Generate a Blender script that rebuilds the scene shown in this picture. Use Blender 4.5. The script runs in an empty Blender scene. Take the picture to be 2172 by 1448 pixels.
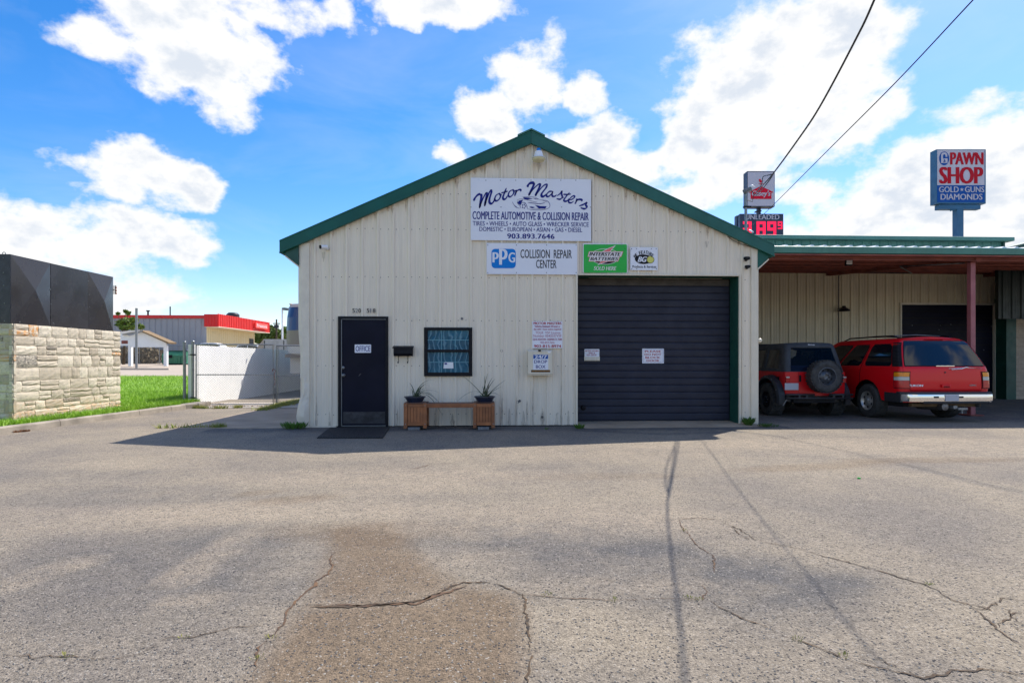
import bpy, math, random
import numpy as np
from mathutils import Vector, Matrix
random.seed(7); rng = np.random.default_rng(7)
S = bpy.context.scene
COL = S.collection
R = math.radians
# ------------------------------------------------------------------ camera
F = 2172*20/36; HOR = 763.0; CH = 1.32; TH = R(2.5); CX, CY = 3.676, -11.32
cd = bpy.data.cameras.new('camera'); cam = bpy.data.objects.new('camera', cd); COL.objects.link(cam)
cd.lens = 20; cd.sensor_width = 36; cd.shift_y = 39/2172; cd.clip_end = 5000; cd.clip_start = 0.05
cam.location = (CX, CY, CH); cam.rotation_euler = (R(90), 0, -TH)
S.camera = cam
RX, RY = math.cos(TH), -math.sin(TH); FX, FY = math.sin(TH), math.cos(TH)
# ------------------------------------------------------------------ exposure
S.view_settings.view_transform = 'Standard'; S.view_settings.look = 'None'
S.view_settings.gamma = 1; S.view_settings.use_curve_mapping = False
S.view_settings.exposure = 0.88
# ------------------------------------------------------------------ sun
SUNV = Vector((3.157, 3.085, 5.83)).normalized()
sl = bpy.data.lights.new('sun', 'SUN'); sl.energy = 3.7; sl.angle = R(0.5); sl.color = (1, .945, .85)
so = bpy.data.objects.new('sun', sl); COL.objects.link(so)
so.rotation_euler = SUNV.to_track_quat('Z', 'Y').to_euler(); so.location = (30, 30, 60)

class NT:
    """tiny node helper"""
    def __init__(s, tree): s.t = tree; s.n = tree.nodes; s.l = tree.links
    def put(s, sock, v):
        if isinstance(v, bpy.types.NodeSocket): s.l.new(v, sock)
        else:
            try: sock.default_value = v
            except Exception:
                sock.default_value = (v, v, v) if isinstance(v, (int, float)) else tuple(v)[:3]
    def node(s, typ, ins=None, **kw):
        n = s.n.new(typ)
        for k, v in kw.items(): setattr(n, k, v)
        for k, v in (ins or {}).items(): s.put(n.inputs[k], v)
        return n
    def m(s, op, a, b=0.0, c=0.0, clamp=False):
        n = s.n.new('ShaderNodeMath'); n.operation = op; n.use_clamp = clamp
        s.put(n.inputs[0], a); s.put(n.inputs[1], b); s.put(n.inputs[2], c); return n.outputs[0]
    def vm(s, op, a, b=(0, 0, 0)):
        n = s.n.new('ShaderNodeVectorMath'); n.operation = op
        s.put(n.inputs[0], a); s.put(n.inputs[1], b)
        return n.outputs[1] if op in ('DOT_PRODUCT', 'LENGTH') else n.outputs[0]
    def noise(s, vec, scale, det=4, rough=.5, dist=0.0, out=0):
        n = s.node('ShaderNodeTexNoise', {'Scale': scale, 'Detail': det, 'Roughness': rough, 'Distortion': dist})
        if vec is not None: s.l.new(vec, n.inputs['Vector'])
        return n.outputs[out]
    def mapr(s, v, a, b, c=0.0, d=1.0, smooth=False):
        n = s.node('ShaderNodeMapRange', {0: v, 1: a, 2: b, 3: c, 4: d})
        if smooth: n.interpolation_type = 'SMOOTHSTEP'
        return n.outputs[0]
    def mix(s, f, a, b, mode='MIX'):
        n = s.n.new('ShaderNodeMix'); n.data_type = 'RGBA'; n.blend_type = mode
        s.put(n.inputs[0], f)
        for i, v in ((6, a), (7, b)):
            if isinstance(v, bpy.types.NodeSocket): s.l.new(v, n.inputs[i])
            else: n.inputs[i].default_value = (*v[:3], 1)
        return n.outputs[2]

def dirpx(px, py):
    v = Vector(((px-1086)/F*RX+FX, (px-1086)/F*RY+FY, (HOR-py)/F)); return v.normalized()
# ------------------------------------------------------------------ world: Nishita sky with clouds
W = bpy.data.worlds.new('World'); S.world = W; W.use_nodes = True
t = NT(W.node_tree); t.n.clear()
sky = t.node('ShaderNodeTexSky', sky_type='NISHITA', sun_disc=False, sun_elevation=math.asin(SUNV.z),
             sun_rotation=math.atan2(SUNV.x, SUNV.y), altitude=100, air_density=1.0, dust_density=0.6, ozone_density=1.6)
tc = t.node('ShaderNodeTexCoord').outputs['Generated']
dirv = t.vm('NORMALIZE', tc)
# warp the look-up direction so that cloud outlines are billowy
wn = t.node('ShaderNodeTexNoise', {'Scale': 14.0, 'Detail': 4.0, 'Roughness': .6}); t.l.new(dirv, wn.inputs['Vector'])
wv = t.vm('SCALE', t.vm('SUBTRACT', wn.outputs['Color'], (.5, .5, .5))); wv.node.inputs['Scale'].default_value = .045
dw = t.vm('ADD', dirv, wv)
# cloud banks: (px, py) of a direction, horizontal and vertical angular radius, strength, tilt
banks = [(405, 75, .125, .085, 1.1), (340, 25, .085, .05, .95), (480, 165, .065, .065, .95), (600, 25, .10, .035, .85), (225, 85, .055, .03, .75), (712, 22, .03, .03, .7),
         (920, 8, .125, .032, 1.1), (1120, 170, .065, .07, 1.0), (1050, 245, .06, .05, .9), (1165, 125, .035, .045, .8), (1228, 205, .040, .04, .85), (950, 325, .032, .026, .75),
         (1250, 315, .09, .055, 1.05), (1330, 350, .06, .04, .95),
         (1600, 235, .13, .14, 1.2), (1700, 165, .12, .115, 1.2), (1800, 120, .08, .08, 1.05), (1530, 330, .10, .08, 1.05), (1850, 235, .045, .04, .7), (1460, 405, .06, .035, .8),
         (2000, 400, .14, .075, 1.15), (2130, 340, .10, .08, 1.1), (1900, 470, .17, .055, 1.1), (2100, 480, .17, .08, 1.15), (2060, 235, .055, .022, .8), (1700, 415, .09, .025, .6),
         (300, 365, .085, .045, .95), (385, 395, .055, .04, .85), (158, 342, .033, .018, .75), (225, 350, .045, .03, .75),
         (90, 520, .16, .055, .95), (290, 500, .11, .045, 1.0), (380, 530, .055, .03, .9), (110, 600, .16, .06, .8), (255, 640, .06, .045, .8), (0, 450, .03, .035, .7), (60, 460, .08, .025, .6)]
acc = None
for (px, py, rx, ry, st) in banks:
    c = dirpx(px, py)
    d = t.vm('SUBTRACT', dw, tuple(c))
    # split the offset in horizontal and vertical parts and weigh them
    up = Vector((0, 0, 1)) - c*c.z; up.normalize(); ri = c.cross(up)
    a = t.m('DIVIDE', t.vm('DOT_PRODUCT', d, tuple(ri)), rx); b = t.m('DIVIDE', t.vm('DOT_PRODUCT', d, tuple(up)), ry)
    q = t.m('ADD', t.m('MULTIPLY', a, a), t.m('MULTIPLY', b, b))
    v = t.m('MULTIPLY', t.m('SUBTRACT', 1.0, t.m('MULTIPLY', q, .85)), st)
    acc = v if acc is None else t.m('MAXIMUM', acc, v)
acc = t.m('MAXIMUM', acc, -.6)
stretch = t.vm('MULTIPLY', dirv, (1, 1, 1.5))
fb = t.noise(stretch, 13.0, 10, .60, .0)
fb2 = t.noise(t.vm('ADD', stretch, (.010, .008, .040)), 13.0, 6, .58, .0)
big = t.noise(stretch, 2.2, 5, .55, .2)
ahead = t.vm('DOT_PRODUCT', dirv, (FX, FY, .25))
gen = t.m('ADD', t.mapr(big, .46, .62, -.55, .9), t.mapr(ahead, .25, .7, 0, -1.8))     # broken cloud goes on outside the view
acc = t.m('MAXIMUM', acc, gen)
dens = t.m('ADD', acc, t.m('MULTIPLY', t.m('SUBTRACT', fb, .5), 3.0))
dens2 = t.m('ADD', acc, t.m('MULTIPLY', t.m('SUBTRACT', fb2, .5), 3.0))
alpha = t.mapr(dens, -.04, .70, 0, 1, True)
thin = t.m('MULTIPLY', t.mapr(t.noise(t.vm('MULTIPLY', dirv, (1.0, 1.6, 3.0)), 3.0, 5, .6, .5), .45, .8, 0, .30), t.mapr(t.vm('DOT_PRODUCT', dirv, (0, 0, 1)), .0, .35, 1.0, .5))
alpha = t.m('MAXIMUM', alpha, thin)
lit = t.mapr(t.m('SUBTRACT', dens, t.m('MULTIPLY', dens2, .55)), .05, 1.0, 0.0, 1.0)
core = t.mapr(fb2, .44, .64, 0, 1, True)
shade = t.m('MULTIPLY', core, t.mapr(dens, .5, 1.1, 0, 1, True))
ccol = t.mix(shade, (1.0, 1.0, 1.0), (.72, .78, .87))
skyc = t.node('ShaderNodeHueSaturation', {'Saturation': 1.42, 'Value': 1.08, 'Color': t.mix(1.0, sky.outputs[0], (1.0, .985, 1.06), 'MULTIPLY')}).outputs[0]
cl = t.node('ShaderNodeVectorMath', operation='SCALE'); t.l.new(ccol, cl.inputs[0]); cl.inputs['Scale'].default_value = 5.4
final = t.mix(alpha, skyc, cl.outputs[0])
bg = t.node('ShaderNodeBackground', {'Color': final, 'Strength': .105})
wo = t.node('ShaderNodeOutputWorld'); t.l.new(bg.outputs[0], wo.inputs[0])
W.cycles.sampling_method = 'MANUAL'; W.cycles.sample_map_resolution = 512

# ================================================================== helpers
def at(px, py, d):
    X = (px-1086)/F*d
    return Vector((CX+X*RX+d*FX, CY+X*RY+d*FY, CH+(HOR-py)/F*d))
def ray(px): return ((px-1086)/F*RX+FX, (px-1086)/F*RY+FY)
def onv(px, py, v=0.0):
    dx, dy = ray(px); k = (v-CY)/dy
    return CX+k*dx, CH+(HOR-py)/F*k
def onu(px, py, u):
    dx, dy = ray(px); k = (u-CX)/dx
    return CY+k*dy, CH+(HOR-py)/F*k
def gnd(px, py, z=0.0): return at(px, py, F*(CH-z)/(py-HOR))
def tag(o, label=None, cat=None, group=None, kind=None):
    if label: o['label'] = label
    if cat: o['category'] = cat
    if group: o['group'] = group
    if kind: o['kind'] = kind
    return o
def thing(name, label, cat, loc, group=None, rot=0.0, local=False):
    o = bpy.data.objects.new(name, None); COL.objects.link(o); o.empty_display_size = .2
    o.location = loc; o.rotation_euler = (0, 0, rot)
    LOCAL[o.name] = local
    return tag(o, label, cat, group)
LOCAL = {}; ORG = {}
class MB:
    def __init__(s): s.v = []; s.f = []
    def add(s, vs, fs):
        n = len(s.v); s.v += [tuple(x) for x in vs]; s.f += [tuple(i+n for i in f) for f in fs]; return s
    def box(s, x0, x1, y0, y1, z0, z1):
        return s.add([(x0,y0,z0),(x1,y0,z0),(x1,y1,z0),(x0,y1,z0),(x0,y0,z1),(x1,y0,z1),(x1,y1,z1),(x0,y1,z1)],
                     [(0,3,2,1),(4,5,6,7),(0,1,5,4),(1,2,6,5),(2,3,7,6),(3,0,4,7)])
    def bar(s, a, b, w, h, up=(0, 0, 1)):
        a = Vector(a); b = Vector(b); d = (b-a).normalized(); u = Vector(up)
        r = d.cross(u); r = r.normalized() if r.length > 1e-6 else Vector((1, 0, 0)); u = r.cross(d)
        vs = [p+r*sx*w/2+u*sz*h/2 for p in (a, b) for sx, sz in ((-1,-1),(1,-1),(1,1),(-1,1))]
        return s.add(vs, [(0,1,2,3),(7,6,5,4),(0,4,5,1),(1,5,6,2),(2,6,7,3),(3,7,4,0)])
    def tube(s, pts, r, n=8, cap=True):
        pts = [Vector(p) for p in pts]; m = len(pts); rs = r if isinstance(r, (list, tuple)) else [r]*m
        vs = []; fs = []; ref = None
        for i, p in enumerate(pts):
            d = (pts[min(i+1, m-1)]-pts[max(i-1, 0)]).normalized()
            if ref is None: ref = Vector((0, 0, 1)) if abs(d.z) < .9 else Vector((1, 0, 0))
            a = d.cross(ref).normalized(); b = a.cross(d).normalized(); ref = b
            for k in range(n):
                q = 2*math.pi*k/n; vs.append(p+(a*math.cos(q)+b*math.sin(q))*rs[i])
        for i in range(m-1):
            for k in range(n):
                fs.append((i*n+k, i*n+(k+1) % n, (i+1)*n+(k+1) % n, (i+1)*n+k))
        if cap: fs += [tuple(range(n))[::-1], tuple(range((m-1)*n, m*n))]
        return s.add(vs, fs)
    def lathe(s, prof, c, axis='z', n=24):      # prof: (radius, height)
        vs = []; fs = []; c = Vector(c)
        for (r, h) in prof:
            for k in range(n):
                q = 2*math.pi*k/n; a, b = r*math.cos(q), r*math.sin(q)
                vs.append(c+Vector({'z': (a, b, h), 'x': (h, a, b), 'y': (b, h, a)}[axis]))
        for i in range(len(prof)-1):
            for k in range(n): fs.append((i*n+k, i*n+(k+1) % n, (i+1)*n+(k+1) % n, (i+1)*n+k))
        return s.add(vs, fs)
    def prism(s, poly, a, b, plane='xz'):       # polygon extruded from a to b along the third axis
        n = len(poly)
        def P(p, h): return {'xz': (p[0], h, p[1]), 'yz': (h, p[0], p[1]), 'xy': (p[0], p[1], h)}[plane]
        vs = [P(p, a) for p in poly]+[P(p, b) for p in poly]
        fs = [tuple(range(n)), tuple(range(n, 2*n))[::-1]]+[(i, i+n, (i+1) % n+n, (i+1) % n) for i in range(n)]
        return s.add(vs, fs)
    def build(s, name, mat, parent=None, smooth=False, bevel=0, solid=0, seg=2, fix=True, keep=False):
        me = bpy.data.meshes.new(name); o = bpy.data.objects.new(name, me); COL.objects.link(o)
        vs = s.v
        if parent is not None:
            o.parent = parent
            if not LOCAL.get(parent.name, False):
                l = ORG.get(parent.name, tuple(parent.location)); vs = [(x-l[0], y-l[1], z-l[2]) for x, y, z in vs]
                ORG[o.name] = l
            else: LOCAL[o.name] = True
        elif not keep:
            a = np.array(vs); l = ((a[:,0].min()+a[:,0].max())/2, (a[:,1].min()+a[:,1].max())/2, a[:,2].min())
            o.location = l; vs = (a-np.array(l)).tolist(); ORG[o.name] = l
        me.from_pydata(vs, [], s.f); me.materials.append(mat)
        if fix:
            import bmesh
            bm = bmesh.new(); bm.from_mesh(me); bmesh.ops.recalc_face_normals(bm, faces=bm.faces); bm.to_mesh(me); bm.free()
        if smooth:
            me.shade_smooth()
            if smooth == 2: me.set_sharp_from_angle(angle=R(35))
        if solid:
            md = o.modifiers.new('solid', 'SOLIDIFY'); md.thickness = solid; md.offset = -1
        if bevel:
            md = o.modifiers.new('bevel', 'BEVEL'); md.width = bevel; md.segments = seg; md.limit_method = 'ANGLE'; md.angle_limit = R(40)
            md.harden_normals = False
        return o
def sheet(name, mat, xs, ys, zf, **kw):
    xs = np.array(xs); ys = np.array(ys); X, Y = np.meshgrid(xs, ys); Z = np.vectorize(zf)(X, Y) if callable(zf) else np.full(X.shape, float(zf))
    nx, ny = len(xs), len(ys)
    v = np.stack([X.ravel(), Y.ravel(), Z.ravel()], 1); i = np.arange(nx*ny).reshape(ny, nx)
    f = np.stack([i[:-1,:-1].ravel(), i[:-1,1:].ravel(), i[1:,1:].ravel(), i[1:,:-1].ravel()], 1)
    me = bpy.data.meshes.new(name); me.from_pydata(v.tolist(), [], f.tolist()); me.materials.append(mat)
    me.shade_smooth()
    o = bpy.data.objects.new(name, me); COL.objects.link(o); o['kind'] = 'structure'; return o

# ------------------------------------------------------------------ materials
def mat(name, col, rough=.6, metal=0.0, var=0.0, vscale=3.0, col2=None, bump=0.0, bscale=40.0, streak=0.0, coat=0.0, spec=.5, rand=0.0, emit=None, det=5):
    m = bpy.data.materials.new(name); m.use_nodes = True; t = NT(m.node_tree)
    p = t.n['Principled BSDF']; tcn = t.node('ShaderNodeTexCoord').outputs['Object']
    base = (*col, 1); p.inputs['Base Color'].default_value = base
    c = None
    if var or col2:
        f = t.noise(tcn, vscale, det, .6)
        f = t.mapr(f, .35, .68)
        c2 = col2 or tuple(x*(1-var) for x in col)
        c = t.mix(f, col, c2)
    if streak:
        sv = t.vm('MULTIPLY', tcn, (9, 9, .35)); f = t.mapr(t.noise(sv, 1.6, 5, .65), .48, .75, 0, streak)
        c = t.mix(f, c if c is not None else col, tuple(x*.55 for x in col))
        sv = t.vm('MULTIPLY', tcn, (30, 30, .8)); f = t.mapr(t.noise(sv, 1.0, 3, .6), .5, .8, 0, streak*.8)
        c = t.mix(f, c, tuple(x*.6 for x in col))
    if rand:
        r = t.node('ShaderNodeObjectInfo').outputs['Random']
        k = t.mapr(r, 0, 1, 1-rand, 1+rand*.4)
        g = t.node('ShaderNodeVectorMath', operation='SCALE'); t.put(g.inputs[0], c if c is not None else col[:3]); t.l.new(k, g.inputs['Scale']); c = g.outputs[0]
    if c is not None: t.l.new(c, p.inputs['Base Color'])
    p.inputs['Roughness'].default_value = rough; p.inputs['Metallic'].default_value = metal
    p.inputs['Coat Weight'].default_value = coat; p.inputs['Coat Roughness'].default_value = .05
    p.inputs['Specular IOR Level'].default_value = spec
    if rough > .2 and not coat:
        rf = t.mapr(t.noise(tcn, vscale*2.3, 3, .5), .3, .7, max(rough-.1, .05), min(rough+.12, 1)); t.l.new(rf, p.inputs['Roughness'])
    if bump:
        b = t.node('ShaderNodeBump', {'Strength': bump, 'Distance': .01}); t.l.new(t.noise(tcn, bscale, 4, .6), b.inputs['Height']); t.l.new(b.outputs[0], p.inputs['Normal'])
    if emit: p.inputs['Emission Color'].default_value = (*emit[:3], 1); p.inputs['Emission Strength'].default_value = emit[3]
    return m
def glassy(name, tint, alpha):
    m = bpy.data.materials.new(name); m.use_nodes = True; t = NT(m.node_tree); t.n.clear()
    g = t.node('ShaderNodeBsdfGlossy', {'Color': (.9, .95, 1, 1), 'Roughness': .02}); tr = t.node('ShaderNodeBsdfTransparent', {'Color': (*tint, 1)})
    fr = t.node('ShaderNodeFresnel', {'IOR': 1.22}); f = t.m('ADD', fr.outputs[0], alpha, clamp=True)
    mx = t.node('ShaderNodeMixShader'); t.l.new(f, mx.inputs[0]); t.l.new(tr.outputs[0], mx.inputs[1]); t.l.new(g.outputs[0], mx.inputs[2])
    o = t.node('ShaderNodeOutputMaterial'); t.l.new(mx.outputs[0], o.inputs[0]); return m
M = {}
M['siding'] = mat('siding', (.80,.715,.585), .5, 0, .06, .8, streak=.27, bump=.15, bscale=3, spec=.3)
M['siding_old'] = mat('siding_old', (.72,.62,.43), .5, 0, .12, 1.2, streak=.55, bump=.1, bscale=4)
M['trim_cream'] = mat('trim_cream', (.72,.65,.52), .45, 0, .12, 2, streak=.2)
M['trim_dent'] = mat('trim_dent', (.72,.65,.54), .4, 0, .12, 4, bump=.9, bscale=9)
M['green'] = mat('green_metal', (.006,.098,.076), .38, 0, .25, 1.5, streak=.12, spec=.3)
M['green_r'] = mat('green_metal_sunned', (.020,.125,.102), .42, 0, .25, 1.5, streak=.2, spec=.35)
M['green_light'] = mat('green_faded', (.065,.225,.185), .42, 0, .2, 1.2, streak=.35)
M['green_dark'] = mat('green_paint', (.010,.075,.055), .5, 0, .3, 3)
M['navy'] = mat('charcoal_door', (.027,.029,.047), .5, 0, .25, 2.0, bump=.08, bscale=90, spec=.25)
M['navy_dust'] = mat('charcoal_dust', (.085,.075,.068), .7, 0, .45, 4, spec=.2)
M['officedoor'] = mat('office_door', (.007,.008,.022), .5, 0, .4, 1.2, bump=.04, bscale=120, spec=.14)
M['black'] = mat('black_trim', (.007,.007,.011), .5, 0, .3, 6, spec=.2)
M['rubber'] = mat('rubber', (.028,.028,.030), .75, 0, .45, 12, bump=.4, bscale=60)
M['tyre'] = mat('tyre', (.022,.023,.025), .7, 0, .6, 9, col2=(.055,.055,.055), bump=.4, bscale=70)
M['steel'] = mat('galvanised', (.27,.28,.29), .45, .6, .25, 12)
M['zinc'] = mat('zinc_wire', (.30,.31,.32), .5, .4, .2, 20)
M['chrome'] = mat('chrome', (.75,.75,.76), .12, 1.0)
M['alu'] = mat('brushed_plate', (.20,.20,.21), .4, .8, .5, 14)
M['darkmetal'] = mat('dark_metal', (.05,.052,.058), .4, .6, .3, 10)
M['white'] = mat('white_paint', (.78,.79,.82), .45, 0, .06, 3)
M['signwhite'] = mat('sign_white', (.74,.755,.83), .35, 0, .05, 1.5)
M['blueink'] = mat('blue_ink', (.012,.020,.20), .4, spec=.15)
M['darkink'] = mat('dark_ink', (.006,.007,.012), .5, spec=.2)
M['inkred'] = mat('red_ink', (.45,.012,.03), .5, 0, .2, 20, spec=.15)
M['inkfade'] = mat('faded_ink', (.42,.06,.13), .5, 0, .3, 30, col2=(.45,.22,.30), spec=.15)
M['ppgblue'] = mat('logo_blue', (.004,.19,.62), .35, spec=.15)
M['sgreen'] = mat('sign_green', (.0,.42,.035), .35, 0, .12, 1.5)
M['pink'] = mat('faded_red', (.72,.16,.16), .45)
M['pale'] = mat('pale_band', (.70,.66,.66), .45)
M['yellow'] = mat('yellow_print', (.62,.60,.12), .4)
M['wood'] = mat('cedar', (.42,.15,.05), .55, 0, .5, 5, col2=(.24,.085,.03), streak=.3, rand=.25, bump=.2, bscale=30)
M['woodgrey'] = mat('weathered_seat', (.20,.10,.07), .6, 0, .3, 6, rand=.2)
M['block'] = mat('grey_block', (.20,.20,.205), .9, 0, .3, 20, bump=.5, bscale=60)
M['pot'] = mat('blue_pot', (.016,.024,.055), .35, 0, .3, 8)
M['soil'] = mat('soil', (.03,.02,.012), .95, 0, .5, 30, bump=1, bscale=60)
M['leaf'] = mat('yucca_leaf', (.055,.085,.035), .5, 0, .4, 8, rand=.5)
M['weed'] = mat('weed_green', (.09,.21,.025), .6, 0, .3, 20, rand=.4)
M['dryweed'] = mat('dry_weed', (.34,.30,.06), .7, 0, .4, 10, col2=(.16,.24,.04))
M['dryleaf'] = mat('dry_leaf', (.26,.10,.03), .8, 0, .5, 20)
M['concrete'] = mat('concrete', (.42,.32,.225), .85, 0, .35, 1.4, bump=.35, bscale=40)
M['concretelit'] = mat('pale_concrete', (.46,.40,.33), .9, 0, .15, .5, bump=.3, bscale=30)
M['kerb'] = mat('kerb_concrete', (.36,.31,.25), .9, 0, .45, 2.2, bump=.5, bscale=25)
M['mortar'] = mat('mortar', (.56,.48,.36), .95, 0, .3, 12, bump=.8, bscale=60)
M['cabinet'] = mat('cabinet_black', (.030,.028,.032), .26, 0, .2, 1.0, det=2)
M['cabinet_end'] = mat('cabinet_end', (.006,.007,.014), .3, 0, .3, 3)
M['red'] = mat('car_red', (.66,.004,.010), .35, .0, coat=.35, spec=.25)
M['jeepred'] = mat('jeep_red', (.62,.006,.012), .4, 0, .1, 5, coat=.3, spec=.25)
M['glass_dark'] = mat('tinted_glass', (.006,.008,.012), .04, 0, spec=.5, coat=.25)
M['glass_clear'] = glassy('clear_vinyl', (.55,.57,.60), .0)
M['softtop'] = mat('soft_top_cloth', (.046,.052,.062), .75, 0, .35, 4, bump=.3, bscale=18)
M['plastic'] = mat('black_plastic', (.025,.028,.034), .5, 0, .3, 8)
M['amber'] = mat('amber_lens', (.75,.25,.01), .15, coat=.2, spec=.3)
M['redlens'] = mat('red_lens', (.45,.01,.015), .12, coat=.2, spec=.3)
M['clearlens'] = mat('clear_lens', (.45,.45,.42), .12, coat=.2, spec=.3)
M['plate'] = mat('licence_plate', (.42,.43,.48), .5)
M['interior'] = mat('interior', (.012,.012,.016), .8)
M['rust'] = mat('rust_primer', (.32,.085,.055), .7, 0, .45, 2.5, col2=(.18,.05,.04))
M['darkrust'] = mat('dark_deck', (.085,.03,.025), .8, 0, .5, 1.5)
M['purple'] = mat('faded_column', (.36,.115,.125), .55, 0, .25, 3, streak=.3)
M['brick'] = mat('painted_brick', (.46,.38,.30), .85, 0, .2, 9, rand=.15, bump=.5, bscale=40)
M['asphaltdark'] = mat('crack_fill', (.035,.028,.022), .95, 0, .5, 14, col2=(.11,.065,.03))
M['crackbrown'] = mat('crack_soil', (.16,.085,.04), .95, 0, .5, 9, col2=(.04,.03,.025))
M['grey_siding'] = mat('grey_siding', (.36,.36,.38), .55, 0, .1, .3)
M['yellow_siding'] = mat('yellow_siding', (.62,.52,.30), .55, 0, .08, .3)
M['redfascia'] = mat('red_fascia', (.72,.02,.018), .45, 0, .1, .5)
M['redsign'] = mat('red_sign_box', (.9,.07,.05), .4)
M['roofgrey'] = mat('shed_roof', (.30,.28,.24), .8, 0, .3, 1)
M['brownedge'] = mat('brown_edge', (.20,.13,.06), .8)
M['dumpster'] = mat('dumpster_green', (.012,.12,.06), .5, 0, .4, 1.5, col2=(.04,.20,.12))
M['brush'] = mat('dry_brush', (.27,.21,.12), .95, 0, .5, 1.2, rand=.3)
M['treeleaf'] = mat('tree_leaf', (.09,.17,.022), .6, 0, .5, .8, col2=(.20,.26,.03), rand=.3)
M['bark'] = mat('bark', (.10,.075,.05), .9, 0, .4, 6, bump=.6, bscale=20)
M['blockwall'] = mat('weathered_block', (.47,.46,.45), .9, 0, .3, 1.5)
M['signblue'] = mat('pole_blue', (.02,.13,.27), .45, 0, .25, 1)
M['facewhite'] = mat('face_white', (.50,.49,.58), .4, 0, .05, 1)
M['faceblue'] = mat('face_blue', (.005,.075,.33), .4, spec=.15)
M['navyframe'] = mat('navy_frame', (.022,.040,.085), .45, 0, .2, 1)
M['crimson'] = mat('crimson', (.62,.008,.035), .45, spec=.15)
M['maroon'] = mat('maroon_letters', (.46,.006,.02), .4, spec=.15)
M['led'] = mat('led_red', (.3,.0,.03), .5, emit=(1.0, .01, .06, .75))
M['campwhite'] = mat('camper_white', (.62,.60,.56), .35, 0, .1, 1, coat=.3)
M['campblue'] = mat('camper_blue', (.012,.035,.12), .3, coat=.4)
M['camptan'] = mat('camper_tan', (.22,.18,.15), .4)
M['lampglass'] = mat('lamp_glass', (.55,.50,.30), .25, coat=.5)
M['wire'] = mat('cable_black', (.02,.02,.022), .6)
M['ground'] = mat('far_ground', (.26,.23,.18), .95, 0, .35, .08)
M['fardrive'] = mat('tan_paving', (.42,.345,.27), .9, 0, .12, .12, bump=.2, bscale=8)
def special():
    # limestone, each stone tinted by its own random number
    m = bpy.data.materials.new('limestone'); m.use_nodes = True; t = NT(m.node_tree); p = t.n['Principled BSDF']
    o = t.node('ShaderNodeTexCoord').outputs['Object']; inf = t.node('ShaderNodeObjectInfo'); r = inf.outputs['Random']
    off = t.node('ShaderNodeVectorMath', operation='SCALE'); t.l.new(inf.outputs['Location'], off.inputs[0]); off.inputs['Scale'].default_value = 1.0
    v = t.vm('ADD', o, off.outputs[0])
    r2 = t.m('FRACT', t.m('MULTIPLY', r, 17.3)); base = t.mix(t.mapr(r2, 0, 1), (.42,.35,.26), (.68,.60,.47))
    base = t.mix(t.mapr(t.noise(v, 6, 5, .7), .47, .75, 0, .8), base, (.27,.25,.23))
    base = t.mix(t.m('MULTIPLY', t.m('GREATER_THAN', r, .955), t.mapr(t.noise(v, 5, 3), .4, .6)), base, (.60,.28,.09))
    base = t.mix(t.m('MULTIPLY', t.m('LESS_THAN', r, .05), t.mapr(t.noise(v, 9, 5, .7), .35, .6)), base, (.12,.11,.10))
    zz = t.node('ShaderNodeSeparateXYZ'); t.l.new(inf.outputs['Location'], zz.inputs[0])
    base = t.mix(t.m('MULTIPLY', t.mapr(zz.outputs[2], .5, .15, 0, .75), t.mapr(t.noise(v, 4, 4), .4, .65)), base, (.60,.33,.16))
    t.l.new(base, p.inputs['Base Color']); p.inputs['Roughness'].default_value = .9
    b = t.node('ShaderNodeBump', {'Strength': .55, 'Distance': .015}); t.l.new(t.noise(v, 22, 6, .65), b.inputs['Height']); t.l.new(b.outputs[0], p.inputs['Normal'])
    M['stone'] = m
    # weathered asphalt with stains and some painted shade held in vertex attributes
    m = bpy.data.materials.new('asphalt'); m.use_nodes = True; t = NT(m.node_tree); p = t.n['Principled BSDF']
    o = t.node('ShaderNodeTexCoord').outputs['Object']
    A = lambda n: t.node('ShaderNodeAttribute', attribute_name=n).outputs['Fac']
    n1 = t.noise(o, .55, 7, .62, .3); n2 = t.noise(o, 3.2, 9, .72)
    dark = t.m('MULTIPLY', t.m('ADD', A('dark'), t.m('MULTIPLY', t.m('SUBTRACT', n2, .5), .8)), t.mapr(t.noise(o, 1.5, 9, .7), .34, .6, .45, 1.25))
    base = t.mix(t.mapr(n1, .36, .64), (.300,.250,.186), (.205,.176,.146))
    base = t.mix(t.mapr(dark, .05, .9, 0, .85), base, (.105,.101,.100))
    brown = t.m('ADD', A('brown'), t.m('MULTIPLY', t.m('SUBTRACT', n2, .5), .6))
    base = t.mix(t.mapr(brown, .1, .8, 0, .75), base, (.175,.120,.072))
    lt = t.m('MULTIPLY', t.m('ADD', A('light'), t.m('MULTIPLY', t.m('SUBTRACT', n2, .5), .9)), t.mapr(t.noise(o, 5, 8, .75), .36, .6, .35, 1.1))
    base = t.mix(t.mapr(lt, .1, .8, 0, .7), base, (.35,.285,.21))
    vo = t.node('ShaderNodeTexVoronoi', {'Scale': 120.0, 'Randomness': 1.0}); t.l.new(o, vo.inputs['Vector'])
    sp = t.node('ShaderNodeSeparateColor'); t.l.new(vo.outputs['Color'], sp.inputs[0])
    gr = t.m('ADD', t.m('MULTIPLY', t.noise(o, 30, 6, .8), .55), t.m('MULTIPLY', t.noise(o, 85, 4, .7), .45)); g2 = t.noise(o, 9, 6, .7)
    k = t.m('MULTIPLY', t.mapr(sp.outputs[0], 0, 1, .80, 1.20), t.m('MULTIPLY', t.mapr(gr, .36, .64, .50, 1.50), t.mapr(g2, .3, .7, .86, 1.14)))
    g = t.node('ShaderNodeVectorMath', operation='SCALE'); t.l.new(base, g.inputs[0]); t.l.new(k, g.inputs['Scale'])
    c = t.mix(t.m('GREATER_THAN', sp.outputs[1], .98), g.outputs[0], (.36,.32,.27))
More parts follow.
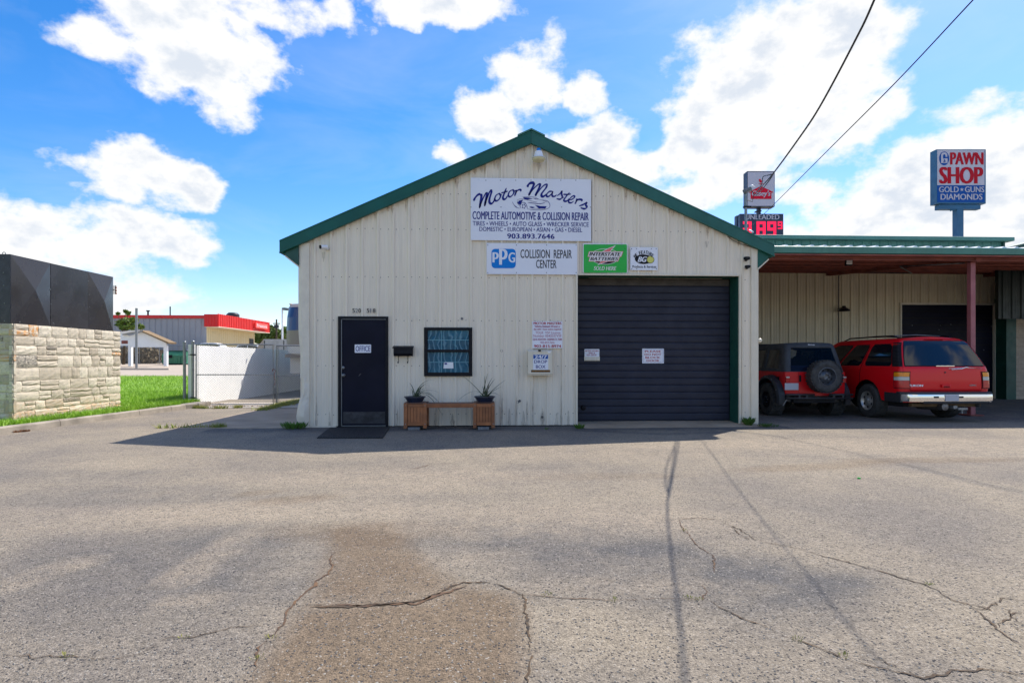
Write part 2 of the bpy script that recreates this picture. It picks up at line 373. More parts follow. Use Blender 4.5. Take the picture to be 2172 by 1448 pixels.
    c = t.mix(t.m('GREATER_THAN', sp.outputs[2], .955), c, (.06,.055,.055))
    pit = t.mapr(t.noise(o, 22, 5, .8), .62, .72, 0, .8); c = t.mix(pit, c, (.055,.05,.048))
    t.l.new(c, p.inputs['Base Color']); p.inputs['Roughness'].default_value = .9; p.inputs['Specular IOR Level'].default_value = .25
    hh = t.m('ADD', t.m('MULTIPLY', vo.outputs['Distance'], -.5), t.m('MULTIPLY', gr, 1.8))
    b = t.node('ShaderNodeBump', {'Strength': .9, 'Distance': .012}); t.l.new(hh, b.inputs['Height'])
    b2 = t.node('ShaderNodeBump', {'Strength': .5, 'Distance': .05}); t.l.new(t.noise(o, 1.6, 4, .5), b2.inputs['Height']); t.l.new(b.outputs[0], b2.inputs['Normal'])
    t.l.new(b2.outputs[0], p.inputs['Normal']); M['asphalt'] = m
    # lawn
    m = bpy.data.materials.new('lawn'); m.use_nodes = True; t = NT(m.node_tree); p = t.n['Principled BSDF']
    o = t.node('ShaderNodeTexCoord').outputs['Object']
    c = t.mix(t.mapr(t.noise(o, 1.2, 5, .6), .35, .65), (.25,.44,.012), (.14,.28,.008))
    c = t.mix(t.mapr(t.noise(o, 60, 2, .6), .4, .7, 0, .6), c, (.36,.55,.04)); c = t.mix(t.mapr(t.noise(o, .8, 6, .7), .58, .75, 0, .45), c, (.34,.32,.07))
    t.l.new(c, p.inputs['Base Color']); p.inputs['Roughness'].default_value = .6
    p.inputs['Subsurface Weight'].default_value = 0; M['grass'] = m
    # teal window film with swirling wrinkles
    m = bpy.data.materials.new('window_film'); m.use_nodes = True; t = NT(m.node_tree); p = t.n['Principled BSDF']
    o = t.node('ShaderNodeTexCoord').outputs['Object']
    nz = t.node('ShaderNodeTexNoise', {'Scale': 2.2, 'Detail': 2.0}); t.l.new(o, nz.inputs['Vector'])
    wv = t.node('ShaderNodeTexWave', {'Scale': 3.0, 'Distortion': 9.0, 'Detail': 2.0, 'Detail Scale': 1.2}); t.l.new(t.vm('MULTIPLY', o, (1, 0, .8)), wv.inputs['Vector'])
    w2 = t.m('POWER', wv.outputs['Fac'], 7.0)
    c = t.mix(t.mapr(nz.outputs[0], .35, .65), (.008,.075,.13), (.014,.12,.19)); c = t.mix(t.m('MULTIPLY', w2, .45), c, (.22,.42,.52))
    sx = t.node('ShaderNodeSeparateXYZ'); t.l.new(o, sx.inputs[0])
    st = t.m('GREATER_THAN', t.m('FRACT', t.m('MULTIPLY', sx.outputs[2], 38.0)), .72); c = t.mix(t.m('MULTIPLY', st, .4), c, (.004,.04,.08))
    t.l.new(c, p.inputs['Base Color']); p.inputs['Roughness'].default_value = .12
    b = t.node('ShaderNodeBump', {'Strength': .25, 'Distance': .02}); t.l.new(wv.outputs['Fac'], b.inputs['Height']); t.l.new(b.outputs[0], p.inputs['Normal']); p.inputs['Specular IOR Level'].default_value = .22; M['film'] = m
special()

# ------------------------------------------------------------------ lettering
def text_mesh(s, weight=0.0, shear=0.0, spacing=1.0):
    cu = bpy.data.curves.new('t', 'FONT'); cu.body = s; cu.offset = weight*.3; cu.shear = shear; cu.space_character = spacing
    cu.resolution_u = 3
    o = bpy.data.objects.new('t', cu); COL.objects.link(o)
    bpy.context.view_layer.update(); ev = o.evaluated_get(bpy.context.evaluated_depsgraph_get())
    me = bpy.data.meshes.new_from_object(ev)
    v = np.array([tuple(x.co)[:2] for x in me.vertices]); f = [tuple(p.vertices) for p in me.polygons]
    bpy.data.objects.remove(o); bpy.data.curves.remove(cu); bpy.data.meshes.remove(me)
    return v, f
def lettering(s, box, y, mat_, parent, weight=.0, shear=0.0, spacing=1.0, name='lettering', rot=0.0, plane=None):
    v, f = text_mesh(s, 0.0, shear, spacing); k_ = 1
    if weight:                       # heavier strokes: layered, slightly shifted outlines
        k_ = 3; dx = weight*.75; n = len(v); L = np.concatenate([np.full(n, q) for q in (-1., 0., 1.)])
        v = np.concatenate([v+np.array([dx*q, 0]) for q in (-1, 0, 1)]); f = f+[tuple(a+n for a in p) for p in f]+[tuple(a+2*n for a in p) for p in f]
    else: L = np.zeros(len(v))
    x0, x1, z0, z1 = box
    a, b = v.min(0), v.max(0); v = (v-a)/(b-a)
    X = x0+v[:,0]*(x1-x0); Z = z0+v[:,1]*(z1-z0)
    if rot:
        cx, cz = (x0+x1)/2, (z0+z1)/2; c, sn = math.cos(rot), math.sin(rot)
        X, Z = cx+(X-cx)*c-(Z-cz)*sn, cz+(X-cx)*sn+(Z-cz)*c
    mb = MB(); e = .0004
    if plane is None: mb.v = [(float(p), y-e*(l+1), float(q)) for p, q, l in zip(X, Z, L)]
    else:
        for p, q, l in zip(X, Z, L):
            w = plane(float(p), float(q)); k = (l+1)*(.003 if abs(w[0])+abs(w[1]) > 12 else .0006); mb.v.append((w[0]-FX*k, w[1]-FY*k, w[2]))
    mb.f = f
    return mb.build(name, mat_, parent, fix=False)
def smoothline(pts, n=6, closed=False):
    P = [np.array(p, float) for p in pts]; out = []; m = len(P)
    rngi = range(m if closed else m-1)
    for i in rngi:
        if closed: a, b, c, d = P[i-1], P[i], P[(i+1) % m], P[(i+2) % m]
        else: a, b, c, d = P[max(i-1, 0)], P[i], P[i+1], P[min(i+2, m-1)]
        for k in range(n):
            t_ = k/n; out.append(.5*((2*b)+(c-a)*t_+(2*a-5*b+4*c-d)*t_**2+(3*b-a-3*c+d)*t_**3))
    out.append(P[0] if closed else P[-1]); return out
def brush(mb, pts, w, conv, y, pen=R(50), closed=False, n=6, taper=True, lo=.4):
    L = smoothline(pts, n, closed); m = len(L); vs = []; fs = []
    for i, p in enumerate(L):
        d = L[min(i+1, m-1)]-L[max(i-1, 0)]; d = d/(np.linalg.norm(d)+1e-9)
        an = math.atan2(-d[1], d[0]); k = lo+(1-lo)*abs(math.sin(an-pen+math.pi/2*0))
        if taper and not closed: k *= min(1, .45+4*min(i, m-1-i)/m)
        nrm = np.array([-d[1], d[0]])*w*k/2
        for q in (p+nrm, p-nrm):
            X, Z = conv(*q); vs.append((X, y, Z))
    for i in range(m-1): fs.append((2*i, 2*i+1, 2*i+3, 2*i+2))
    mb.add(vs, fs)
def flat(mb, pts, conv, y):
    vs = [(conv(*p)[0], y, conv(*p)[1]) for p in pts]; mb.add(vs, [tuple(range(len(vs)))])
def ell(cx, cy, rx, ry, n=28, tilt=0, a0=0, a1=2*math.pi, end=False):
    o = []
    for k in range(n+(1 if end else 0)):
        a = a0+(a1-a0)*k/n; x, y = rx*math.cos(a), ry*math.sin(a); o.append((cx+x*math.cos(tilt)-y*math.sin(tilt), cy+x*math.sin(tilt)+y*math.cos(tilt)))
    return o
def rrect(x0, x1, z0, z1, r, n=4):
    o = []
    for cx, cz, a0 in ((x1-r, z1-r, 0), (x0+r, z1-r, 90), (x0+r, z0+r, 180), (x1-r, z0+r, 270)):
        for k in range(n+1): a = R(a0+90*k/n); o.append((cx+r*math.cos(a), cz+r*math.sin(a)))
    return o

# ================================================================== SETTING
def sst(a, b, x): k = min(max((x-a)/(b-a), 0), 1); return k*k*(3-2*k)
def G(u, v):
    g = 0 if v < 3 else (.021*(v-3) if v < 50 else .987+.004*min(v-50, 60))
    k = 1-sst(-5.5, -4.9, u)
    return g*max(k, sst(24, 40, v))
gx = sorted(set([-900,-400,-200,-120,-80,-60,-45,-35,-28,-22,-17,-13,-10,-8,-6.5,-5.5,-5.35,-5.2,-5.05,-4.9,-4,0,10,20,30,45,70,120,250,500,900]))
gy = [-300,-100,-40,-15,0,3,6,9,12,16,20,24,28,32,36,40,45,50,58,70,90,110,160,300,600,1200,3000]
sheet('ground', M['ground'], gx, gy, lambda u, v: G(u, v)-.05)
# asphalt lot, stains and two areas of painted shade written as vertex attributes on real ground positions
ax = np.concatenate([np.arange(-26, -9, .5), np.arange(-9, 17, .09), np.arange(17, 34, .6)]); ay = np.concatenate([np.arange(-16, -10.6, .5), np.arange(-10.6, 1.5, .09), np.arange(1.5, 8.2, .3)])
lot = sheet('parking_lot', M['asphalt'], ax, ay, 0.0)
XX, YY = np.meshgrid(ax, ay); XX = XX.ravel(); YY = YY.ravel()
at_d = np.zeros(XX.size); at_b = np.zeros(XX.size); at_l = np.zeros(XX.size)
def blob(arr, px, py, rx, ry, ang, amt):
    c = gnd(px, py); a = R(ang); dx, dy = XX-c.x, YY-c.y
    q = ((dx*math.cos(a)+dy*math.sin(a))/rx)**2+((-dx*math.sin(a)+dy*math.cos(a))/ry)**2
    arr += amt*np.clip(1.3-q, 0, 1)
def seg(arr, pts, w, amt, edge=.5):
    P = [gnd(*p) for p in pts]; best = np.full(XX.size, 9.)
    for i in range(len(P)-1):
        ax_, ay_, bx, by = P[i].x, P[i].y, P[i+1].x, P[i+1].y; L = (bx-ax_)**2+(by-ay_)**2
        k = np.clip(((XX-ax_)*(bx-ax_)+(YY-ay_)*(by-ay_))/L, 0, 1); best = np.minimum(best, np.hypot(XX-ax_-k*(bx-ax_), YY-ay_-k*(by-ay_)))
    arr += amt*np.clip((w-best)/(w*edge), 0, 1)
def poly(arr, pts, amt, soft=.25):
    P = [gnd(*p) for p in pts]; ins = np.zeros(XX.size, bool); best = np.full(XX.size, 9.)
    for i in range(len(P)):
        a, b = P[i], P[(i+1) % len(P)]
        cond = ((a.y > YY) != (b.y > YY)) & (XX < (b.x-a.x)*(YY-a.y)/(b.y-a.y+1e-12)+a.x); ins ^= cond
        L = (b.x-a.x)**2+(b.y-a.y)**2; k = np.clip(((XX-a.x)*(b.x-a.x)+(YY-a.y)*(b.y-a.y))/L, 0, 1)
        best = np.minimum(best, np.hypot(XX-a.x-k*(b.x-a.x), YY-a.y-k*(b.y-a.y)))
    arr += amt*np.where(ins, np.clip(.4+best/soft, 0, 1), np.clip(.4-best/soft, 0, 1))
gdl = 9.6
poly(at_b, [(625,1290),(750,1282),(900,1275),(980,1240),(1090,1258),(1115,1290),(1120,1500),(500,1500),(560,1390)], .95, .22)
poly(at_b, [(710,1120),(820,1110),(920,1190),(980,1235),(890,1275),(650,1280)], .75, .2)
blob(at_b, 780, 1125, .9, .35, 0, .4); blob(at_b, 1280, 1010, 1.2, .25, 0, .3); blob(at_b, 1720, 990, 1.3, .25, 10, .45); blob(at_b, 1990, 975, 1.6, .25, 0, .5)
blob(at_b, 620, 1060, .5, .2, 20, .5); blob(at_b, 550, 1045, .3, .15, 20, .4)
poly(at_d, [(120,1150),(300,1135),(450,1110),(600,1105),(760,1115),(700,1190),(640,1290),(560,1300),(330,1330),(120,1320),(0,1270),(0,1180)], .62, .7)
blob(at_d, 980, 1130, 1.0, .45, 0, .55); blob(at_d, 1330, 1200, 1.1, .5, 10, .55); blob(at_d, 1240, 1150, .8, .5, 0, .4)
blob(at_d, 330, 1050, 1.6, .5, 0, .28); blob(at_d, 150, 1010, 1.8, .45, 0, .28); blob(at_d, 600, 985, 1.4, .35, 0, .22); blob(at_d, 1600, 1250, .9, .3, 20, .45)
blob(at_d, 1750, 1280, .8, .25, 30, .35); blob(at_d, 1660, 1210, .6, .3, 0, .3)
seg(at_d, [(1225,912),(1400,920),(1560,916)], .2, .5)
P_ = None
at_d += .95*np.clip((YY+1.0)/.5, 0, 1)*(XX > -1.6)*(XX < gdl)*(YY < .5)+.9*np.clip((YY-.2)/.6, 0, 1)*(XX > 9.0)  # shade deepened in the asphalt colour along the shop front and under the carport
seg(at_l, [(380,1230),(430,1190),(480,1160),(520,1135)], .2, .7); seg(at_l, [(20,1240),(90,1215),(180,1190)], .2, .6); seg(at_l, [(370,1275),(460,1270)], .16, .5)
blob(at_l, 150, 1100, 2.0, .5, 0, .5); blob(at_l, 600, 1080, 1.5, .4, 5, .6); blob(at_l, 850, 1010, 2.2, .55, 0, .7); blob(at_l, 1150, 1100, 1.8, .6, 0, .65)
blob(at_l, 850, 1040, .8, .2, 10, .6); blob(at_l, 1250, 960, 3.0, .8, 0, .45); blob(at_l, 1800, 940, 3.6, .7, 0, .75); blob(at_l, 2100, 960, 3, .6, 0, .6)
blob(at_l, 1330, 1240, .8, .18, 0, .5); blob(at_l, 1120, 1190, .8, .3, 0, .3); blob(at_l, 300, 985, 2, .4, 0, .4)
seg(at_d, [(1500,906),(1650,925),(1850,970),(2172,1045)], .12, .45)
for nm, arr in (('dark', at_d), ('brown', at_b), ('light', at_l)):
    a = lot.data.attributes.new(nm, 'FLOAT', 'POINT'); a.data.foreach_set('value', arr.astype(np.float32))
# paving in front of and behind the gate, pad beside the building, apron of the roller door
MBp = lambda: MB()
def slab(name, m, u0, u1, v0, v1, z1=.006, z0=-.06, jag=0.0):
    n = 14; poly_ = [(u0+(u1-u0)*i/n, v0+random.uniform(-jag, jag)) for i in range(n+1)]+[(u1-(u1-u0)*i/n, v1+random.uniform(-jag, jag)) for i in range(n+1)]
    o = MB().prism(poly_, z0, z1, 'xy').build(name, m, keep=True); o['kind'] = 'structure'; return o
slab('pavement', M['concrete'], -2.35, .02, -.12, 4.3, .008, jag=.03)
slab('driveway', M['concretelit'], -4.55, .0, 4.6, 6.5, .012, jag=.05)
gd0 = onv(1223, 900)[0]; gd1 = onv(1566, 900)[0]
def apron():
    mb = MB(); P = [(gd0+.05, .42, .05), (gd1-.0, .42, .05), (gd1+.35, -.12, .03), (gd1+.55, -.30, .005), (gd0+.1, -.42, .004), (gd0+.02, -.1, .03)]
    mb.add(P+[(a, b, -.05) for a, b, c in P], [(0,1,2,3,4,5)]+[(i, (i+1) % 6, (i+1) % 6+6, i+6) for i in range(6)])
    o = mb.build('apron', M['concrete'], keep=True); o['kind'] = 'structure'
apron()
# far paving beyond the lawn
LV = 19.6
sheet('far_paving', M['fardrive'], np.linspace(-90, -4.9, 40), [LV-.3, 24, 28, 32, 36, 40, 45, 50, 58, 70, 90], lambda u, v: G(u, v)+.02)
# lawn base
def KU(v): return -4.94+.53*(v+.86)/5.11       # kerb line, outer foot
def lawn_z(u, v): return G(u-1.0 if u > -6 else u, v)*sst(0, 1, (KU(v)-.14-u)/1.5)+.11
lu = [-60,-40,-30,-24,-19,-15,-12,-10,-8.5,-7.5,-6.8,-6.2,-5.7,-5.4,-5.1]
def lawnsheet():
    vs_ = list(np.arange(-9, 5.7, .7))+[5.7]
    mb = MB(); rows = vs_+[7, 9, 11, 13, 15, 17, LV]
    n = len(lu)+1
    for v in rows:
        e = KU(v)-.14 if v < 4.3 else (-4.62 if v < 5.7 else -5.02)
        for u in lu+[e]:
            u2 = min(u, e-.0001*(1)); mb.v.append((u2 if u != e else e, v, lawn_z(min(u2, e), v)))
    for i in range(len(rows)-1):
        for j in range(n-1): a = i*n+j; mb.f.append((a, a+1, a+n+1, a+n))
    o = mb.build('lawn', M['grass'], keep=True); o['kind'] = 'structure'
lawnsheet()
# grass blades: nobody could count them
def blades(name, pts, h, w, m, label, cat, lean=.5, kind='stuff'):
    n = len(pts); P = np.array(pts); a = rng.uniform(0, 2*np.pi, n); hh = h*rng.uniform(.55, 1.3, n); ww = w*rng.uniform(.6, 1.3, n)
    dx, dy = np.cos(a)*ww, np.sin(a)*ww; lx, ly = rng.normal(0, lean, n)*hh, rng.normal(0, lean, n)*hh
    v = np.empty((n*3, 3)); v[0::3] = P+np.stack([dx, dy, 0*dx], 1); v[1::3] = P-np.stack([dx, dy, 0*dx], 1); v[2::3] = P+np.stack([lx, ly, hh], 1)
    c = np.array([P[:,0].mean(), P[:,1].mean(), P[:,2].min()]); v -= c
    me = bpy.data.meshes.new(name); me.vertices.add(n*3); me.vertices.foreach_set('co', v.ravel())
    me.loops.add(n*3); me.loops.foreach_set('vertex_index', np.arange(n*3)); me.polygons.add(n)
    me.polygons.foreach_set('loop_start', np.arange(0, n*3, 3)); me.update(calc_edges=True); me.materials.append(m)
    o = bpy.data.objects.new(name, me); COL.objects.link(o); o.location = tuple(c); tag(o, label, cat, kind=kind); return o
pts = []
for k in range(150000):
    v = -4+(LV+4)*random.random()**1.35; e = KU(v)-.16 if v < 4.3 else (-4.68 if v < 5.7 else -5.08)
    u = e-13*random.random()**1.6-random.random()*.03
    if v > 9: u = e-24*random.random()
    pts.append((u, v, lawn_z(u, v)-.01))
blades('grass', pts, .10, .008, M['grass'], 'bright green lawn grass behind the kerb and the stone sign', 'grass')
# kerb, in separate cast lengths
def kerb():
    vs = [-9, -6.5, -4.2, -1.9, .4, 2.6, 3.75, 4.35]
    for i in range(len(vs)-1):
        a, b = vs[i]+.006, vs[i+1]-.006; mb = MB(); n = 5
        for k in range(n+1):
            v = a+(b-a)*k/n; u = KU(v)
            for du, z in ((0, -.05), (-.015, .10), (-.04, .125), (-.14, .125), (-.15, -.05)): mb.v.append((u+du, v, z+random.uniform(-.004, .004)))
        for k in range(n):
            for j in range(5): a_ = k*5+j; b_ = k*5+(j+1) % 5; mb.f.append((a_, b_, b_+5, a_+5))
        mb.f += [tuple(range(5)), tuple(range(n*5, n*5+5))]
        o = mb.build('kerb', M['kerb'], keep=True); o['kind'] = 'structure'
    mb = MB(); mb.prism([(KU(4.35)-.14, 4.36), (KU(4.35)-.02, 4.36), (-4.28, 4.75), (-4.3, 5.5), (-4.66, 5.5), (-4.7, 4.6)], -.05, .12, 'xy'); o = mb.build('kerb', M['kerb'], keep=True, bevel=.015); o['kind'] = 'structure'
kerb()
# cracks in the asphalt: thin irregular ribbons on real ground positions
def crack(pts, w, m, jit=.03):
    P = [gnd(*p) for p in pts]; L = []
    for i in range(len(P)-1):
        d = (P[i+1]-P[i]); n = max(2, int(d.length/.022))
        for k in range(n): L.append(P[i]+d*k/n)
    L.append(P[-1]); off = 0; mb = MB(); m_ = len(L); ph = random.uniform(0, 9); o2 = 0
    for i, p in enumerate(L):
        d = (L[min(i+1, m_-1)]-L[max(i-1, 0)]).normalized(); nr = Vector((-d.y, d.x, 0))
        o2 += random.gauss(0, .007)*(jit/.03); o2 *= .93
        g = .5+.5*math.sin(i*.11+ph)+.35*math.sin(i*.37+2*ph); ww = w*max(.0, .38+.6*g+random.uniform(-.45, .45))*min(1, .2+6*min(i, m_-1-i)/m_)
        q = p+nr*(o2+random.gauss(0, .0035)); mb.v.append(tuple(q+nr*ww/2+Vector((0, 0, .004)))); mb.v.append(tuple(q-nr*ww/2+Vector((0, 0, .004))))
    for i in range(m_-1): mb.f.append((2*i, 2*i+1, 2*i+3, 2*i+2))
    o = mb.build('pavement_crack', m, keep=True, fix=False); o['kind'] = 'structure'
K, KB = M['asphaltdark'], M['crackbrown']
crack([(645,1285),(760,1284),(890,1276),(950,1255),(985,1237),(1040,1238),(1095,1257),(1115,1262)], .020, K)
crack([(1110,1261),(1160,1265),(1300,1274),(1380,1270),(1490,1274)], .007, KB, .015)
crack([(650,1283),(760,1288),(880,1279),(960,1250),(990,1240)], .022, KB)
crack([(720,1160),(690,1215),(660,1260),(645,1285),(600,1335),(560,1385),(530,1448)], .016, KB)
crack([(1110,1260),(1116,1330),(1120,1400),(1118,1470)], .014, K, .012)
crack([(0,1392),(100,1393),(140,1394),(230,1396),(300,1390)], .007, K); crack([(290,1390),(350,1360),(420,1350),(500,1328),(560,1322)], .006, K)
crack([(1520,1102),(1580,1135),(1590,1145),(1700,1170),(1780,1190),(1880,1215),(1960,1240),(2030,1275),(2100,1290),(2172,1345)], .010, K)
crack([(2030,1275),(2080,1290),(2130,1268),(2172,1272)], .008, K); crack([(2070,1292),(2120,1330),(2172,1370)], .009, K); crack([(2120,1330),(2140,1310),(2172,1300)], .01, K)
crack([(1440,1102),(1450,1125),(1480,1160),(1510,1180),(1515,1215)], .010, KB, .015); crack([(1440,1101),(1480,1099),(1525,1102)], .007, KB, .012)
crack([(1500,1274),(1560,1300),(1620,1328),(1700,1358),(1790,1392),(1850,1410),(1920,1425),(1960,1438),(2040,1425),(2110,1420),(2172,1430)], .012, K)
crack([(1860,1395),(1920,1420),(1955,1437)], .010, K); crack([(1490,1274),(1500,1255),(1495,1240)], .01, KB)
crack([(1590,1145),(1560,1120),(1545,1112)], .008, K); crack([(2130,1290),(2160,1320),(2172,1322)], .01, K)
crack([(870,995),(920,985),(960,983)], .02, KB); crack([(1500,906),(1650,925),(1850,970),(2172,1045)], .010, K, .04)

# ================================================================== MAIN BUILDING
U1 = onv(1605, 900)[0]
RIDX = onv(1126, 290)[0]; RIDZ = onv(1126, 283)[1]; EL = onv(597, 513); ER = onv(1637, 521); SL = (RIDZ-EL[1])/(RIDX-EL[0]); SR = (RIDZ-ER[1])/(ER[0]-RIDX)
def rooftop(u): return RIDZ-(RIDX-u)*SL if u < RIDX else RIDZ-(u-RIDX)*SR
def walltop(u): return rooftop(u)-.20
BD = 16.0                    # depth of the building
b = thing('repair_shop', 'cream ribbed metal gabled repair shop with green roof trim and dark roller door', 'building', (U1/2, BD/2, 0))
dL, dT = onv(718, 671); dR, dB = onv(824, 903)
wL, wT = onv(900, 694.5); wR, wB = onv(1002, 797.5)
gL, gT = onv(1223.5, 584); gR, _ = onv(1566, 584)
OPEN = [(dL, dR, 0, dT), (wL, wR, wB, wT), (gL, gR, 0, gT)]
def prof(u, cuts, u0, u1, rib=.305, h=.030):
    k0 = math.floor(u0/rib)-1; P = []
    for k in range(k0, math.ceil(u1/rib)+2):
        c = k*rib+u
        P += [(c-.036, 0), (c-.016, h), (c+.016, h), (c+.036, 0), (c+.096, 0), (c+.104, .005), (c+.120, .005), (c+.128, 0), (c+.185, 0), (c+.193, .005), (c+.209, .005), (c+.217, 0)]
    def H(x):
        for i in range(len(P)-1):
            if P[i][0] <= x <= P[i+1][0]:
                a, b_ = P[i], P[i+1]; return a[1]+(b_[1]-a[1])*(x-a[0])/(b_[0]-a[0]+1e-9)
        return 0
    xs = sorted(set([round(p[0], 5) for p in P if u0 < p[0] < u1]+[u0, u1]+[c for c in cuts if u0 < c < u1]))
    return [(x, H(x)) for x in xs]
def ribbed(parent, name, m, u0, u1, y, zb, ztf, openings=(), width=.914, dirn=-1, axis='x', rib=.305, h=.030, off=0.0):
    """individual sheets, each a part, clipped at roof line and openings"""
    e = u0
    while e < u1-.02:
        f = min(e+width, u1); mb = MB(); cuts = [c for o in openings for c in o[:2]]
        pr = prof(off, cuts, e, f, rib, h)
        for i in range(len(pr)-1):
            (a, ha), (c, hc) = pr[i], pr[i+1]; mid = (a+c)/2; segs = [(zb, None)]
            for (o0, o1, z0, z1) in openings:
                if o0 < mid < o1: segs = ([(zb, z0)] if z0 > zb+.01 else [])+[(z1, None)]
            for (s0, s1) in segs:
                ta, tc_ = (ztf(a), ztf(c)) if s1 is None else (s1, s1)
                if axis == 'x': q = [(a, y+dirn*ha, s0), (c, y+dirn*hc, s0), (c, y+dirn*hc, tc_), (a, y+dirn*ha, ta)]
                else: q = [(y+dirn*ha, a, s0), (y+dirn*hc, c, s0), (y+dirn*hc, c, tc_), (y+dirn*ha, a, ta)]
                mb.add(q, [(0, 1, 2, 3)])
        if mb.v: mb.build(name, m, parent, fix=False)
        e = f
off0 = onv(998+0, 600)[0] % .305
ribbed(b, 'wall_panel', M['siding'], .075, U1-.075, 0.0, .02, walltop, OPEN, off=onv(1031.5, 600)[0] % .305)
# side and rear walls
mbw = MB(); mbw.box(-.0, .06, .06, BD, 0, walltop(0)-.05); mbw.build('side_wall', M['siding'], b)
ribbed(b, 'wall_panel', M['siding'], 5.2, BD, U1, .02, lambda v: walltop(U1)-.05, axis='y', dirn=1)
MB().box(U1-.08, U1-.02, .06, BD, 0, walltop(U1)-.05).build('side_wall', M['siding'], b)
mb = MB(); mb.prism([(0, 0), (U1, 0), (U1, walltop(U1)), (RIDX, walltop(RIDX)), (0, walltop(0))], BD-.05, BD, 'xz'); mb.build('rear_wall', M['siding'], b)
# inner lining so that no daylight comes through
mb = MB(); mb.prism([(.07, 0), (dL, 0), (dL, dT), (dR, dT), (dR, 0), (gL-.02, 0), (gL-.02, gT+.02), (gR+.05, gT+.02), (gR+.05, 0), (U1-.09, 0), (U1-.09, walltop(U1)-.1), (RIDX, walltop(RIDX)-.1), (.07, walltop(0)-.1)], .02, .05, 'xz')
mb.build('wall_lining', M['black'], b)
# corner posts; the left one is dented near the ground
mb = MB()
zs = list(np.linspace(.0, walltop(0)+.02, 34))
def dent(z):
    k = math.exp(-((z-.75)/.22)**2); q = math.exp(-((z-.25)/.3)**2); return k, q
for z in zs:
    k, q = dent(z); top = math.exp(-((z-1.35)/.35)**2)
    du = .085*k-.03*q+.04*top; dv = -.05*q-.05*k*0.4+random.uniform(-.006, .006)*(z < 1.3)
    n_ = [(-.012+du, .14), (-.014+du+random.uniform(-.012, .012)*(z < 1.2), -.02+dv*.4), (.05+du*.8, -.042+dv), (.13+du*.5+random.uniform(-.01, .01)*(z < 1.2), -.045+dv*1.3+.035*k), (.2+du*.12, -.040+dv*.3), (.205, .004)]
    for (u, v) in n_: mb.v.append((u, v, z))
for i in range(len(zs)-1):
    for j in range(5): a = i*6+j; mb.f.append((a, a+1, a+7, a+6))
mb.build('corner_trim', M['trim_dent'], b, label=None) if False else tag(mb.build('corner_trim', M['trim_dent'], b), 'dented and crumpled corner trim at the left end of the wall')
mb = MB(); mb.box(U1-.13, U1+.02, -.040, .10, 0, walltop(U1)+.02); mb.build('corner_trim', M['trim_cream'], b, bevel=.006)
mb = MB(); mb.box(U1-.30, U1-.285, -.037, -.005, 0, walltop(U1-.3)-.03); mb.build('panel_joint', M['trim_cream'], b)
# roof
def roofslab(name, m, side, v0, v1, th0, th1):
    e = EL[0] if side < 0 else ER[0]; mb = MB()
    pts_ = [(RIDX, RIDZ-th0), (e, rooftop(e)-th0), (e, rooftop(e)-th1), (RIDX, RIDZ-th1)]
    mb.prism(pts_, v0, v1, 'xz'); return mb.build(name, m, b)
roofslab('roof', M['green'], -1, -.05, BD+.1, .02, .09); roofslab('roof', M['green'], 1, -.05, BD+.1, .02, .09)
# rake trim : folded metal section along both slopes
for side in (-1, 1):
    e = EL[0] if side < 0 else ER[0]; s = SL if side < 0 else SR
    for (o0, o1, y0, y1, nm) in ((0.0, .235, -.115, -.065, 'rake_trim'), (-.012, .022, -.122, -.02, 'rake_flashing'), (.215, .245, -.13, -.062, 'rake_lip')):
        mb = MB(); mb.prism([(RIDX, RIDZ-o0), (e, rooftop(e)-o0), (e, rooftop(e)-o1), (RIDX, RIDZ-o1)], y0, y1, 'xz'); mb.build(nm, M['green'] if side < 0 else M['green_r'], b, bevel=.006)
    w = 0.0 if side < 0 else U1
    # boxed eave end and gutter running back
    a0, a1 = (e, w) if side < 0 else (w, e)
    ze = rooftop(e); zt = min(walltop(w), ze-.18)
    P = [(e+(-side)*.10, ze-.20), (e+(-side)*.10, ze-.27), (w, ze-.46), (w, rooftop(w)-.20)]
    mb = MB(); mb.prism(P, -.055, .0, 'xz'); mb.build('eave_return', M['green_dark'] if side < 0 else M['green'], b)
    mb = MB(); mb.prism([(e+(-side)*.09, ze-.27), (w, ze-.47), (w, ze-.50), (e+(-side)*.09, ze-.30)], -.06, BD, 'xz'); mb.build('soffit', M['trim_cream'], b)
    mb = MB(); mb.box(min(e, e-side*.10), max(e, e-side*.10), -.02, BD, ze-.24, ze-.02); mb.build('gutter', M['green'], b)
mb = MB(); q = .27
mb.prism([(RIDX-q, RIDZ-q*SL+.045), (RIDX, RIDZ+.05), (RIDX+q, RIDZ-q*SR+.045), (RIDX+q, RIDZ-q*SR+.015), (RIDX, RIDZ+.02), (RIDX-q, RIDZ-q*SL+.015)], -.14, BD+.1, 'xz'); mb.build('ridge_cap', M['green_light'], b)
MB().box(RIDX-.006, RIDX+.006, -.119, -.114, RIDZ-.23, RIDZ-.01).build('trim_seam', M['green_dark'], b)
# base trim with dark gap line
MB().box(.2, dL-.04, -.036, -.003, .0, .03).build('base_trim', M['trim_cream'], b)
# fastener rows as one part of small screws
mb = MB()
for zz in (.25, 1.2, 2.1, 2.95, 3.9, 4.6):
    for k in range(0, 61):
        u = off0*0+(onv(1031.5, 600)[0] % .305)+k*.1525+.055
        if u > U1-.15 or zz > walltop(u)-.08: continue
        if any(o0-.05 < u < o1+.05 and z0-.05 < zz < z1+.05 for o0, o1, z0, z1 in OPEN): continue
        zj = zz+random.uniform(-.01, .01)
        mb.add([(u-.007, -.0075, zj-.007), (u+.007, -.0075, zj-.007), (u+.007, -.0075, zj+.007), (u-.007, -.0075, zj+.007)], [(0, 1, 2, 3)])
o = mb.build('screw_row', M['darkmetal'], b, fix=False); o['kind'] = 'stuff'

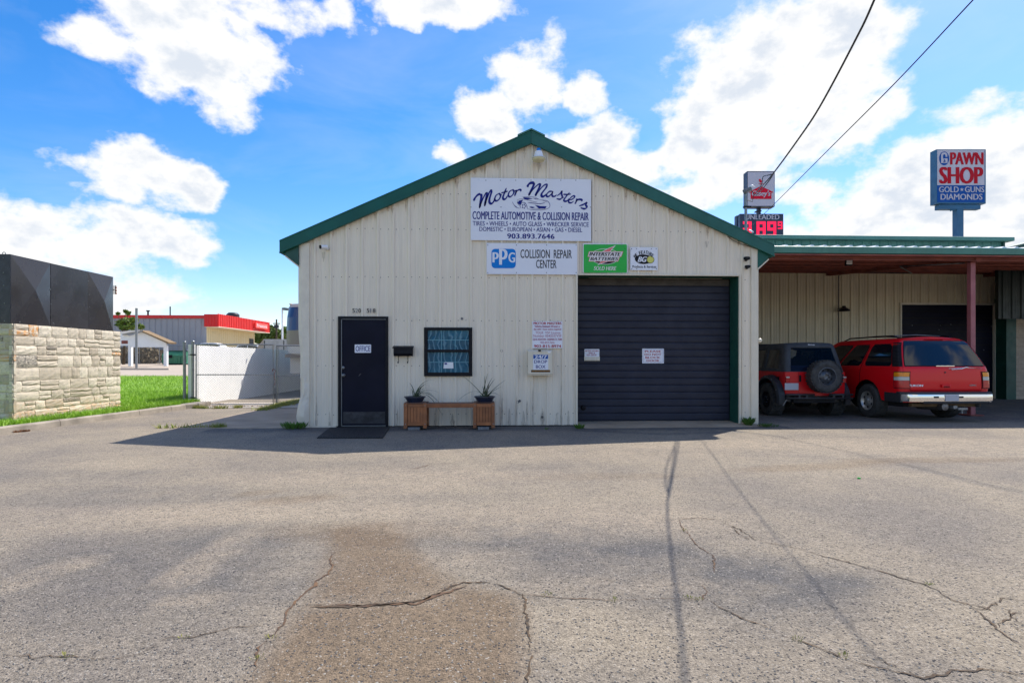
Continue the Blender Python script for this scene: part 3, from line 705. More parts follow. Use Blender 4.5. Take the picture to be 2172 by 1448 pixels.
# rust runs below the rake, grime and small dents low on the wall
def stain(u, z, w, h, m, nm):
    mb = MB(); n = 7; L_, R_ = [], []
    for i in range(n+1):
        q = i/n; ww = w*(.5+.5*math.sin(q*3+.5))*(1-q)**.6*random.uniform(.6, 1.2)+.002; L_.append((u-ww, -.0325, z-h*q)); R_.append((u+ww, -.0325, z-h*q))
    mb.v = L_+R_; mb.f = [(i, i+1, i+n+2, i+n+1) for i in range(n)]; return mb.build(nm, m, b, fix=False)
def veil(name, col, a):
    m = bpy.data.materials.new(name); m.use_nodes = True; t = NT(m.node_tree); p = t.n['Principled BSDF']; p.inputs['Base Color'].default_value = (*col, 1); p.inputs['Roughness'].default_value = .8
    o = t.node('ShaderNodeTexCoord').outputs['Object']; t.l.new(t.mapr(t.noise(t.vm('MULTIPLY', o, (22, 22, 3)), 1.5, 6, .7), .35, .7, 0, a), p.inputs['Alpha']); return m
VR, VD_ = veil('rust_run', (.30, .17, .08), .55), veil('grime', (.16, .14, .12), .6)
random.seed(31)
for k in range(26):
    u = random.uniform(.3, U1-.25); stain(u, walltop(u)-.03, random.uniform(.012, .05), random.uniform(.08, .3), VR, 'rust_run')
for (px, py, w, h) in ((1498,512,.05,.14),(1142,345,.05,.22),(687,535,.03,.2)): u, z = onv(px, py); stain(u, z, w, h, VD_, 'stain')
for (px, w, h) in ((1065,.02,.8),(1080,.03,.35),(1096,.02,.6),(1110,.04,.3),(843,.02,.35),(870,.03,.3),(925,.03,.5),(960,.05,.25),(1118,.03,.5),(1150,.05,.35),(1180,.04,.25),(1205,.03,.3),(700,.03,.3),(672,.02,.6),(1190,.02,.9),(1130,.015,.8)):
    u = onv(px, 900)[0]; mb = MB(); n = 6
    for i in range(n+1): q = i/n; ww = w*(1-q)**.5*random.uniform(.6, 1.2)+.001; mb.v += [(u-ww, -.0325, .02+h*q), (u+ww, -.0325, .02+h*q)]
    mb.f = [(2*i, 2*i+1, 2*i+3, 2*i+2) for i in range(n)]; mb.build('grime_run', VD_, b, fix=False)
for (px, py) in ((1063,860),(1068,872),(1098,852),(1102,850),(1130,865),(1161,829),(1066,846),(1150,884),(880,676),(980,676),(1064,690),(1064,744)):
    u, z = onv(px, py); MB().lathe([(0, .004), (.018, .002), (.028, 0)], (u, -.031, z), 'y', 7).build('dent', M['alu'] if random.random() < .3 else M['siding'], b, smooth=True)
# ---- office door
dr = MB().box(dL, dL+.055, -.045, .05, .0, dT).box(dR-.05, dR, -.045, .05, .0, dT).box(dL, dR, -.046, .05, dT-.045, dT).build('door_frame', M['black'], b, bevel=.004)
sl0, sl1 = onv(725, 700)[0], onv(819.5, 700)[0]
mb = MB(); mb.box(sl0-.004, sl0+.007, -.032, .0, .03, dT-.06).box(sl0, sl1, -.032, .0, .020, .032).box(sl0, sl1, -.030, 0, dT-.060, dT-.052); mb.build('weather_strip', M['steel'], b)
door = MB().box(sl0+.01, sl1, -.018, .03, .036, dT-.066).build('office_door', M['officedoor'], b, bevel=.004)
MB().box(sl0+.03, sl1-.02, -.023, -.0185, .07, .30).build('kick_plate', mat('scuffed_plate', (.055,.055,.065), .45, .5, .6, 9, bump=.3, bscale=30), door)
for (px, py) in ((728.5, 779.5), (729, 795.5)):
    u, z = onv(px, py); mb = MB(); mb.lathe([(0, -.075), (.026, -.07), (.030, -.05), (.014, -.038), (.034, -.026), (.036, -.018)] if py > 790 else [(0, -.045), (.024, -.043), (.030, -.03), (.032, -.018)], (u, 0, z), 'y', 16)
    mb.build('door_knob' if py > 790 else 'deadbolt', M['steel'], door, smooth=True)
for py in (697, 787, 876):
    u, z = onv(819.5, py); mb = MB()
    for k in range(3): mb.box(u-.01, u+.012, -.03, -.012, z-.055+k*.04, z-.02+k*.04)
    mb.build('hinge', M['steel'], door)
u, z = onv(763.5, 794.5); MB().bar((u-.02, -.0195, z-.02), (u+.02, -.0195, z+.02), .006, .002, (0, 1, 0)).build('scratch', M['alu'], door)
# ---- window
win = MB().box(wL, wL+.07, -.06, .02, wB, wT).box(wR-.07, wR, -.06, .02, wB, wT).box(wL+.07, wR-.07, -.06, .02, wT-.055, wT).box(wL+.07, wR-.07, -.06, .02, wB, wB+.075).build('window', M['black'], b, bevel=.005)
zm = onv(950, 744)[1]
MB().box(wL+.071, wR-.071, -.052, .01, zm-.025, zm+.025).build('meeting_rail', M['black'], win, bevel=.004)
for (z0, z1, y) in ((zm+.025, wT-.055, -.030), (wB+.075, zm-.025, -.022)):
    pn = MB().box(wL+.07, wR-.07, y, y+.006, z0, z1).build('pane', M['film'], win)
    x0, x1 = wL+.07, wR-.07; mb = MB()
    for k in (1, 2): mb.box(x0+(x1-x0)*k/3-.006, x0+(x1-x0)*k/3+.006, y-.004, y-.001, z0, z1)
    mb.box(x0, x1, y-.0035, y-.0005, (z0+z1)/2-.006, (z0+z1)/2+.006); mb.build('grille', mat('grille_teal', (.10,.30,.38), .3), win)
u0, z1 = onv(941, 768); u1, z0 = onv(962, 781)
mb = MB(); mb.prism([(u0+.01, z1), (u1-.005, z1), (u1, z0), (u0-.002, z0)], -.030, -.027, 'xz'); card = mb.build('notice_card', M['white'])
tag(card, 'small white paper card stuck inside the lower window pane', 'card')
MB().box(u0+.02, u0+.07, -.0325, -.0302, z1-.045, z1-.012).build('print_block', M['blueink'], card)
# ---- roller door opening
gb = onv(1400, 892)[1]
MB().box(gL-.03, gL+.012, -.045, .0, .0, gT+.035).box(gR, gR+.035, -.045, 0, 0, gT+.035).box(gL+.012, gR, -.045, 0, gT, gT+.035).build('door_casing', M['trim_cream'], b, bevel=.004)
JD = .42
MB().box(gL-.03, gL+.005, .0, JD, 0, gT).box(gR-.01, gR+.04, .0, JD, 0, gT).build('door_jamb', M['green_dark'], b)
MB().box(gL+.005, gR-.01, .0, JD-.02, gT-.0, gT+.04).build('door_head', M['green_dark'], b)
MB().box(gL+.0, gR+.03, JD+.06, JD+.1, 0, gT+.4).build('door_backing', M['interior'], b)
mb = MB()
g0, g1 = gL+.008, onv(1549.5, 700, JD)[0]
gt = onv(1400, 591, JD)[1]; NS = 20; zb0 = .06; hs = (gt-zb0)/NS
gdoor = MB().box(g0, g1, JD+.012, JD+.05, zb0-.01, gt+.05).build('roller_door', M['navy'], b)
def slatmesh(z0, z1):
    mb = MB(); h = z1-z0; P = [(JD+.012, z0+.001), (JD-.002, z0+.008), (JD-.006, z0+h*.25), (JD-.006, z1-h*.22), (JD-.001, z1-.012), (JD+.010, z1-.004), (JD+.012, z1-.001)]
    mb.v = [(g0, y, z) for y, z in P]+[(g1, y, z) for y, z in P]; n = len(P); mb.f = [(i, i+1, i+1+n, i+n) for i in range(n-1)]+[tuple(range(n)), tuple(range(n, 2*n))]
    return mb
for k in range(NS):
    o = slatmesh(zb0+k*hs, zb0+(k+1)*hs).build('slat', M['navy_dust'] if k == NS-1 else M['navy'], gdoor)
    if k == NS-1: tag(o, 'dusty brown top slat of the roller door')
MB().box(g0, g1+.03, JD-.03, JD+.01, zb0-.055, zb0-.004).build('bottom_seal', M['rubber'], gdoor)
mb = MB(); z = .15
while z < gt-.1:
    h = random.uniform(.03, .12); mb.box(g1-.004-random.uniform(0, .012), g1+.010, JD-.018, JD-.008, z, z+h); z += h+random.uniform(.01, .12)
mb.build('frayed_seal', M['alu'], gdoor)
MB().box(g1+.008, gR-.012, JD-.04, JD+.02, .03, gt+.05).build('door_track', M['black'], b)
u, z = onv(1237, 864, JD); MB().lathe([(0, -.03), (.035, -.028), (.045, -.015), (.055, -.01), (.055, 0)], (u, JD-.006, z), 'y', 18).build('exhaust_port', M['black'], gdoor, smooth=2)
# gas/ceiling light strip at the head
MB().box(gL+.3, gR-.2, JD-.09, JD-.075, gt-.012, gt+.004).build('head_flashing', mat('rusty_flashing', (.34, .27, .2), .6, 0, .4, 5), b)

# ================================================================== SIGNS ON THE FRONT
def board(name, label, box, m, y0=-.052, y1=-.034, r=.01, bev=.002):
    x0, x1, z0, z1 = box; t_ = thing(name, label, 'sign', ((x0+x1)/2, y0, z0))
    mb = MB(); mb.prism(rrect(x0, x1, z0, z1, r), y0, y1, 'xz'); mb.build('board', m, t_); return t_
def FB(x0, x1, y0, y1, v=0.0): a = onv(x0, y1, v); c = onv(x1, y0, v); return (a[0], c[0], a[1], c[1])
# main sign, measured in the enlarged crop (origin 980,360, scale 6.033)
C5 = lambda x, y: onv(980+x/6.0333, 360+y/6.0333)
def B5(x0, x1, y0, y1): a = C5(x0, y1); c = C5(x1, y0); return (a[0], c[0], a[1], c[1])
ms = board('shop_sign', 'large white sign reading Motor Masters in blue brush script under the gable', B5(112, 1646, 135, 908), M['signwhite'])
Y = -.0555
sc = MB(); w = 30
def BR(p, w=28, **k): brush(sc, p, w*1.18, C5, Y, lo=.5, **k)
BR([(150,410),(165,375),(200,335),(238,318)], 34, n=5); BR([(240,320),(248,350),(238,420),(224,502)], 32); BR([(222,500),(250,420),(290,335),(312,300)], 22); BR([(312,298),(318,330),(305,400),(288,478)], 32)
BR([(286,476),(310,400),(345,310),(372,262)], 22); BR([(374,262),(375,300),(352,380),(350,425),(372,445),(400,425),(418,385)], 28)
BR([(470,318),(435,340),(418,385),(435,410),(470,392),(492,350),(480,320),(462,318)], 22); BR([(490,335),(510,325)], 14)
BR([(566,245),(545,300),(522,365),(535,390),(560,378),(580,345)], 26); BR([(500,308),(540,298),(585,285)], 18)
BR([(642,270),(608,290),(590,335),(608,358),(640,340),(662,300),(652,272),(636,272)], 22); BR([(660,290),(685,275)], 14)
BR([(694,268),(688,300),(670,348)], 26); BR([(682,312),(705,280),(735,266),(750,272),(746,290)], 22)
sc.build('script_word', M['blueink'], ms, fix=False); sc = MB()
BR([(835,235),(845,205),(875,182),(925,178)], 36, n=5); BR([(925,180),(905,230),(870,300),(850,342)], 36); BR([(850,342),(900,270),(960,210),(1000,185)], 22); BR([(1002,186),(985,240),(950,310),(935,348)], 34)
BR([(935,346),(990,270),(1040,215),(1088,192)], 22); BR([(1090,194),(1070,245),(1020,310),(1015,345),(1040,352),(1078,320)], 30)
BR([(1155,290),(1115,290),(1080,325),(1082,352),(1110,350),(1145,315),(1160,292)], 22); BR([(1160,285),(1148,325),(1155,350),(1185,350),(1205,330)], 22)
BR([(1210,345),(1250,318),(1272,285),(1270,325),(1278,360),(1250,388),(1205,380)], 22); BR([(1275,375),(1300,360)], 14)
BR([(1372,300),(1330,350),(1300,395),(1315,415),(1345,405),(1365,380)], 24); BR([(1290,325),(1335,328),(1388,322)], 18)
BR([(1370,398),(1405,388),(1435,362),(1425,345),(1395,360),(1362,400),(1365,430),(1395,432),(1425,412)], 20)
BR([(1466,378),(1458,410),(1440,450)], 24); BR([(1450,418),(1478,394),(1510,390),(1528,400),(1522,416)], 24)
BR([(1492,474),(1540,458),(1590,432),(1578,460),(1592,488),(1562,510),(1512,496)], 24)
sc.build('script_word', M['blueink'], ms, fix=False)
car = MB(); y2 = Y-.0006
for p, w in (([(770,360),(840,358),(920,362),(985,392)], 5), ([(700,395),(760,385),(830,395),(900,415),(960,425)], 5), ([(640,420),(660,455),(690,490),(740,505)], 5), ([(660,460),(700,490)], 5),
             ([(750,500),(740,470),(765,435),(800,432),(825,470),(835,510)], 7), ([(835,512),(930,525),(1040,522),(1110,495),(1118,450),(1085,410),(1020,398)], 6),
             ([(840,430),(920,440),(1000,445),(1060,430)], 9), ([(870,495),(930,505),(1000,510)], 5), ([(985,392),(1040,405),(1080,425)], 4), ([(720,400),(705,430),(735,470)], 5)): brush(car, p, w, C5, y2, lo=.6)
for p in ([(775,362),(850,368),(905,382),(840,392),(800,390)], [(900,372),(980,390),(935,390)], [(705,435),(730,405),(780,395),(760,430),(745,465)], [(930,460),(1000,475),(1080,478),(1060,510),(980,508)], [(855,490),(880,480),(930,488),(900,500)]): flat(car, p, C5, y2)
for a in range(5): flat(car, ell(788+20*math.cos(a*1.257), 478+24*math.sin(a*1.257), 8, 10, 8), C5, y2)
car.build('car_drawing', M['blueink'], ms, fix=False)
lettering('COMPLETE AUTOMOTIVE & COLLISION REPAIR', B5(135, 1615, 558, 643), Y, M['blueink'], ms, .035)
lettering('TIRES • WHEELS • AUTO GLASS • WRECKER SERVICE', B5(138, 1615, 682, 724), Y, M['blueink'], ms, .012)
lettering('DOMESTIC • EUROPEAN • ASIAN • GAS • DIESEL', B5(222, 1532, 752, 794), Y, M['blueink'], ms, .012)
lettering('903.893.7646', B5(576, 1180, 830, 888), Y, M['blueink'], ms, .04, spacing=1.05)
def screws(parent, pts_, y):
    for (u, z) in pts_: MB().lathe([(0, y-.004), (.008, y-.003), (.010, y)], (u, 0, z), 'y', 8).build('screw', M['alu'], parent)
screws(ms, [C5(x, 147) for x in (305, 490, 685, 880, 1070, 1260, 1450)]+[C5(x, 488) for x in (115, 498, 1270, 1640)], -.053)
ps = board('paint_sign', 'white sign with blue rounded PPG logo and COLLISION REPAIR CENTER', B5(315, 1470, 955, 1340), M['signwhite'])
mb = MB(); rr = [(x, y) for x, y in rrect(377, 686, 1019, 1266, 45)]; flat(mb, rr, C5, Y+.0005); mb.build('logo_panel', M['ppgblue'], ps, fix=False)
lettering('p', B5(388, 470, 1064, 1192), Y-.001, M['signwhite'], ps, .05); lettering('p', B5(474, 582, 1021, 1220), Y-.0012, M['signwhite'], ps, .05); lettering('G', B5(592, 678, 1066, 1192), Y-.001, M['signwhite'], ps, .045)
lettering('COLLISION  REPAIR', B5(746, 1400, 1032, 1136), Y, M['darkink'], ps, .012); lettering('CENTER', B5(945, 1204, 1160, 1264), Y, M['darkink'], ps, .012)
screws(ps, [C5(x, 972) for x in (330, 695, 1078, 1455)]+[C5(x, 1322) for x in (330, 695, 1078, 1455)], -.053)
# green battery sign (crop origin 1220,500, scale 10.86)
C6 = lambda x, y: onv(1220+x/10.86, 500+y/10.86)
def B6(x0, x1, y0, y1): a = C6(x0, y1); c = C6(x1, y0); return (a[0], c[0], a[1], c[1])
isg = board('battery_sign', 'bright green sign reading INTERSTATE BATTERIES SOLD HERE', B6(168, 1192, 195, 862), M['signwhite'], r=.03)
mb = MB(); flat(mb, rrect(184, 1178, 210, 862, 25), C6, Y+.0012); mb.build('green_panel', M['sgreen'], isg, fix=False)
mb = MB(); brush(mb, ell(675, 490, 330, 178, 30), 10, C6, Y+.0008, closed=True, n=2, lo=1); mb.build('oval_line', M['pale'], isg, fix=False)
mb = MB(); flat(mb, ell(675, 490, 320, 172, 20, a0=.7, a1=math.pi-.7, end=True), C6, Y+.0004); mb.build('oval_shade', M['darkink'], isg, fix=False)
mb = MB(); flat(mb, [(925,228),(790,385),(585,385),(700,320)], C6, Y); flat(mb, [(590,560),(760,600),(500,690),(560,620)], C6, Y); mb.build('bolt_edge', M['pale'], isg, fix=False)
mb = MB(); flat(mb, [(870,262),(780,380),(615,382),(720,325)], C6, Y-.0004); mb.build('bolt', M['pink'], isg, fix=False); mb = MB(); flat(mb, [(600,570),(735,602),(535,660),(580,610)], C6, Y-.0004); mb.build('bolt_tip', M['pink'], isg, fix=False)
mb = MB(); flat(mb, [(305,372),(1095,372),(1050,495),(1010,500),(1000,540),(975,605),(295,605),(325,500),(272,498)], C6, Y-.0008); mb.build('name_band', M['pink'], isg, fix=False)
mb = MB(); flat(mb, [(312,380),(1082,380),(1042,488),(1000,494),(990,540),(968,597),(306,597),(333,494),(284,490)], C6, Y-.0012); mb.build('name_band', M['pale'], isg, fix=False)
lettering('INTERSTATE', B6(308, 1040, 400, 473), Y-.002, M['darkink'], isg, .055, .3); lettering('BATTERIES', B6(332, 985, 508, 577), Y-.002, M['darkink'], isg, .04, .3)
lettering('SOLD HERE', B6(415, 935, 718, 803), Y, M['pale'], isg, .04, .2)
screws(isg, [C6(x, 218) for x in (385, 718, 1055)], -.0545)
bgs = board('lubricant_sign', 'small white sign reading WE FEATURE BG Products & Services', B6(1258, 1885, 280, 800), M['signwhite'], r=.015)
word = 'WE FEATURE'; cx, cy, rr_ = 1570, 640, 262
for i, ch in enumerate(word):
    if ch == ' ': continue
    pos = [-.93,-.73,0,-.37,-.18,.03,.23,.43,.64,.83][i]*1.0
    a = pos*.98; px_, py_ = cx+rr_*1.0*math.sin(a), cy-rr_*math.cos(a)*.95
    ww = 23 if ch != 'W' else 34
    lettering(ch, B6(px_-ww, px_+ww, py_-40, py_+40), Y, M['darkink'], bgs, .04, rot=-a*.75)
mb = MB(); flat(mb, ell(1560, 552, 202, 110, 30, tilt=.04), C6, Y+.0006); mb.build('logo_oval', M['darkink'], bgs, fix=False)
mb = MB(); flat(mb, ell(1712, 562, 92, 86), C6, Y); mb.build('logo_disc_edge', M['darkink'], bgs, fix=False)
mb = MB(); flat(mb, ell(1716, 560, 78, 76), C6, Y-.0005); mb.build('logo_disc', M['yellow'], bgs, fix=False)
lettering('BG', B6(1420, 1640, 492, 615), Y-.001, M['signwhite'], bgs, .07, .35)
lettering('Products & Services', B6(1303, 1848, 695, 748), Y, M['darkink'], bgs, .02)
screws(bgs, [C6(x, 312) for x in (1285, 1398, 1738, 1848)]+[C6(x, 768) for x in (1290, 1400, 1855)], -.053)
# red lettered notice and drop box (crop origin 1110,660, scale 6.206)
C7 = lambda x, y, v=0.0: onv(1110+x/6.206, 660+y/6.206, v)
def B7(x0, x1, y0, y1, v=0.0): a = C7(x0, y1, v); c = C7(x1, y0, v); return (a[0], c[0], a[1], c[1])
rn = board('notice_sign', 'white notice board with rows of faded red lettering above the drop box', B7(116, 510, 135, 486), M['signwhite'])
for s, bx, m_, w_ in (('MOTOR MASTERS', (132,497,145,176), 'inkred', .04), ('Vehicles Released 24 hours a', (145,480,186,214), 'inkfade', .05), ('day with 1 hour notice required', (133,493,226,256), 'inkfade', .05),
                      ('TDLR  VSF License', (157,485,267,299), 'inkfade', .0), ('Number 0542037VSF', (130,497,308,340), 'inkfade', .0), ('520 N. HOUSTON - SHERMAN TX. 75090', (124,503,357,385), 'inkfade', .04),
                      ('903-893-7646', (222,407,398,426), 'inkfade', .0), ('903-815-8974', (137,493,442,476), 'inkred', .035)):
    lettering(s, B7(*bx), Y, M[m_], rn, w_)
dbx = thing('drop_box', 'beige metal 24/7 drop box mounted on the wall beside the roller door', 'drop box', (C7(222, 845)[0], -.15, C7(222, 845)[1]))
V = -.18; x0, x1, z0, z1 = B7(62, 384, 515, 846, V)
mb = MB(); mb.prism([(-.035, z0), (V+.02, z0), (V+.02, z0+.02), (V, z0+.03), (V, z1-.02), (V+.03, z1), (-.035, z1+.02)], x0, x1, 'yz'); mb.build('box_body', M['trim_cream'], dbx, bevel=.004)
x0, x1, z0, z1 = B7(128, 328, 570, 768, V); MB().prism(rrect(x0, x1, z0, z1, .012), V-.004, V-.0005, 'xz').build('label_plate', M['signwhite'], dbx)
x0, x1, z0, z1 = B7(131, 325, 572, 626, V); MB().box(x0, x1, V-.0055, V-.0042, z0, z1).build('blue_band', M['ppgblue'] if False else M['faceblue'], dbx)
lettering('24/7', B7(148, 312, 577, 620, V), V-.0065, M['signwhite'], dbx, .05); lettering('DROP', B7(142, 313, 642, 684, V), V-.0055, M['blueink'], dbx, .02); lettering('BOX', B7(165, 292, 707, 750, V), V-.0055, M['blueink'], dbx, .02)
x0, x1, z0, z1 = B7(103, 353, 772, 801, V); MB().box(x0, x1, V-.004, V-.0005, z0, z1).build('label_strip', M['darkink'], dbx)
lettering('24/7 VEHICLE KEYS FOR PICKUP', B7(112, 345, 778, 795, V), V-.0055, mat('orange_ink', (.6,.25,.04), .5), dbx, .02)
x0, x1, z0, z1 = B7(198, 230, 507, 528, V); MB().box(x0, x1, V-.03, V+.02, z0, z1).build('latch', M['black'], dbx)
x0, x1, z0, z1 = B7(324, 358, 525, 550, V); MB().prism([(p[0], p[1]) for p in ell((x0+x1)/2, (z0+z1)/2, .032, .018, 14)], V-.003, V-.0005, 'xz').build('round_sticker', M['white'], dbx)
VD = JD-.006
pd = board('door_notice', 'white sign with red words PLEASE DO NOT BLOCK DOOR on the roller door', B7(1564, 1850, 491, 685, VD), M['signwhite'], VD-.006, VD-.0005, .012)
mb = MB(); brush(mb, [C for C in rrect(1575, 1839, 502, 672, 10, 2)], 3, lambda x, y: C7(x, y, VD), VD-.0068, closed=True, n=1, lo=1); mb.build('border_line', M['blueink'], pd, fix=False)
for s, bx in (('PLEASE', (1597,1812,515,541)), ('DO NOT', (1595,1815,554,581)), ('BLOCK', (1606,1803,594,622)), ('DOOR', (1622,1788,635,662))): lettering(s, B7(*bx, VD), VD-.0072, M['inkred'], pd, .03)
mslot = thing('mail_slot', 'small white after hours mail and key drop slot on the roller door', 'mail slot', (C7(902, 650, VD)[0], VD, C7(902, 650, VD)[1]))
x0, x1, z0, z1 = B7(805, 1000, 497, 598, VD); MB().prism(rrect(x0, x1, z0, z1, .012), VD-.006, VD, 'xz').build('board', M['signwhite'], mslot)
for s, bx in (('AFTER HOURS', (812,990,512,530)), ('MAIL &', (862,942,540,557)), ('KEY DROP', (835,963,565,583))): lettering(s, B7(*bx, VD), VD-.0075, M['inkred'], mslot, .03)
x0, x1, z0, z1 = B7(800, 1005, 598, 652, VD); MB().prism([(VD-.012, z0), (VD-.02, z0+.015), (VD-.012, z1), (VD, z1), (VD, z0)], x0, x1, 'yz').build('slot_cover', M['trim_cream'], mslot)
ofs = thing('office_sign', 'small white OFFICE sign with dark blue letters on the black door', 'sign', (onv(770, 748)[0], -.02, onv(770, 748)[1]))
a = FB(753, 787.5, 730.5, 748); MB().prism(rrect(*a, .012), -.026, -.0185, 'xz').build('board', M['signwhite'], ofs)
lettering('OFFICE', FB(755, 786, 733.5, 745), -.0275, M['blueink'], ofs, .016)
# house numbers above the door
for nm, xs_, lab in (('520', (748, 754.5, 761), 'left black house number 520 over the office door, above the lock side'), ('518', (778.5, 784.5, 791.5), 'right black house number 518 over the office door, its one almost gone')):
    u, z = onv(xs_[1]+3, 664); hn = thing('house_number', lab, 'number', (u, -.03, z), 'house numbers over the office door')
    for i, ch in enumerate(nm):
        lettering(ch, FB(xs_[i]+(1.5 if ch == '1' else 0), xs_[i]+(3.5 if ch == '1' else 5.5), 654.5, 663.5), -.034, M['darkink'] if i != 1 else M['alu'], hn, .012, name='digit')
# ================================================================== THINGS ON AND BY THE FRONT
mx = thing('mailbox', 'small black wall mailbox with two paper hooks between door and window', 'mailbox', (onv(855, 768)[0], -.08, onv(855, 768)[1]))
u0, z1 = onv(833, 733, -.1); u1, z0 = onv(877, 755, -.1)
MB().prism([(-.035, z0), (-.11, z0), (-.135, z0+.05), (-.13, z1-.03), (-.035, z1-.01)], u0+.02, u1-.015, 'yz').build('box_body', M['black'], mx, bevel=.005)
MB().prism([(-.033, z1), (-.15, z1-.035), (-.15, z1-.055), (-.033, z1-.02)], u0, u1, 'yz').build('lid', M['darkink'], mx, bevel=.004)
for px in (846.5, 866.5):
    u, z = onv(px, 757); MB().tube([(u, -.08, z+.02), (u, -.08, z-.10), (u-.003, -.10, z-.12), (u-.006, -.125, z-.115), (u-.006, -.128, z-.09)], .007, 6).build('paper_hook', M['black'], mx, smooth=True)
# planter bench
pb = thing('planter_bench', 'orange cedar bench held between two square slatted planter boxes', 'bench', (onv(953, 905, -.4)[0], -.36, 0))
def planter(px0, px1, w_top):
    u0 = onv(px0, 900, -.58)[0]; u1 = onv(px1, 900, -.58)[0]; y0, y1 = -.58, -.16; z0, z1 = .055, .505; w = .065
    for (ua, ya) in ((u0, y0), (u1-w, y0), (u0, y1-w), (u1-w, y1-w)): MB().box(ua, ua+w, ya, ya+w, z0-.02, z1).build('post', M['wood'], pb, bevel=.004)
    for (za, zb_) in ((z0+.03, z0+.09), (z1-.075, z1-.012)):
        MB().box(u0+w+.002, u1-w-.002, y0+.012, y0+.04, za, zb_).build('rail', M['wood'], pb, bevel=.003)
        MB().box(u0+.012, u0+.04, y0+w, y1-w, za, zb_).build('rail', M['wood'], pb); MB().box(u1-.04, u1-.012, y0+w, y1-w, za, zb_).build('rail', M['wood'], pb)
    n = 5; a, b_ = u0+w+.002, u1-w-.002
    for k in range(n): MB().box(a+(b_-a)*k/n+.003, a+(b_-a)*(k+1)/n-.003, y0+.022, y0+.036, z0+.092, z1-.077).build('slat', M['wood'], pb)
    for k in range(5):
        a2, b2 = y0+w, y1-w
        for uu in (u0+.022, u1-.034): MB().box(uu, uu+.012, a2+(b2-a2)*k/5+.003, a2+(b2-a2)*(k+1)/5-.003, z0+.092, z1-.077).build('slat', M['wood'], pb)
    MB().box(u0+.01, u1-.01, y0+.01, y1-.01, z1+.001, z1+.012).build('box_top', M['woodgrey'], pb)
    MB().box(u0+.045, u1-.045, y0+.045, y1-.045, z0, z1-.01).build('liner', M['black'], pb)
    for ua in (u0+.015, u1-.05):
        for za in (z0+.06, z1-.04): MB().lathe([(0, -.006), (.009, -.004), (.010, 0)], (ua+.02, y0, za), 'y', 8).build('bolt', M['steel'], pb)
    return u0, u1, z1
A = planter(856, 905, 0); B = planter(1003.5, 1049.5, 0)
for k in range(4):
    y0 = -.55+k*.092; MB().box(A[1]-.012, B[0]+.012, y0, y0+.082, .472, .497).build('seat_slat', M['woodgrey'], pb, bevel=.003)
MB().box(A[1]+.001, B[0]-.001, -.565, -.553, .42, .495).build('apron_board', M['wood'], pb, bevel=.003)
for (u0, u1, lab) in ((A[0]+.085, A[0]+.30, 'grey paver block under the left planter box'), (B[0]+.09, B[0]+.30, 'grey paver block under the right planter box')):
    tag(MB().box(u0, u1, -.60, -.36, .004, .055).build('paver_block', M['block'], bevel=.004), lab, 'block', 'blocks under the planter boxes')
def potplant(px, base_z, lab, specs, seed):
    random.seed(seed); u = onv(px, 860, -.42)[0]; t_ = thing('potted_plant', lab, 'plant', (u, -.38, base_z), 'potted plants on the planter bench')
    mb = MB(); mb.lathe([(0, .0), (.14, .0), (.19, .085), (.205, .09), (.205, .105), (.185, .105), (.175, .08), (0, .08)], (u, -.38, base_z), 'z', 20); mb.build('pot', M['pot'], t_, smooth=2)
    mb = MB(); mb.lathe([(0, .097), (.10, .09), (.18, .078)], (u, -.38, base_z), 'z', 14); mb.build('soil', M['soil'], t_, smooth=True)
    for (ex, ez, bx, arch) in specs:
        n = 9; P = []; s = Vector((u+bx*.3+random.uniform(-.04, .04), -.38+random.uniform(-.05, .05), base_z+.09)); e = Vector((u+ex, -.38+random.uniform(-.16, .14), base_z+ez))
        c = (s+e)/2+Vector((ex*-.15, 0, arch)); mb = MB()
        for k in range(n):
            q = k/(n-1); p = s*(1-q)**2+c*2*q*(1-q)+e*q*q; ww = .008*(1-q**2)+.0015
            mb.v += [tuple(p+Vector((-ww, 0, 0))), tuple(p+Vector((0, -ww*.7, -ww*.3))), tuple(p+Vector((ww, 0, 0)))]
        for k in range(n-1):
            a_ = k*3; mb.f += [(a_, a_+1, a_+4, a_+3), (a_+1, a_+2, a_+5, a_+4)]
        mb.build('leaf', M['leaf'], t_, fix=False)
s1 = [(.38,.42,0,.2),(.30,.30,0,.2),(.42,.24,0,.18),(.47,.17,0,.2),(.36,.10,.1,.22),(.42,.02,.1,.25),(-.11,.36,0,.08),(-.07,.25,0,.05),(.12,.24,0,.05),(.18,.30,0,.1),(.22,.20,0,.12),(.05,.26,0,.02),(-.02,.20,0,.02),(.28,.13,0,.15),(.33,.2,0,.15),(.5,-.06,.15,.3),(.53,-.28,.2,.4),(.16,.14,0,.1),(.09,.3,0,.02),(.25,.36,0,.12)]
potplant(879.5, .518, 'spiky grass-like plant in a dark blue pot on the left planter box', s1, 3)
s2 = [(-.47,.53,-.1,.0),(-.53,.0,-.1,.30),(.06,.54,0,.05),(.0,.50,0,.02),(.15,.46,0,.06),(.20,.44,0,.05),(.41,.42,.2,.0),(.34,.30,.2,.02),(-.04,.30,0,.02),(.03,.26,0,.02),(.09,.34,0,.03),(-.06,.2,0,.02),(.13,.22,.1,.03),(.25,.15,.1,.1),(.30,.12,.1,.12),(-.12,.12,-.1,.05),(.02,.40,0,.0),(.12,.16,0,.02),(.17,.11,.1,.02),(-.15,.08,-.1,.03)]
potplant(1028, .518, 'spiky plant in a dark blue pot on the right planter box, with long stray leaves', s2, 5)
random.seed(11)
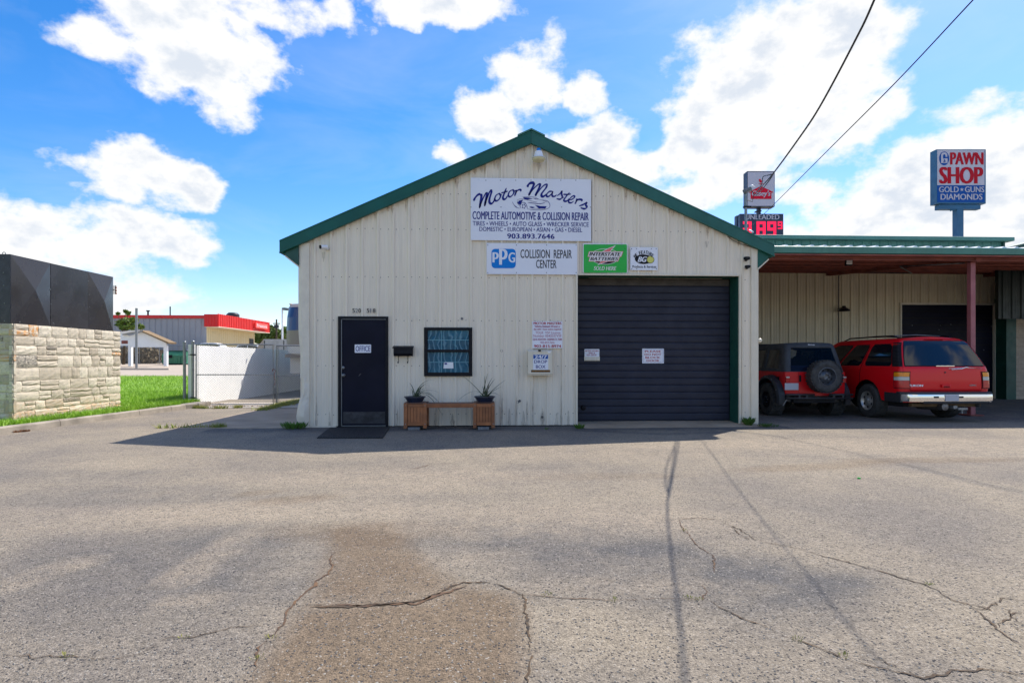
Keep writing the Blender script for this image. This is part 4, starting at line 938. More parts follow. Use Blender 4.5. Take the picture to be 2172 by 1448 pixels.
# door mat
u0, v0 = gnd(676, 929).x, gnd(676, 929).y; mt = MB()
P = [gnd(672, 930), gnd(812, 930), gnd(826, 908), gnd(700, 908)]
mt.v = [tuple(p+Vector((0, 0, .005))) for p in P]+[tuple(p+Vector((0, 0, .020))) for p in P]; mt.f = [(3,2,1,0),(4,5,6,7),(0,1,5,4),(1,2,6,5),(2,3,7,6),(3,0,4,7)]
t_ = thing('door_mat', 'black ribbed rubber door mat on the asphalt before the office door', 'mat', ((P[0].x+P[1].x)/2, P[0].y, 0)); mt.build('mat_base', M['rubber'], t_)
mb = MB()
for k in range(26):
    q = (k+.5)/26; a_ = P[0].lerp(P[1], q); c_ = P[3].lerp(P[2], q); mb.bar(a_.lerp(c_, .04)+Vector((0, 0, .023)), a_.lerp(c_, .96)+Vector((0, 0, .023)), .028, .008)
mb.build('mat_ribs', M['rubber'], t_)['kind'] = 'stuff'
# gable lamp
u, z = onv(1142, 333, -.15); t_ = thing('wall_lamp', 'white barn style lamp with round glass bowl under the gable peak', 'lamp', (u, -.2, z-.12))
MB().lathe([(0, .10), (.04, .10), (.07, .085), (.085, .03), (.09, -.01), (.13, -.035), (.135, -.045), (.12, -.045)], (u, -.2, z), 'z', 20).build('housing', M['white'], t_, smooth=2)
MB().lathe([(.125, -.046), (.13, -.07), (.11, -.10), (.07, -.115), (0, -.12)], (u, -.2, z), 'z', 20).build('glass_bowl', M['lampglass'], t_, smooth=True)
MB().lathe([(0, .15), (.035, .148), (.042, .13), (.042, .101)], (u, -.2, z), 'z', 14).build('photocell', M['ppgblue'], t_, smooth=2)
MB().box(u-.03, u+.03, -.13, -.01, z+.0, z+.07).build('bracket', M['white'], t_)
def seccam(px, py, lab, m, left=True, v=-.12, s=1.0):
    u, z = onv(px, py, v); t_ = thing('security_camera', lab, 'camera', (u, v, z-.04), 'security cameras on the front wall')
    mb = MB(); mb.tube([(u+.04*s, -.02, z-.02), (u+.04*s, -.05, z-.02), (u+.02*s, v, z-.01)], .03*s, 10); mb.build('mount', m, t_, smooth=2)
    mb = MB(); mb.tube([(u+.06*s, v+.01, z), (u-.04*s, v-.05*s, z-.012*s)], .038*s, 14); mb.build('camera_body', m, t_, smooth=2)
    mb = MB(); mb.tube([(u-.04*s, v-.05*s, z-.012*s), (u-.065*s, v-.065*s, z-.016*s)], .036*s, 14); mb.build('lens', M['black'], t_, smooth=2)
seccam(687, 523.5, 'white security camera with black lens high on the left of the front wall', M['white'])
seccam(1583, 547.5, 'upper black security camera near the right eave', M['black'], s=.9); seccam(1585, 565, 'lower black security camera near the right eave', M['black'], s=.8)
# loose cable at the right rake
P = [C for C in [(1541,502),(1552,511),(1570,519),(1588,524),(1600,529)]]
mb = MB(); mb.tube([(onv(x, y)[0], -.05, onv(x, y)[1]) for x, y in P], .006, 5); tag(mb.build('cable', M['wire'], smooth=True), 'thin dark cable hanging along the wall under the right rake', 'cable')
# rust stain plate (old fixture mark)
# small lamp knob at the right corner
u, z = onv(1606, 722, -.0); tag(MB().lathe([(0, -.07), (.03, -.065), (.045, -.04), (.04, 0)], (U1+.05, .0, z), 'y', 12).build('corner_reflector', M['trim_cream'], smooth=2), 'small round cream fixture on the right front corner of the shop', 'fixture')

# ================================================================== CARPORT AND BUILDING BEHIND IT
VW = 7.4; VC = 1.45
cpz = onv(1800, 541, VC)[1]; cpt = onv(1800, 525, VC)[1]; wtop = onv(1800, 578, VW)[1]
UE = onv(2290, 500, VW)[0]
ab = thing('annex_building', 'cream ribbed metal building behind the carport with green parapet and black doorway', 'building', (15, VW+4, 0))
oL, oT = onv(1911, 646, VW); oR = onv(2108, 646, VW)[0]; wEnd = onv(2118, 700, VW)[0]
ribbed(ab, 'wall_panel', M['siding_old'], U1-.02, wEnd, VW, .0, lambda u: wtop, [(oL, oR, 0, oT)], off=.1)
MB().box(U1+.03, wEnd+.03, VW-.06, VW-.0, wtop-.03, wtop+.06).build('wall_cap', M['trim_cream'], ab)
MB().box(U1+.03, UE, VW-.03, VW+.16, wtop+.061, wtop+.30).build('wall_head', M['darkrust'], ab)
MB().box(oL-.05, oL, VW-.05, VW+.05, 0, oT+.06).box(oL, oR, VW-.05, VW+.05, oT, oT+.06).box(oR, wEnd+.03, VW-.05, VW+.05, 0, oT+.06).build('door_casing', M['trim_cream'], ab)
dd = MB().box(oL, oR, VW+.08, VW+.14, 0, oT).build('shop_door', M['black'], ab)
for k in range(14): MB().box(oL, oR, VW+.066, VW+.079, .02+k*oT/14, .02+(k+1)*oT/14-.03).build('slat', M['officedoor'], dd)
for (px, py) in ((1935,690),(1995,690),(1992,699),(2017,688),(2103,692),(2087,742)):
    u, z = onv(px, py, VW+.06); MB().lathe([(0, -.008), (.016, 0)], (u, VW+.062, z), 'y', 6).build('bolt_head', M['steel'], dd)
MB().box(U1-.0, wEnd+14, VW+.15, VW+9, 0, wtop).build('building_mass', M['siding_old'], ab)
# parapet: green ribbed sheets with cap
pt = onv(1900, 505, VW+.3)[1]; pE = onv(2124, 520, VW+.2)[0]; pc = onv(1900, 512, VW+.3)[1]
ribbed(ab, 'parapet_panel', M['green_light'], U1-1.5, pE, VW+.2, wtop, lambda u: pc, width=.914, off=.05)
MB().box(U1-1.7, pE+.25, VW-.05, VW+.3, pc-.02, pt).build('parapet_cap', M['green_light'], ab, bevel=.02)
MB().box(pE-.02, pE+.04, VW+.1, VW+5, wtop, pc).build('parapet_end', M['green_dark'], ab)
mb = MB(); a_ = onv(2128, 524, VW+1); mb.prism([(a_[0], a_[1]-.05), (a_[0]+4, a_[1]+.9), (a_[0]+4, a_[1]-.2), (a_[0], a_[1]-.2)], VW+1, VW+4, 'xz'); mb.build('rear_roof', M['green_dark'], ab)
# brick wall part and green post at the right
bu0 = onv(2147, 800, VW-.3)[0]; pu0 = onv(2126, 800, VW-.3)[0]
MB().box(pu0, bu0-.005, VW-.45, VW+.1, 0, 3.4).build('post', M['green_dark'], ab)
bw = MB().box(bu0, bu0+9, VW-.28, VW+.1, 0, 4.2).build('brick_wall', M['mortar'], ab)
me0 = None; h = .075; n_b = 0
for r in range(34):
    for c in range(6):
        u = bu0+.005+c*.24-(.12 if r % 2 else 0); u0 = max(u, bu0+.003)
        if n_b >= 290: break
        MB().box(u0, u+.23, VW-.292, VW-.279, .02+r*h, .02+r*h+h-.01).build('brick', M['brick'], bw, fix=False); n_b += 1
# dark ribbed skirt hanging from the canopy at the right
sk = thing('canopy_skirt', 'dark green ribbed metal skirt hanging at the right end under the canopy', 'panel', (onv(2145, 676, VW-1.5)[0], VW-1.5, onv(2145, 676, VW-1.5)[1]))
su0 = onv(2118, 600, VW-1.5)[0]; sz0 = onv(2145, 676, VW-1.5)[1]
mdk = mat('skirt_green', (.008,.02,.018), .45, 0, .3, 2)
ribbed(sk, 'wall_panel', mdk, su0, su0+3.7, VW-1.5, sz0, lambda u: wtop-.02, off=.07)
MB().box(su0, su0+3.7, VW-1.47, VW-1.42, sz0, wtop-.02).build('backing', mdk, sk)
MB().box(su0-.04, su0, VW-1.54, VW-1.42, sz0, wtop-.02).build('corner_trim', mdk, sk)
# carport roof
cp = thing('carport', 'long green edged carport canopy on a faded red column beside the shop', 'carport', (14, 4, 0))
cz = lambda v: cpz+(wtop-cpz)*(v-VC)/(VW-VC)
mb = MB(); mb.v = [(U1-.1, VC, cz(VC)+.10), (UE, VC, cz(VC)+.10), (UE, VW, cz(VW)+.16), (U1-.1, VW, cz(VW)+.16), (U1-.1, VC, cz(VC)+.125), (UE, VC, cz(VC)+.125), (UE, VW, cz(VW)+.185), (U1-.1, VW, cz(VW)+.185)]
mb.f = [(3,2,1,0),(4,5,6,7),(0,1,5,4),(1,2,6,5),(2,3,7,6),(3,0,4,7)]; mb.build('roof_deck', M['darkrust'], cp)
mb = MB(); mb.prism([(VC-.12, cpz+.02), (VC-.02, cpz-.0), (VC+.0, cpz-.0), (VC+.0, cpt-.01), (VC-.12, cpt), (VC-.14, cpt-.02)], U1+.25, UE, 'yz'); mb.build('gutter', M['green_light'], cp, bevel=.008)
MB().box(U1+.28, UE, VC-.12, VC+.04, cpz-.03, cpz-.002).build('gutter_strip', M['rust'], cp)
for k in range(90):                       # ribs of the roof sheets ending over the gutter
    u = U1+.35+k*.305
    if u > UE-.2: break
    mb = MB(); zz = cz(VC)+.126; mb.v = [(u, VC-.06, cpt-.005), (u+.17, VC-.06, cpt-.005), (u+.125, VC-.05, cpt+.045), (u+.09, VC-.05, cpt+.045), (u, VW, cz(VW)+.186), (u+.17, VW, cz(VW)+.186), (u+.125, VW, cz(VW)+.24), (u+.09, VW, cz(VW)+.24)]
    mb.f = [(0,1,2,3),(7,6,5,4),(0,4,5,1),(1,5,6,2),(2,6,7,3),(3,7,4,0)]; mb.build('roof_rib', M['steel'] if False else M['white'], cp)
for k, v in enumerate(np.linspace(VC+.1, VW-.25, 6)):      # purlins
    z = cz(v)+.10+(.06)*(v-VC)/(VW-VC); mb = MB(); h = .20
    mb.prism([(v-.03, z), (v+.04, z), (v+.04, z-.02), (v-.01, z-.02), (v-.01, z-h+.02), (v-.06, z-h+.0), (v-.06, z-h-.015), (v+.0, z-h), (v+.01, z-.03)], U1+.05, UE, 'yz'); mb.build('purlin', M['rust'], cp)
pu, pv = onv(2060, 700, VC+.25)[0], VC+.25
for u in (pu, U1+.55-.35, pu+5.5):
    mb = MB(); mb.v = [(u-.06, VC+.05, cz(VC)-.12), (u+.06, VC+.05, cz(VC)-.12), (u+.06, VW-.02, cz(VW)-.12), (u-.06, VW-.02, cz(VW)-.12), (u-.06, VC+.05, cz(VC)-.02+.1), (u+.06, VC+.05, cz(VC)+.08), (u+.06, VW-.02, cz(VW)+.13), (u-.06, VW-.02, cz(VW)+.13)]
    mb.f = [(3,2,1,0),(4,5,6,7),(0,1,5,4),(1,2,6,5),(2,3,7,6),(3,0,4,7)]; mb.build('rafter', M['rust'], cp)
MB().box(pu-.06, pu+.06, pv-.06, pv+.06, 0, cz(pv)-.0).build('column', M['purple'], cp, bevel=.012)
MB().box(pu-.17, pu+.17, pv-.17, pv+.17, 0.006, .03).build('base_plate', M['rust'], cp)
MB().box(pu+5.4, pu+5.6, pv-.09, pv+.09, 0, cz(pv)).build('column', M['purple'], cp, bevel=.012)
# flood light, conduit, barn lamp
u, z = onv(1800, 556, VC+.45); fl = thing('flood_light', 'small square flood light fixed under the front of the carport canopy', 'lamp', (u, VC+.45, z))
mb = MB(); mb.v = [tuple(p) for p in [(u-.10,VC+.40,z-.07),(u+.06,VC+.40,z-.07),(u+.10,VC+.45,z+.06),(u-.06,VC+.45,z+.06),(u-.10,VC+.45,z-.09),(u+.06,VC+.45,z-.09),(u+.10,VC+.50,z+.04),(u-.06,VC+.50,z+.04)]]; mb.f = [(0,1,2,3),(7,6,5,4),(0,4,5,1),(1,5,6,2),(2,6,7,3),(3,7,4,0)]; mb.build('housing', M['black'], fl)
mb = MB(); mb.v = [(u-.088,VC+.396,z-.06),(u+.052,VC+.396,z-.06),(u+.085,VC+.438,z+.045),(u-.055,VC+.438,z+.045)]; mb.f = [(0,1,2,3)]; mb.build('lens', M['pale'], fl)
MB().box(u-.02, u+.02, VC+.45, VC+.5, z+.04, z+.14).build('bracket', M['black'], fl)
cu_, cz_ = onv(1779, 600, VW-.06); zl = onv(1779, 655, VW-.06)[1]
j = onv(2050, 549, VC+.3)
cd_ = MB(); cd_.tube([(cu_, VW-.06, .4), (cu_, VW-.06, wtop-.12), (cu_+.12, VW-.25, wtop-.02), (cu_+1.2, VW-1.8, cz(VW-1.8)-.13), (j[0]-.9, VC+1.3, cz(VC+1.3)-.15), (j[0], VC+.35, cz(VC+.3)-.13)], .017, 6)
tag(cd_.build('conduit', M['alu'], smooth=True), 'thin metal conduit running under the canopy and down the annex wall', 'conduit')
u, z = onv(1790, 655, VW-.3); bl = thing('barn_lamp', 'dark barn lamp on the annex wall above the black soft top vehicle', 'lamp', (u, VW-.2, z-.05))
MB().lathe([(0, .10), (.05, .10), (.06, .05), (.10, .03), (.19, -.05), (.20, -.07), (.17, -.06)], (u, VW-.3, z), 'z', 18).build('lamp_shade', M['darkmetal'], bl, smooth=2)
MB().tube([(u-.02, VW-.02, z+.02), (u, VW-.3, z+.05)], .02, 6).build('arm', M['darkmetal'], bl)

exec_after = []
# ================================================================== VEHICLES
class Shell:
    def __init__(s, X, Y0, Yf, rc, bulge=0.0, zb=1.0, front=0.0):
        s.X, s.Y0, s.Yf, s.rc, s.bulge, s.front = X, Y0, Yf, rc, bulge, front
        s.yc = s.Y0(zb)+bulge+rc; s.yfb = s.Yf(zb)
    def P(s, w, z):
        sg = 1 if w >= 0 else -1; w = abs(w); X, y0 = s.X(z), s.Y0(z)
        if w <= 1: x, y = (X-s.rc)*w, y0+s.bulge*w*w
        elif w <= 2: a = (w-1)*math.pi/2; x, y = X-s.rc+s.rc*math.sin(a), y0+s.bulge+s.rc*(1-math.cos(a))
        else:
            yc = y0+s.bulge+s.rc; k = (w-2)/(s.yfb-s.yc); y = yc+k*(s.Yf(z)-yc); x = X*(1-s.front*max(0, k-.3)**2)
        return Vector((sg*x, y, z))
    def N(s, w, z):
        e = 1e-3; d1 = s.P(w+e, z)-s.P(w-e, z); d2 = s.P(w, z+e)-s.P(w, z-e); return d1.cross(d2).normalized()
    def mesh(s, ws, rows, arches=(), zbot=.4, crown=0.0, holes=(), front=True, roof=True):
        ws = sorted(ws); full = [-w for w in ws[::-1] if w > 0]+ws; mb = MB(); nR = len(rows)
        for r, zr in enumerate(rows):
            for w in full:
                z = zr
                if arches:
                    y = s.P(w, .8).y; zb = zbot
                    if abs(w) >= 2:
                        for (ya, zc, ra) in arches:
                            if abs(y-ya) < ra: zb = max(zb, zc+math.sqrt(ra*ra-(y-ya)**2))
                    if r <= 3: z = zb+(rows[3]-zb)*r/3
                mb.v.append(tuple(s.P(w, z)))
        n = len(full)
        for r in range(nR-1):
            for i in range(n-1):
                wm = (full[i]+full[i+1])/2; zm_ = (rows[r]+rows[r+1])/2
                if any(h[0] < wm < h[1] and h[2] < zm_ < h[3] for h in holes): continue
                a = r*n+i; mb.f.append((a, a+1, a+n+1, a+n))
        base = (nR-1)*n
        if roof:
            for k in (.12, .35, .65, 1.0):
                o = len(mb.v); m0 = base
                for i in range(n):
                    x, y, z = mb.v[(nR-1)*n+i]; mb.v.append((x*(1-k), y+.0*k, z+crown*(1-(1-k)**2)))
                for i in range(n-1): mb.f.append((m0+i, m0+i+1, o+i+1, o+i))
                base = o
        if front:
            for r in range(nR-1): mb.f.append((r*n, r*n+n-1, (r+1)*n+n-1, (r+1)*n))
        return mb
    def patch(s, w0, w1, z0, z1, off=.005, nw=8, nz=5, rnd=0.0):
        mb = MB()
        for j in range(nz+1):
            t_ = j/nz; z = z0+(z1-z0)*t_; ins = 0
            if rnd:
                d = min(t_, 1-t_)*(z1-z0)
                if d < rnd: ins = rnd-math.sqrt(max(0, rnd*rnd-(rnd-d)**2))
            for i in range(nw+1):
                w = w0+ins+(w1-w0-2*ins)*i/nw; p = s.P(w, z); nn = s.N(w, z)
                if nn.x*p.x < 0 and abs(w) > 1.2: nn = -nn
                if abs(w) <= 1.2 and nn.y > 0: nn = -nn
                mb.v.append(tuple(p+nn*off))
        for j in range(nz):
            for i in range(nw): a = j*(nw+1)+i; mb.f.append((a, a+1, a+nw+2, a+nw+1))
        return mb
def interp(xs, ys): return lambda z: float(np.interp(z, xs, ys))
def wheel(parent, x, y, z, r, w, rim, rimmat, side, knob=False, holes=6, deep=.05, name='wheel'):
    """tyre and rim; axle along local x, outer face towards side"""
    wh = thing2(name, parent, (x, y, z)); h = w/2
    P = [(rim, -h+.01), (rim+.02, -h), (r-.06, -h*1.04), (r-.02, -h*.93), (r, -h*.7), (r, h*.7), (r-.02, h*.93), (r-.06, h*1.04), (rim+.02, h), (rim, h-.01)]
    mb = MB(); mb.lathe([(a, b_) for a, b_ in P], (x, y, z), 'x', 32)
    if knob:
        for k in range(26):
            a = 2*math.pi*k/26
            for (c0, c1, da) in ((-h*1.05, -h*.45, 0), (-h*.4, h*.1, .12), (h*.0+.02, h*.42, .0), (h*.45, h*1.05, .12)):
                aa = a+da; rr0, rr1 = r-.012, r+.012; q = .085
                vs = []
                for xx in (c0, c1):
                    for (ra, an) in ((rr0, aa-q), (rr1, aa-q*.8), (rr1, aa+q*.8), (rr0, aa+q)): vs.append((x+xx, y+ra*math.cos(an), z+ra*math.sin(an)))
                mb.add(vs, [(0,1,2,3), (7,6,5,4), (0,4,5,1), (1,5,6,2), (2,6,7,3)])
    else:
        for gxx in (-.5, 0, .5): mb.lathe([(r+.002, gxx*w*.6-.03), (r+.004, gxx*w*.6-.028), (r+.004, gxx*w*.6+.028), (r+.002, gxx*w*.6+.03)], (x, y, z), 'x', 32)
    mb.build('tyre', M['tyre'], wh, smooth=2)
    s = side; o = h*s
    P = [(rim+.004, o), (rim-.012, o+.004*s), (rim-.02, o-.02*s), (rim-.045, o-deep*s), (rim*.62, o-deep*.9*s), (rim*.45, o-deep*.4*s), (rim*.30, o-deep*.2*s), (rim*.27, o+.012*s), (0, o+.016*s)]
    MB().lathe(P, (x, y, z), 'x', 28).build('rim', rimmat, wh, smooth=2)
    mb = MB()
    for k in range(holes):
        a = 2*math.pi*(k+.5)/holes; rr_ = rim*.68; c = (y+rr_*math.cos(a), z+rr_*math.sin(a)); q = rim*.13; vs = []
        for m_ in range(10): b_ = 2*math.pi*m_/10; vs.append((x+o-deep*.55*s, c[0]+q*math.cos(b_), c[1]+q*1.1*math.sin(b_)))
        mb.add(vs, [tuple(range(10))])
    mb.build('rim_holes', M['interior'], wh)
    mb = MB()
    for k in range(6): a = 2*math.pi*k/6; mb.lathe([(0, o+.006*s), (.010, o+.004*s), (.011, o-.02*s)], (x, y+rim*.36*math.cos(a), z+rim*.36*math.sin(a)), 'x', 6)
    mb.build('wheel_nuts', M['steel'], wh)
    return wh
def thing2(name, parent, loc):
    """a part that only holds sub-parts"""
    o = bpy.data.objects.new(name, None); COL.objects.link(o); o.parent = parent; o.empty_display_size = .1; LOCAL[o.name] = LOCAL.get(parent.name, False)
    ORG[o.name] = ORG.get(parent.name, tuple(parent.location)); return o
def camplace(px, s): d = F/s; return at(px, HOR+CH*s, d)
# ---------------- large red sport utility vehicle
y0 = camplace(2011, 100.5)
yk = thing('parked_car', 'large red estate vehicle with tinted rear glass and chrome bumper under the carport', 'car', (y0.x, y0.y, 0), rot=R(-.3), local=True)
YX = interp([.4,.62,.80,1.0,1.14,1.18,1.40,1.66,1.74,1.79], [.955,.985,.995,.99,.965,.95,.89,.80,.745,.66])
YY0 = interp([.4,.62,.70,1.15,1.19,1.70,1.76,1.79], [.05,.05,.03,.05,.07,.33,.40,.46])
YYf = interp([.4,1.15,1.19,1.70,1.79], [3.8,3.8,3.72,2.75,2.62])
sh = Shell(YX, YY0, YYf, .10, .03, 1.15)
ws = [0,.3,.6,.85,1,1.25,1.5,1.75,2]+[2+x for x in np.arange(.08, 3.52, .085)]+[sh.yfb-sh.yc+2]
rows = [.42,.6,.8,.92,1.02,1.12,1.16,1.19,1.3,1.42,1.54,1.66,1.71,1.75,1.775,1.79]
body = sh.mesh(ws, rows, [(1.14,.40,.47)], .42, crown=.035)
body.build('body', M['red'], yk, smooth=2)
# bonnet and nose
mb = MB(); st = [(3.62,1.13,.95,.45),(4.3,1.10,.95,.45),(4.85,1.04,.93,.42),(5.0,.95,.90,.42),(5.04,.6,.88,.42)]
for (y, zt, hw, zb_) in st: mb.v += [(-hw,y,zb_),(-hw*1.02,y,zt*.8),(-hw*.9,y,zt-.02),(0,y,zt+.02),(hw*.9,y,zt-.02),(hw*1.02,y,zt*.8),(hw,y,zb_)]
for i in range(4):
    for j in range(7): a, c = i*7+j, i*7+(j+1) % 7; mb.f.append((a, c, c+7, a+7))
mb.f.append(tuple(range(28, 35))); mb.build('bonnet', M['red'], yk, smooth=2)
for x_ in (-.86, .86):
    wheel(yk, x_, 1.14, .385, .385, .26, .215, M['alu'] if False else mat('alloy', (.50,.48,.45), .35, .7), 1 if x_ > 0 else -1, holes=6)
    wheel(yk, x_, 4.08, .385, .385, .26, .215, M['steel'], 1 if x_ > 0 else -1, holes=6)
MB().box(-.72, .72, .35, 4.6, .30, .62).box(-.70, .70, .6, 1.7, .3, .95).build('underbody', M['interior'], yk)
MB().tube([(-.6,1.14,.36),(.6,1.14,.36)], .06, 10).build('axle', M['darkmetal'], yk, smooth=2)
for sg in (-1, 1):
    def pw(a, c): return (sg*a, sg*c) if sg > 0 else (-c, -a)
    for (a, c, z0, z1, nm) in ((2.20, 3.10, 1.20, 1.66, 'quarter_window'), (3.27, 4.05, 1.20, 1.66, 'door_window'), (4.18, 5.2, 1.20, 1.66, 'door_window')):
        q = pw(a-.02, c+.02); sh.patch(q[0], q[1], z0-.018, z1+.018, .003, 10, 8, .06).build('window_seal', M['black'], yk, smooth=True)
        q = pw(a, c); sh.patch(q[0], q[1], z0, z1, .007, 10, 8, .05).build(nm, M['glass_dark'], yk, smooth=True)
    q = pw(1.35, 2.17); lv = sh.patch(q[0], q[1], 1.175, 1.70, .004, 6, 6).build('pillar_cover', M['black'], yk, smooth=True)
    mb = MB()
    for k in range(17): z_ = 1.19+k*.030; q = pw(1.62, 2.12); pm = sh.patch(q[0], q[1], z_, z_+.011, .011, 4, 1); mb.add(pm.v, pm.f)
    mb.build('louvre', M['plastic'], yk, fix=False)
    tl = thing2('tail_light', yk, (0, 0, 0))
    for (z0, z1, mm, nm) in ((.965,1.055,'amber','turn_lens'), (.885,.96,'clearlens','reverse_lens'), (.725,.88,'redlens','brake_lens')):
        q = pw(.90, 2.06); sh.patch(q[0], q[1], z0, z1, .018, 8, 3).build(nm, M[mm], tl, smooth=True)
    q = pw(.885, 2.085); sh.patch(q[0], q[1], .71, 1.07, .010, 8, 3).build('lens_surround', M['black'], tl, smooth=True)
    # mouldings and handles
    q = pw(2.0, 2.28); sh.patch(q[0], q[1], .60, .625, .012, 3, 1).build('side_moulding', M['red'], yk)
    for w_ in (3.35, 4.28): q = pw(w_, w_+.14); sh.patch(q[0], q[1], 1.06, 1.09, .03, 2, 1).build('door_handle', M['red'], yk)
    for w_ in (3.20, 4.12, 5.25):
        q = pw(w_, w_+.016); sh.patch(q[0], q[1], .68, 1.68, .004, 1, 12).build('door_gap', M['black'], yk)
    mb = MB(); mb.tube([(sg*.60,.62,1.80),(sg*.615,.78,1.855),(sg*.62,1.3,1.862),(sg*.62,2.3,1.85),(sg*.60,2.55,1.80)], .017, 8); mb.build('roof_rail', M['black'], yk, smooth=True)
MB().tube([(-.62,.95,1.858),(0,.93,1.885),(.62,.95,1.858)], .014, 6).build('rack_bar', M['alu'], yk, smooth=True)
MB().tube([(-.62,1.9,1.858),(0,1.9,1.885),(.62,1.9,1.858)], .014, 6).build('rack_bar', M['black'], yk, smooth=True)
sh.patch(-1.18, 1.18, 1.178, 1.735, .004, 26, 10, .05).build('glass_seal', M['black'], yk, smooth=True)
sh.patch(-1.10, 1.10, 1.195, 1.715, .010, 26, 12, .04).build('rear_window', M['glass_dark'], yk, smooth=True)
sh.patch(-.35, .35, 1.748, 1.765, .012, 6, 1).build('brake_strip', M['redlens'], yk)
# tailgate lines, badge, handle, lock, wiper
sh.patch(-.87, .87, .655, .665, .003, 6, 1).build('tailgate_gap', M['black'], yk)
for a, c in ((-.880, -.872), (.872, .880)): sh.patch(a, c, .66, 1.17, .003, 1, 4).build('tailgate_gap', M['black'], yk)
sh.patch(-.86, .86, .672, .70, .012, 8, 2).build('tailgate_step', M['red'], yk, smooth=True)
pl = lambda yy: (lambda X_, Z_: (X_, yy, Z_))
pl_y = lambda x, z: sh.P(abs(x)/.89, z).y-.006
cb = M['chrome']
lettering('YUKON', (-.83, -.51, .755, .80), 0, M['white'], yk, .06, .15, name='badge', plane=lambda x, z: (x, pl_y(x, z), z))
lettering('GMC', (.50, .66, .765, .80), 0, M['steel'], yk, .05, name='badge', plane=lambda x, z: (x, pl_y(x, z), z))
MB().box(-.13, .06, -.005, .035, .735, .80).build('tailgate_handle', M['red'], yk, bevel=.012)
MB().box(-.10, .03, -.008, .0, .745, .765).build('handle_recess', M['black'], yk)
MB().lathe([(0, -.012), (.016, -.01), (.018, .03)], (-.03, .045, 1.055), 'y', 12).build('lock', M['darkmetal'], yk, smooth=2)
MB().tube([(.10, .03, 1.115), (.30, .005, 1.13), (.42, .03, 1.165), (.48, .04, 1.16)], .010, 6).tube([(.05,.045,1.135),(.42,.03,1.155),(.80,.07,1.135)], .006, 5).build('rear_wiper', M['chrome'], yk, smooth=True)
MB().bar((-.22,.055,1.19), (.18,.05,1.19), .012, .02).build('glass_trim', M['chrome'], yk)
# bumper
def bump(z0, z1, out, mat_, nm, wx=1.0, x0=-1.0, x1=1.0, bev=.012):
    mb = MB(); n = 22
    for i in range(n+1):
        x = x0+(x1-x0)*i/n; k = abs(x); y = -out+.03*k*k+(max(0, k-.86)/.14)**2*.16; mb.v += [(x*.99*wx, y, z0), (x*.99*wx, y-.012, (z0+z1)/2), (x*.99*wx, y, z1), (x*.99*wx, y+.10, z1), (x*.99*wx, y+.10, z0)]
    for i in range(n):
        for j in range(5): a, c = i*5+j, i*5+(j+1) % 5; mb.f.append((a, c, c+5, a+5))
    mb.f += [tuple(range(5)), tuple(range(n*5, n*5+5))]
    return mb.build(nm, mat_, yk, smooth=2)
bump(.600, .645, .10, M['plastic'], 'bumper_pad'); bump(.445, .598, .12, M['chrome'], 'bumper'); bump(.40, .475, .115, M['plastic'], 'bumper_valance', 1, -.62, .82)
for sg in (-1, 1): MB().box(sg*.97-.03, sg*.97+.03, .05, .55, .42, .62).build('bumper_end', M['plastic'] if sg < 0 else M['chrome'], yk, bevel=.01)
MB().box(-.17, .12, -.140, -.134, .46, .595).build('licence_plate', M['plate'], yk, bevel=.003)
for x_ in (-.36, .17): MB().box(x_-.04, x_+.05, -.139, -.13, .525, .56).build('bumper_slot', M['black'], yk)
MB().lathe([(.33,-.06),(.36,-.03),(.36,.04),(.33,.07),(.2,.07)], (.15, .55, .30), 'z', 24).build('underslung_spare', M['tyre'], yk, smooth=2)
MB().box(-.75, .75, .05, .14, .33, .40).build('tow_frame', mat('tow_frame', (.16,.10,.045), .8, 0, .4, 8), yk)
MB().lathe([(0,-.11),(.075,-.10),(.08,.02),(.0,.03)], (-.12, .03, .335), 'y', 16).build('tow_socket', M['alu'], yk, smooth=2)
MB().box(.02, .10, -.12, .05, .30, .36).lathe([(0,.10),(.025,.09),(.025,.06),(.012,.05),(.012,0)], (.2, -.12, .20), 'z', 10).box(.1, .3, -.15, -.02, .28, .32).build('tow_hitch', M['steel'], yk)
MB().tube([(.66,-.0,.36),(.7,.3,.34),(.7,1.0,.32)], .035, 8).build('exhaust_pipe', M['darkmetal'], yk, smooth=True)
# ---------------- red open off-roader with soft top
j0 = camplace(1729.5, 92.6)
jp = thing('parked_car', 'small red off-road vehicle with black soft top and rear spare wheel beside the shop', 'car', (j0.x, j0.y, 0), rot=R(-1.2), local=True)
JXt = interp([.45,.53,1.045], [.66,.70,.705]); JY0 = interp([.4,1.05], [.0,.0]); JYf = interp([.4,1.05], [2.35,2.35])
js = Shell(JXt, JY0, JYf, .045, 0, 1.0)
ws = [0,.5,1,1.5,2]+[2+x for x in np.arange(.06, 2.25, .07)]+[2+2.305]
js.mesh(ws, [.50,.65,.8,.93,1.0,1.03,1.045], [(.62,.38,.50)], .50, front=True).build('tub', M['jeepred'], jp, smooth=2)
mb = MB(); st = [(2.30,1.04,.62,.5),(3.3,.98,.5,.45),(3.42,.9,.48,.45)]
for (y, zt, hw, zb_) in st: mb.v += [(-hw,y,zb_),(-hw,y,zt-.05),(-hw*.9,y,zt),(hw*.9,y,zt),(hw,y,zt-.05),(hw,y,zb_)]
for i in range(2):
    for j in range(6): a, c = i*6+j, i*6+(j+1) % 6; mb.f.append((a, c, c+6, a+6))
mb.f.append(tuple(range(12, 18))); mb.build('bonnet', M['jeepred'], jp, smooth=2)
TX = interp([1.045,1.62,1.68,1.71], [.700,.600,.575,.53]); TY = interp([1.045,1.62,1.68,1.71], [.01,.19,.22,.27]); TF = interp([1.045,1.71], [2.15,1.75])
ts = Shell(TX, TY, TF, .09, .01, 1.05)
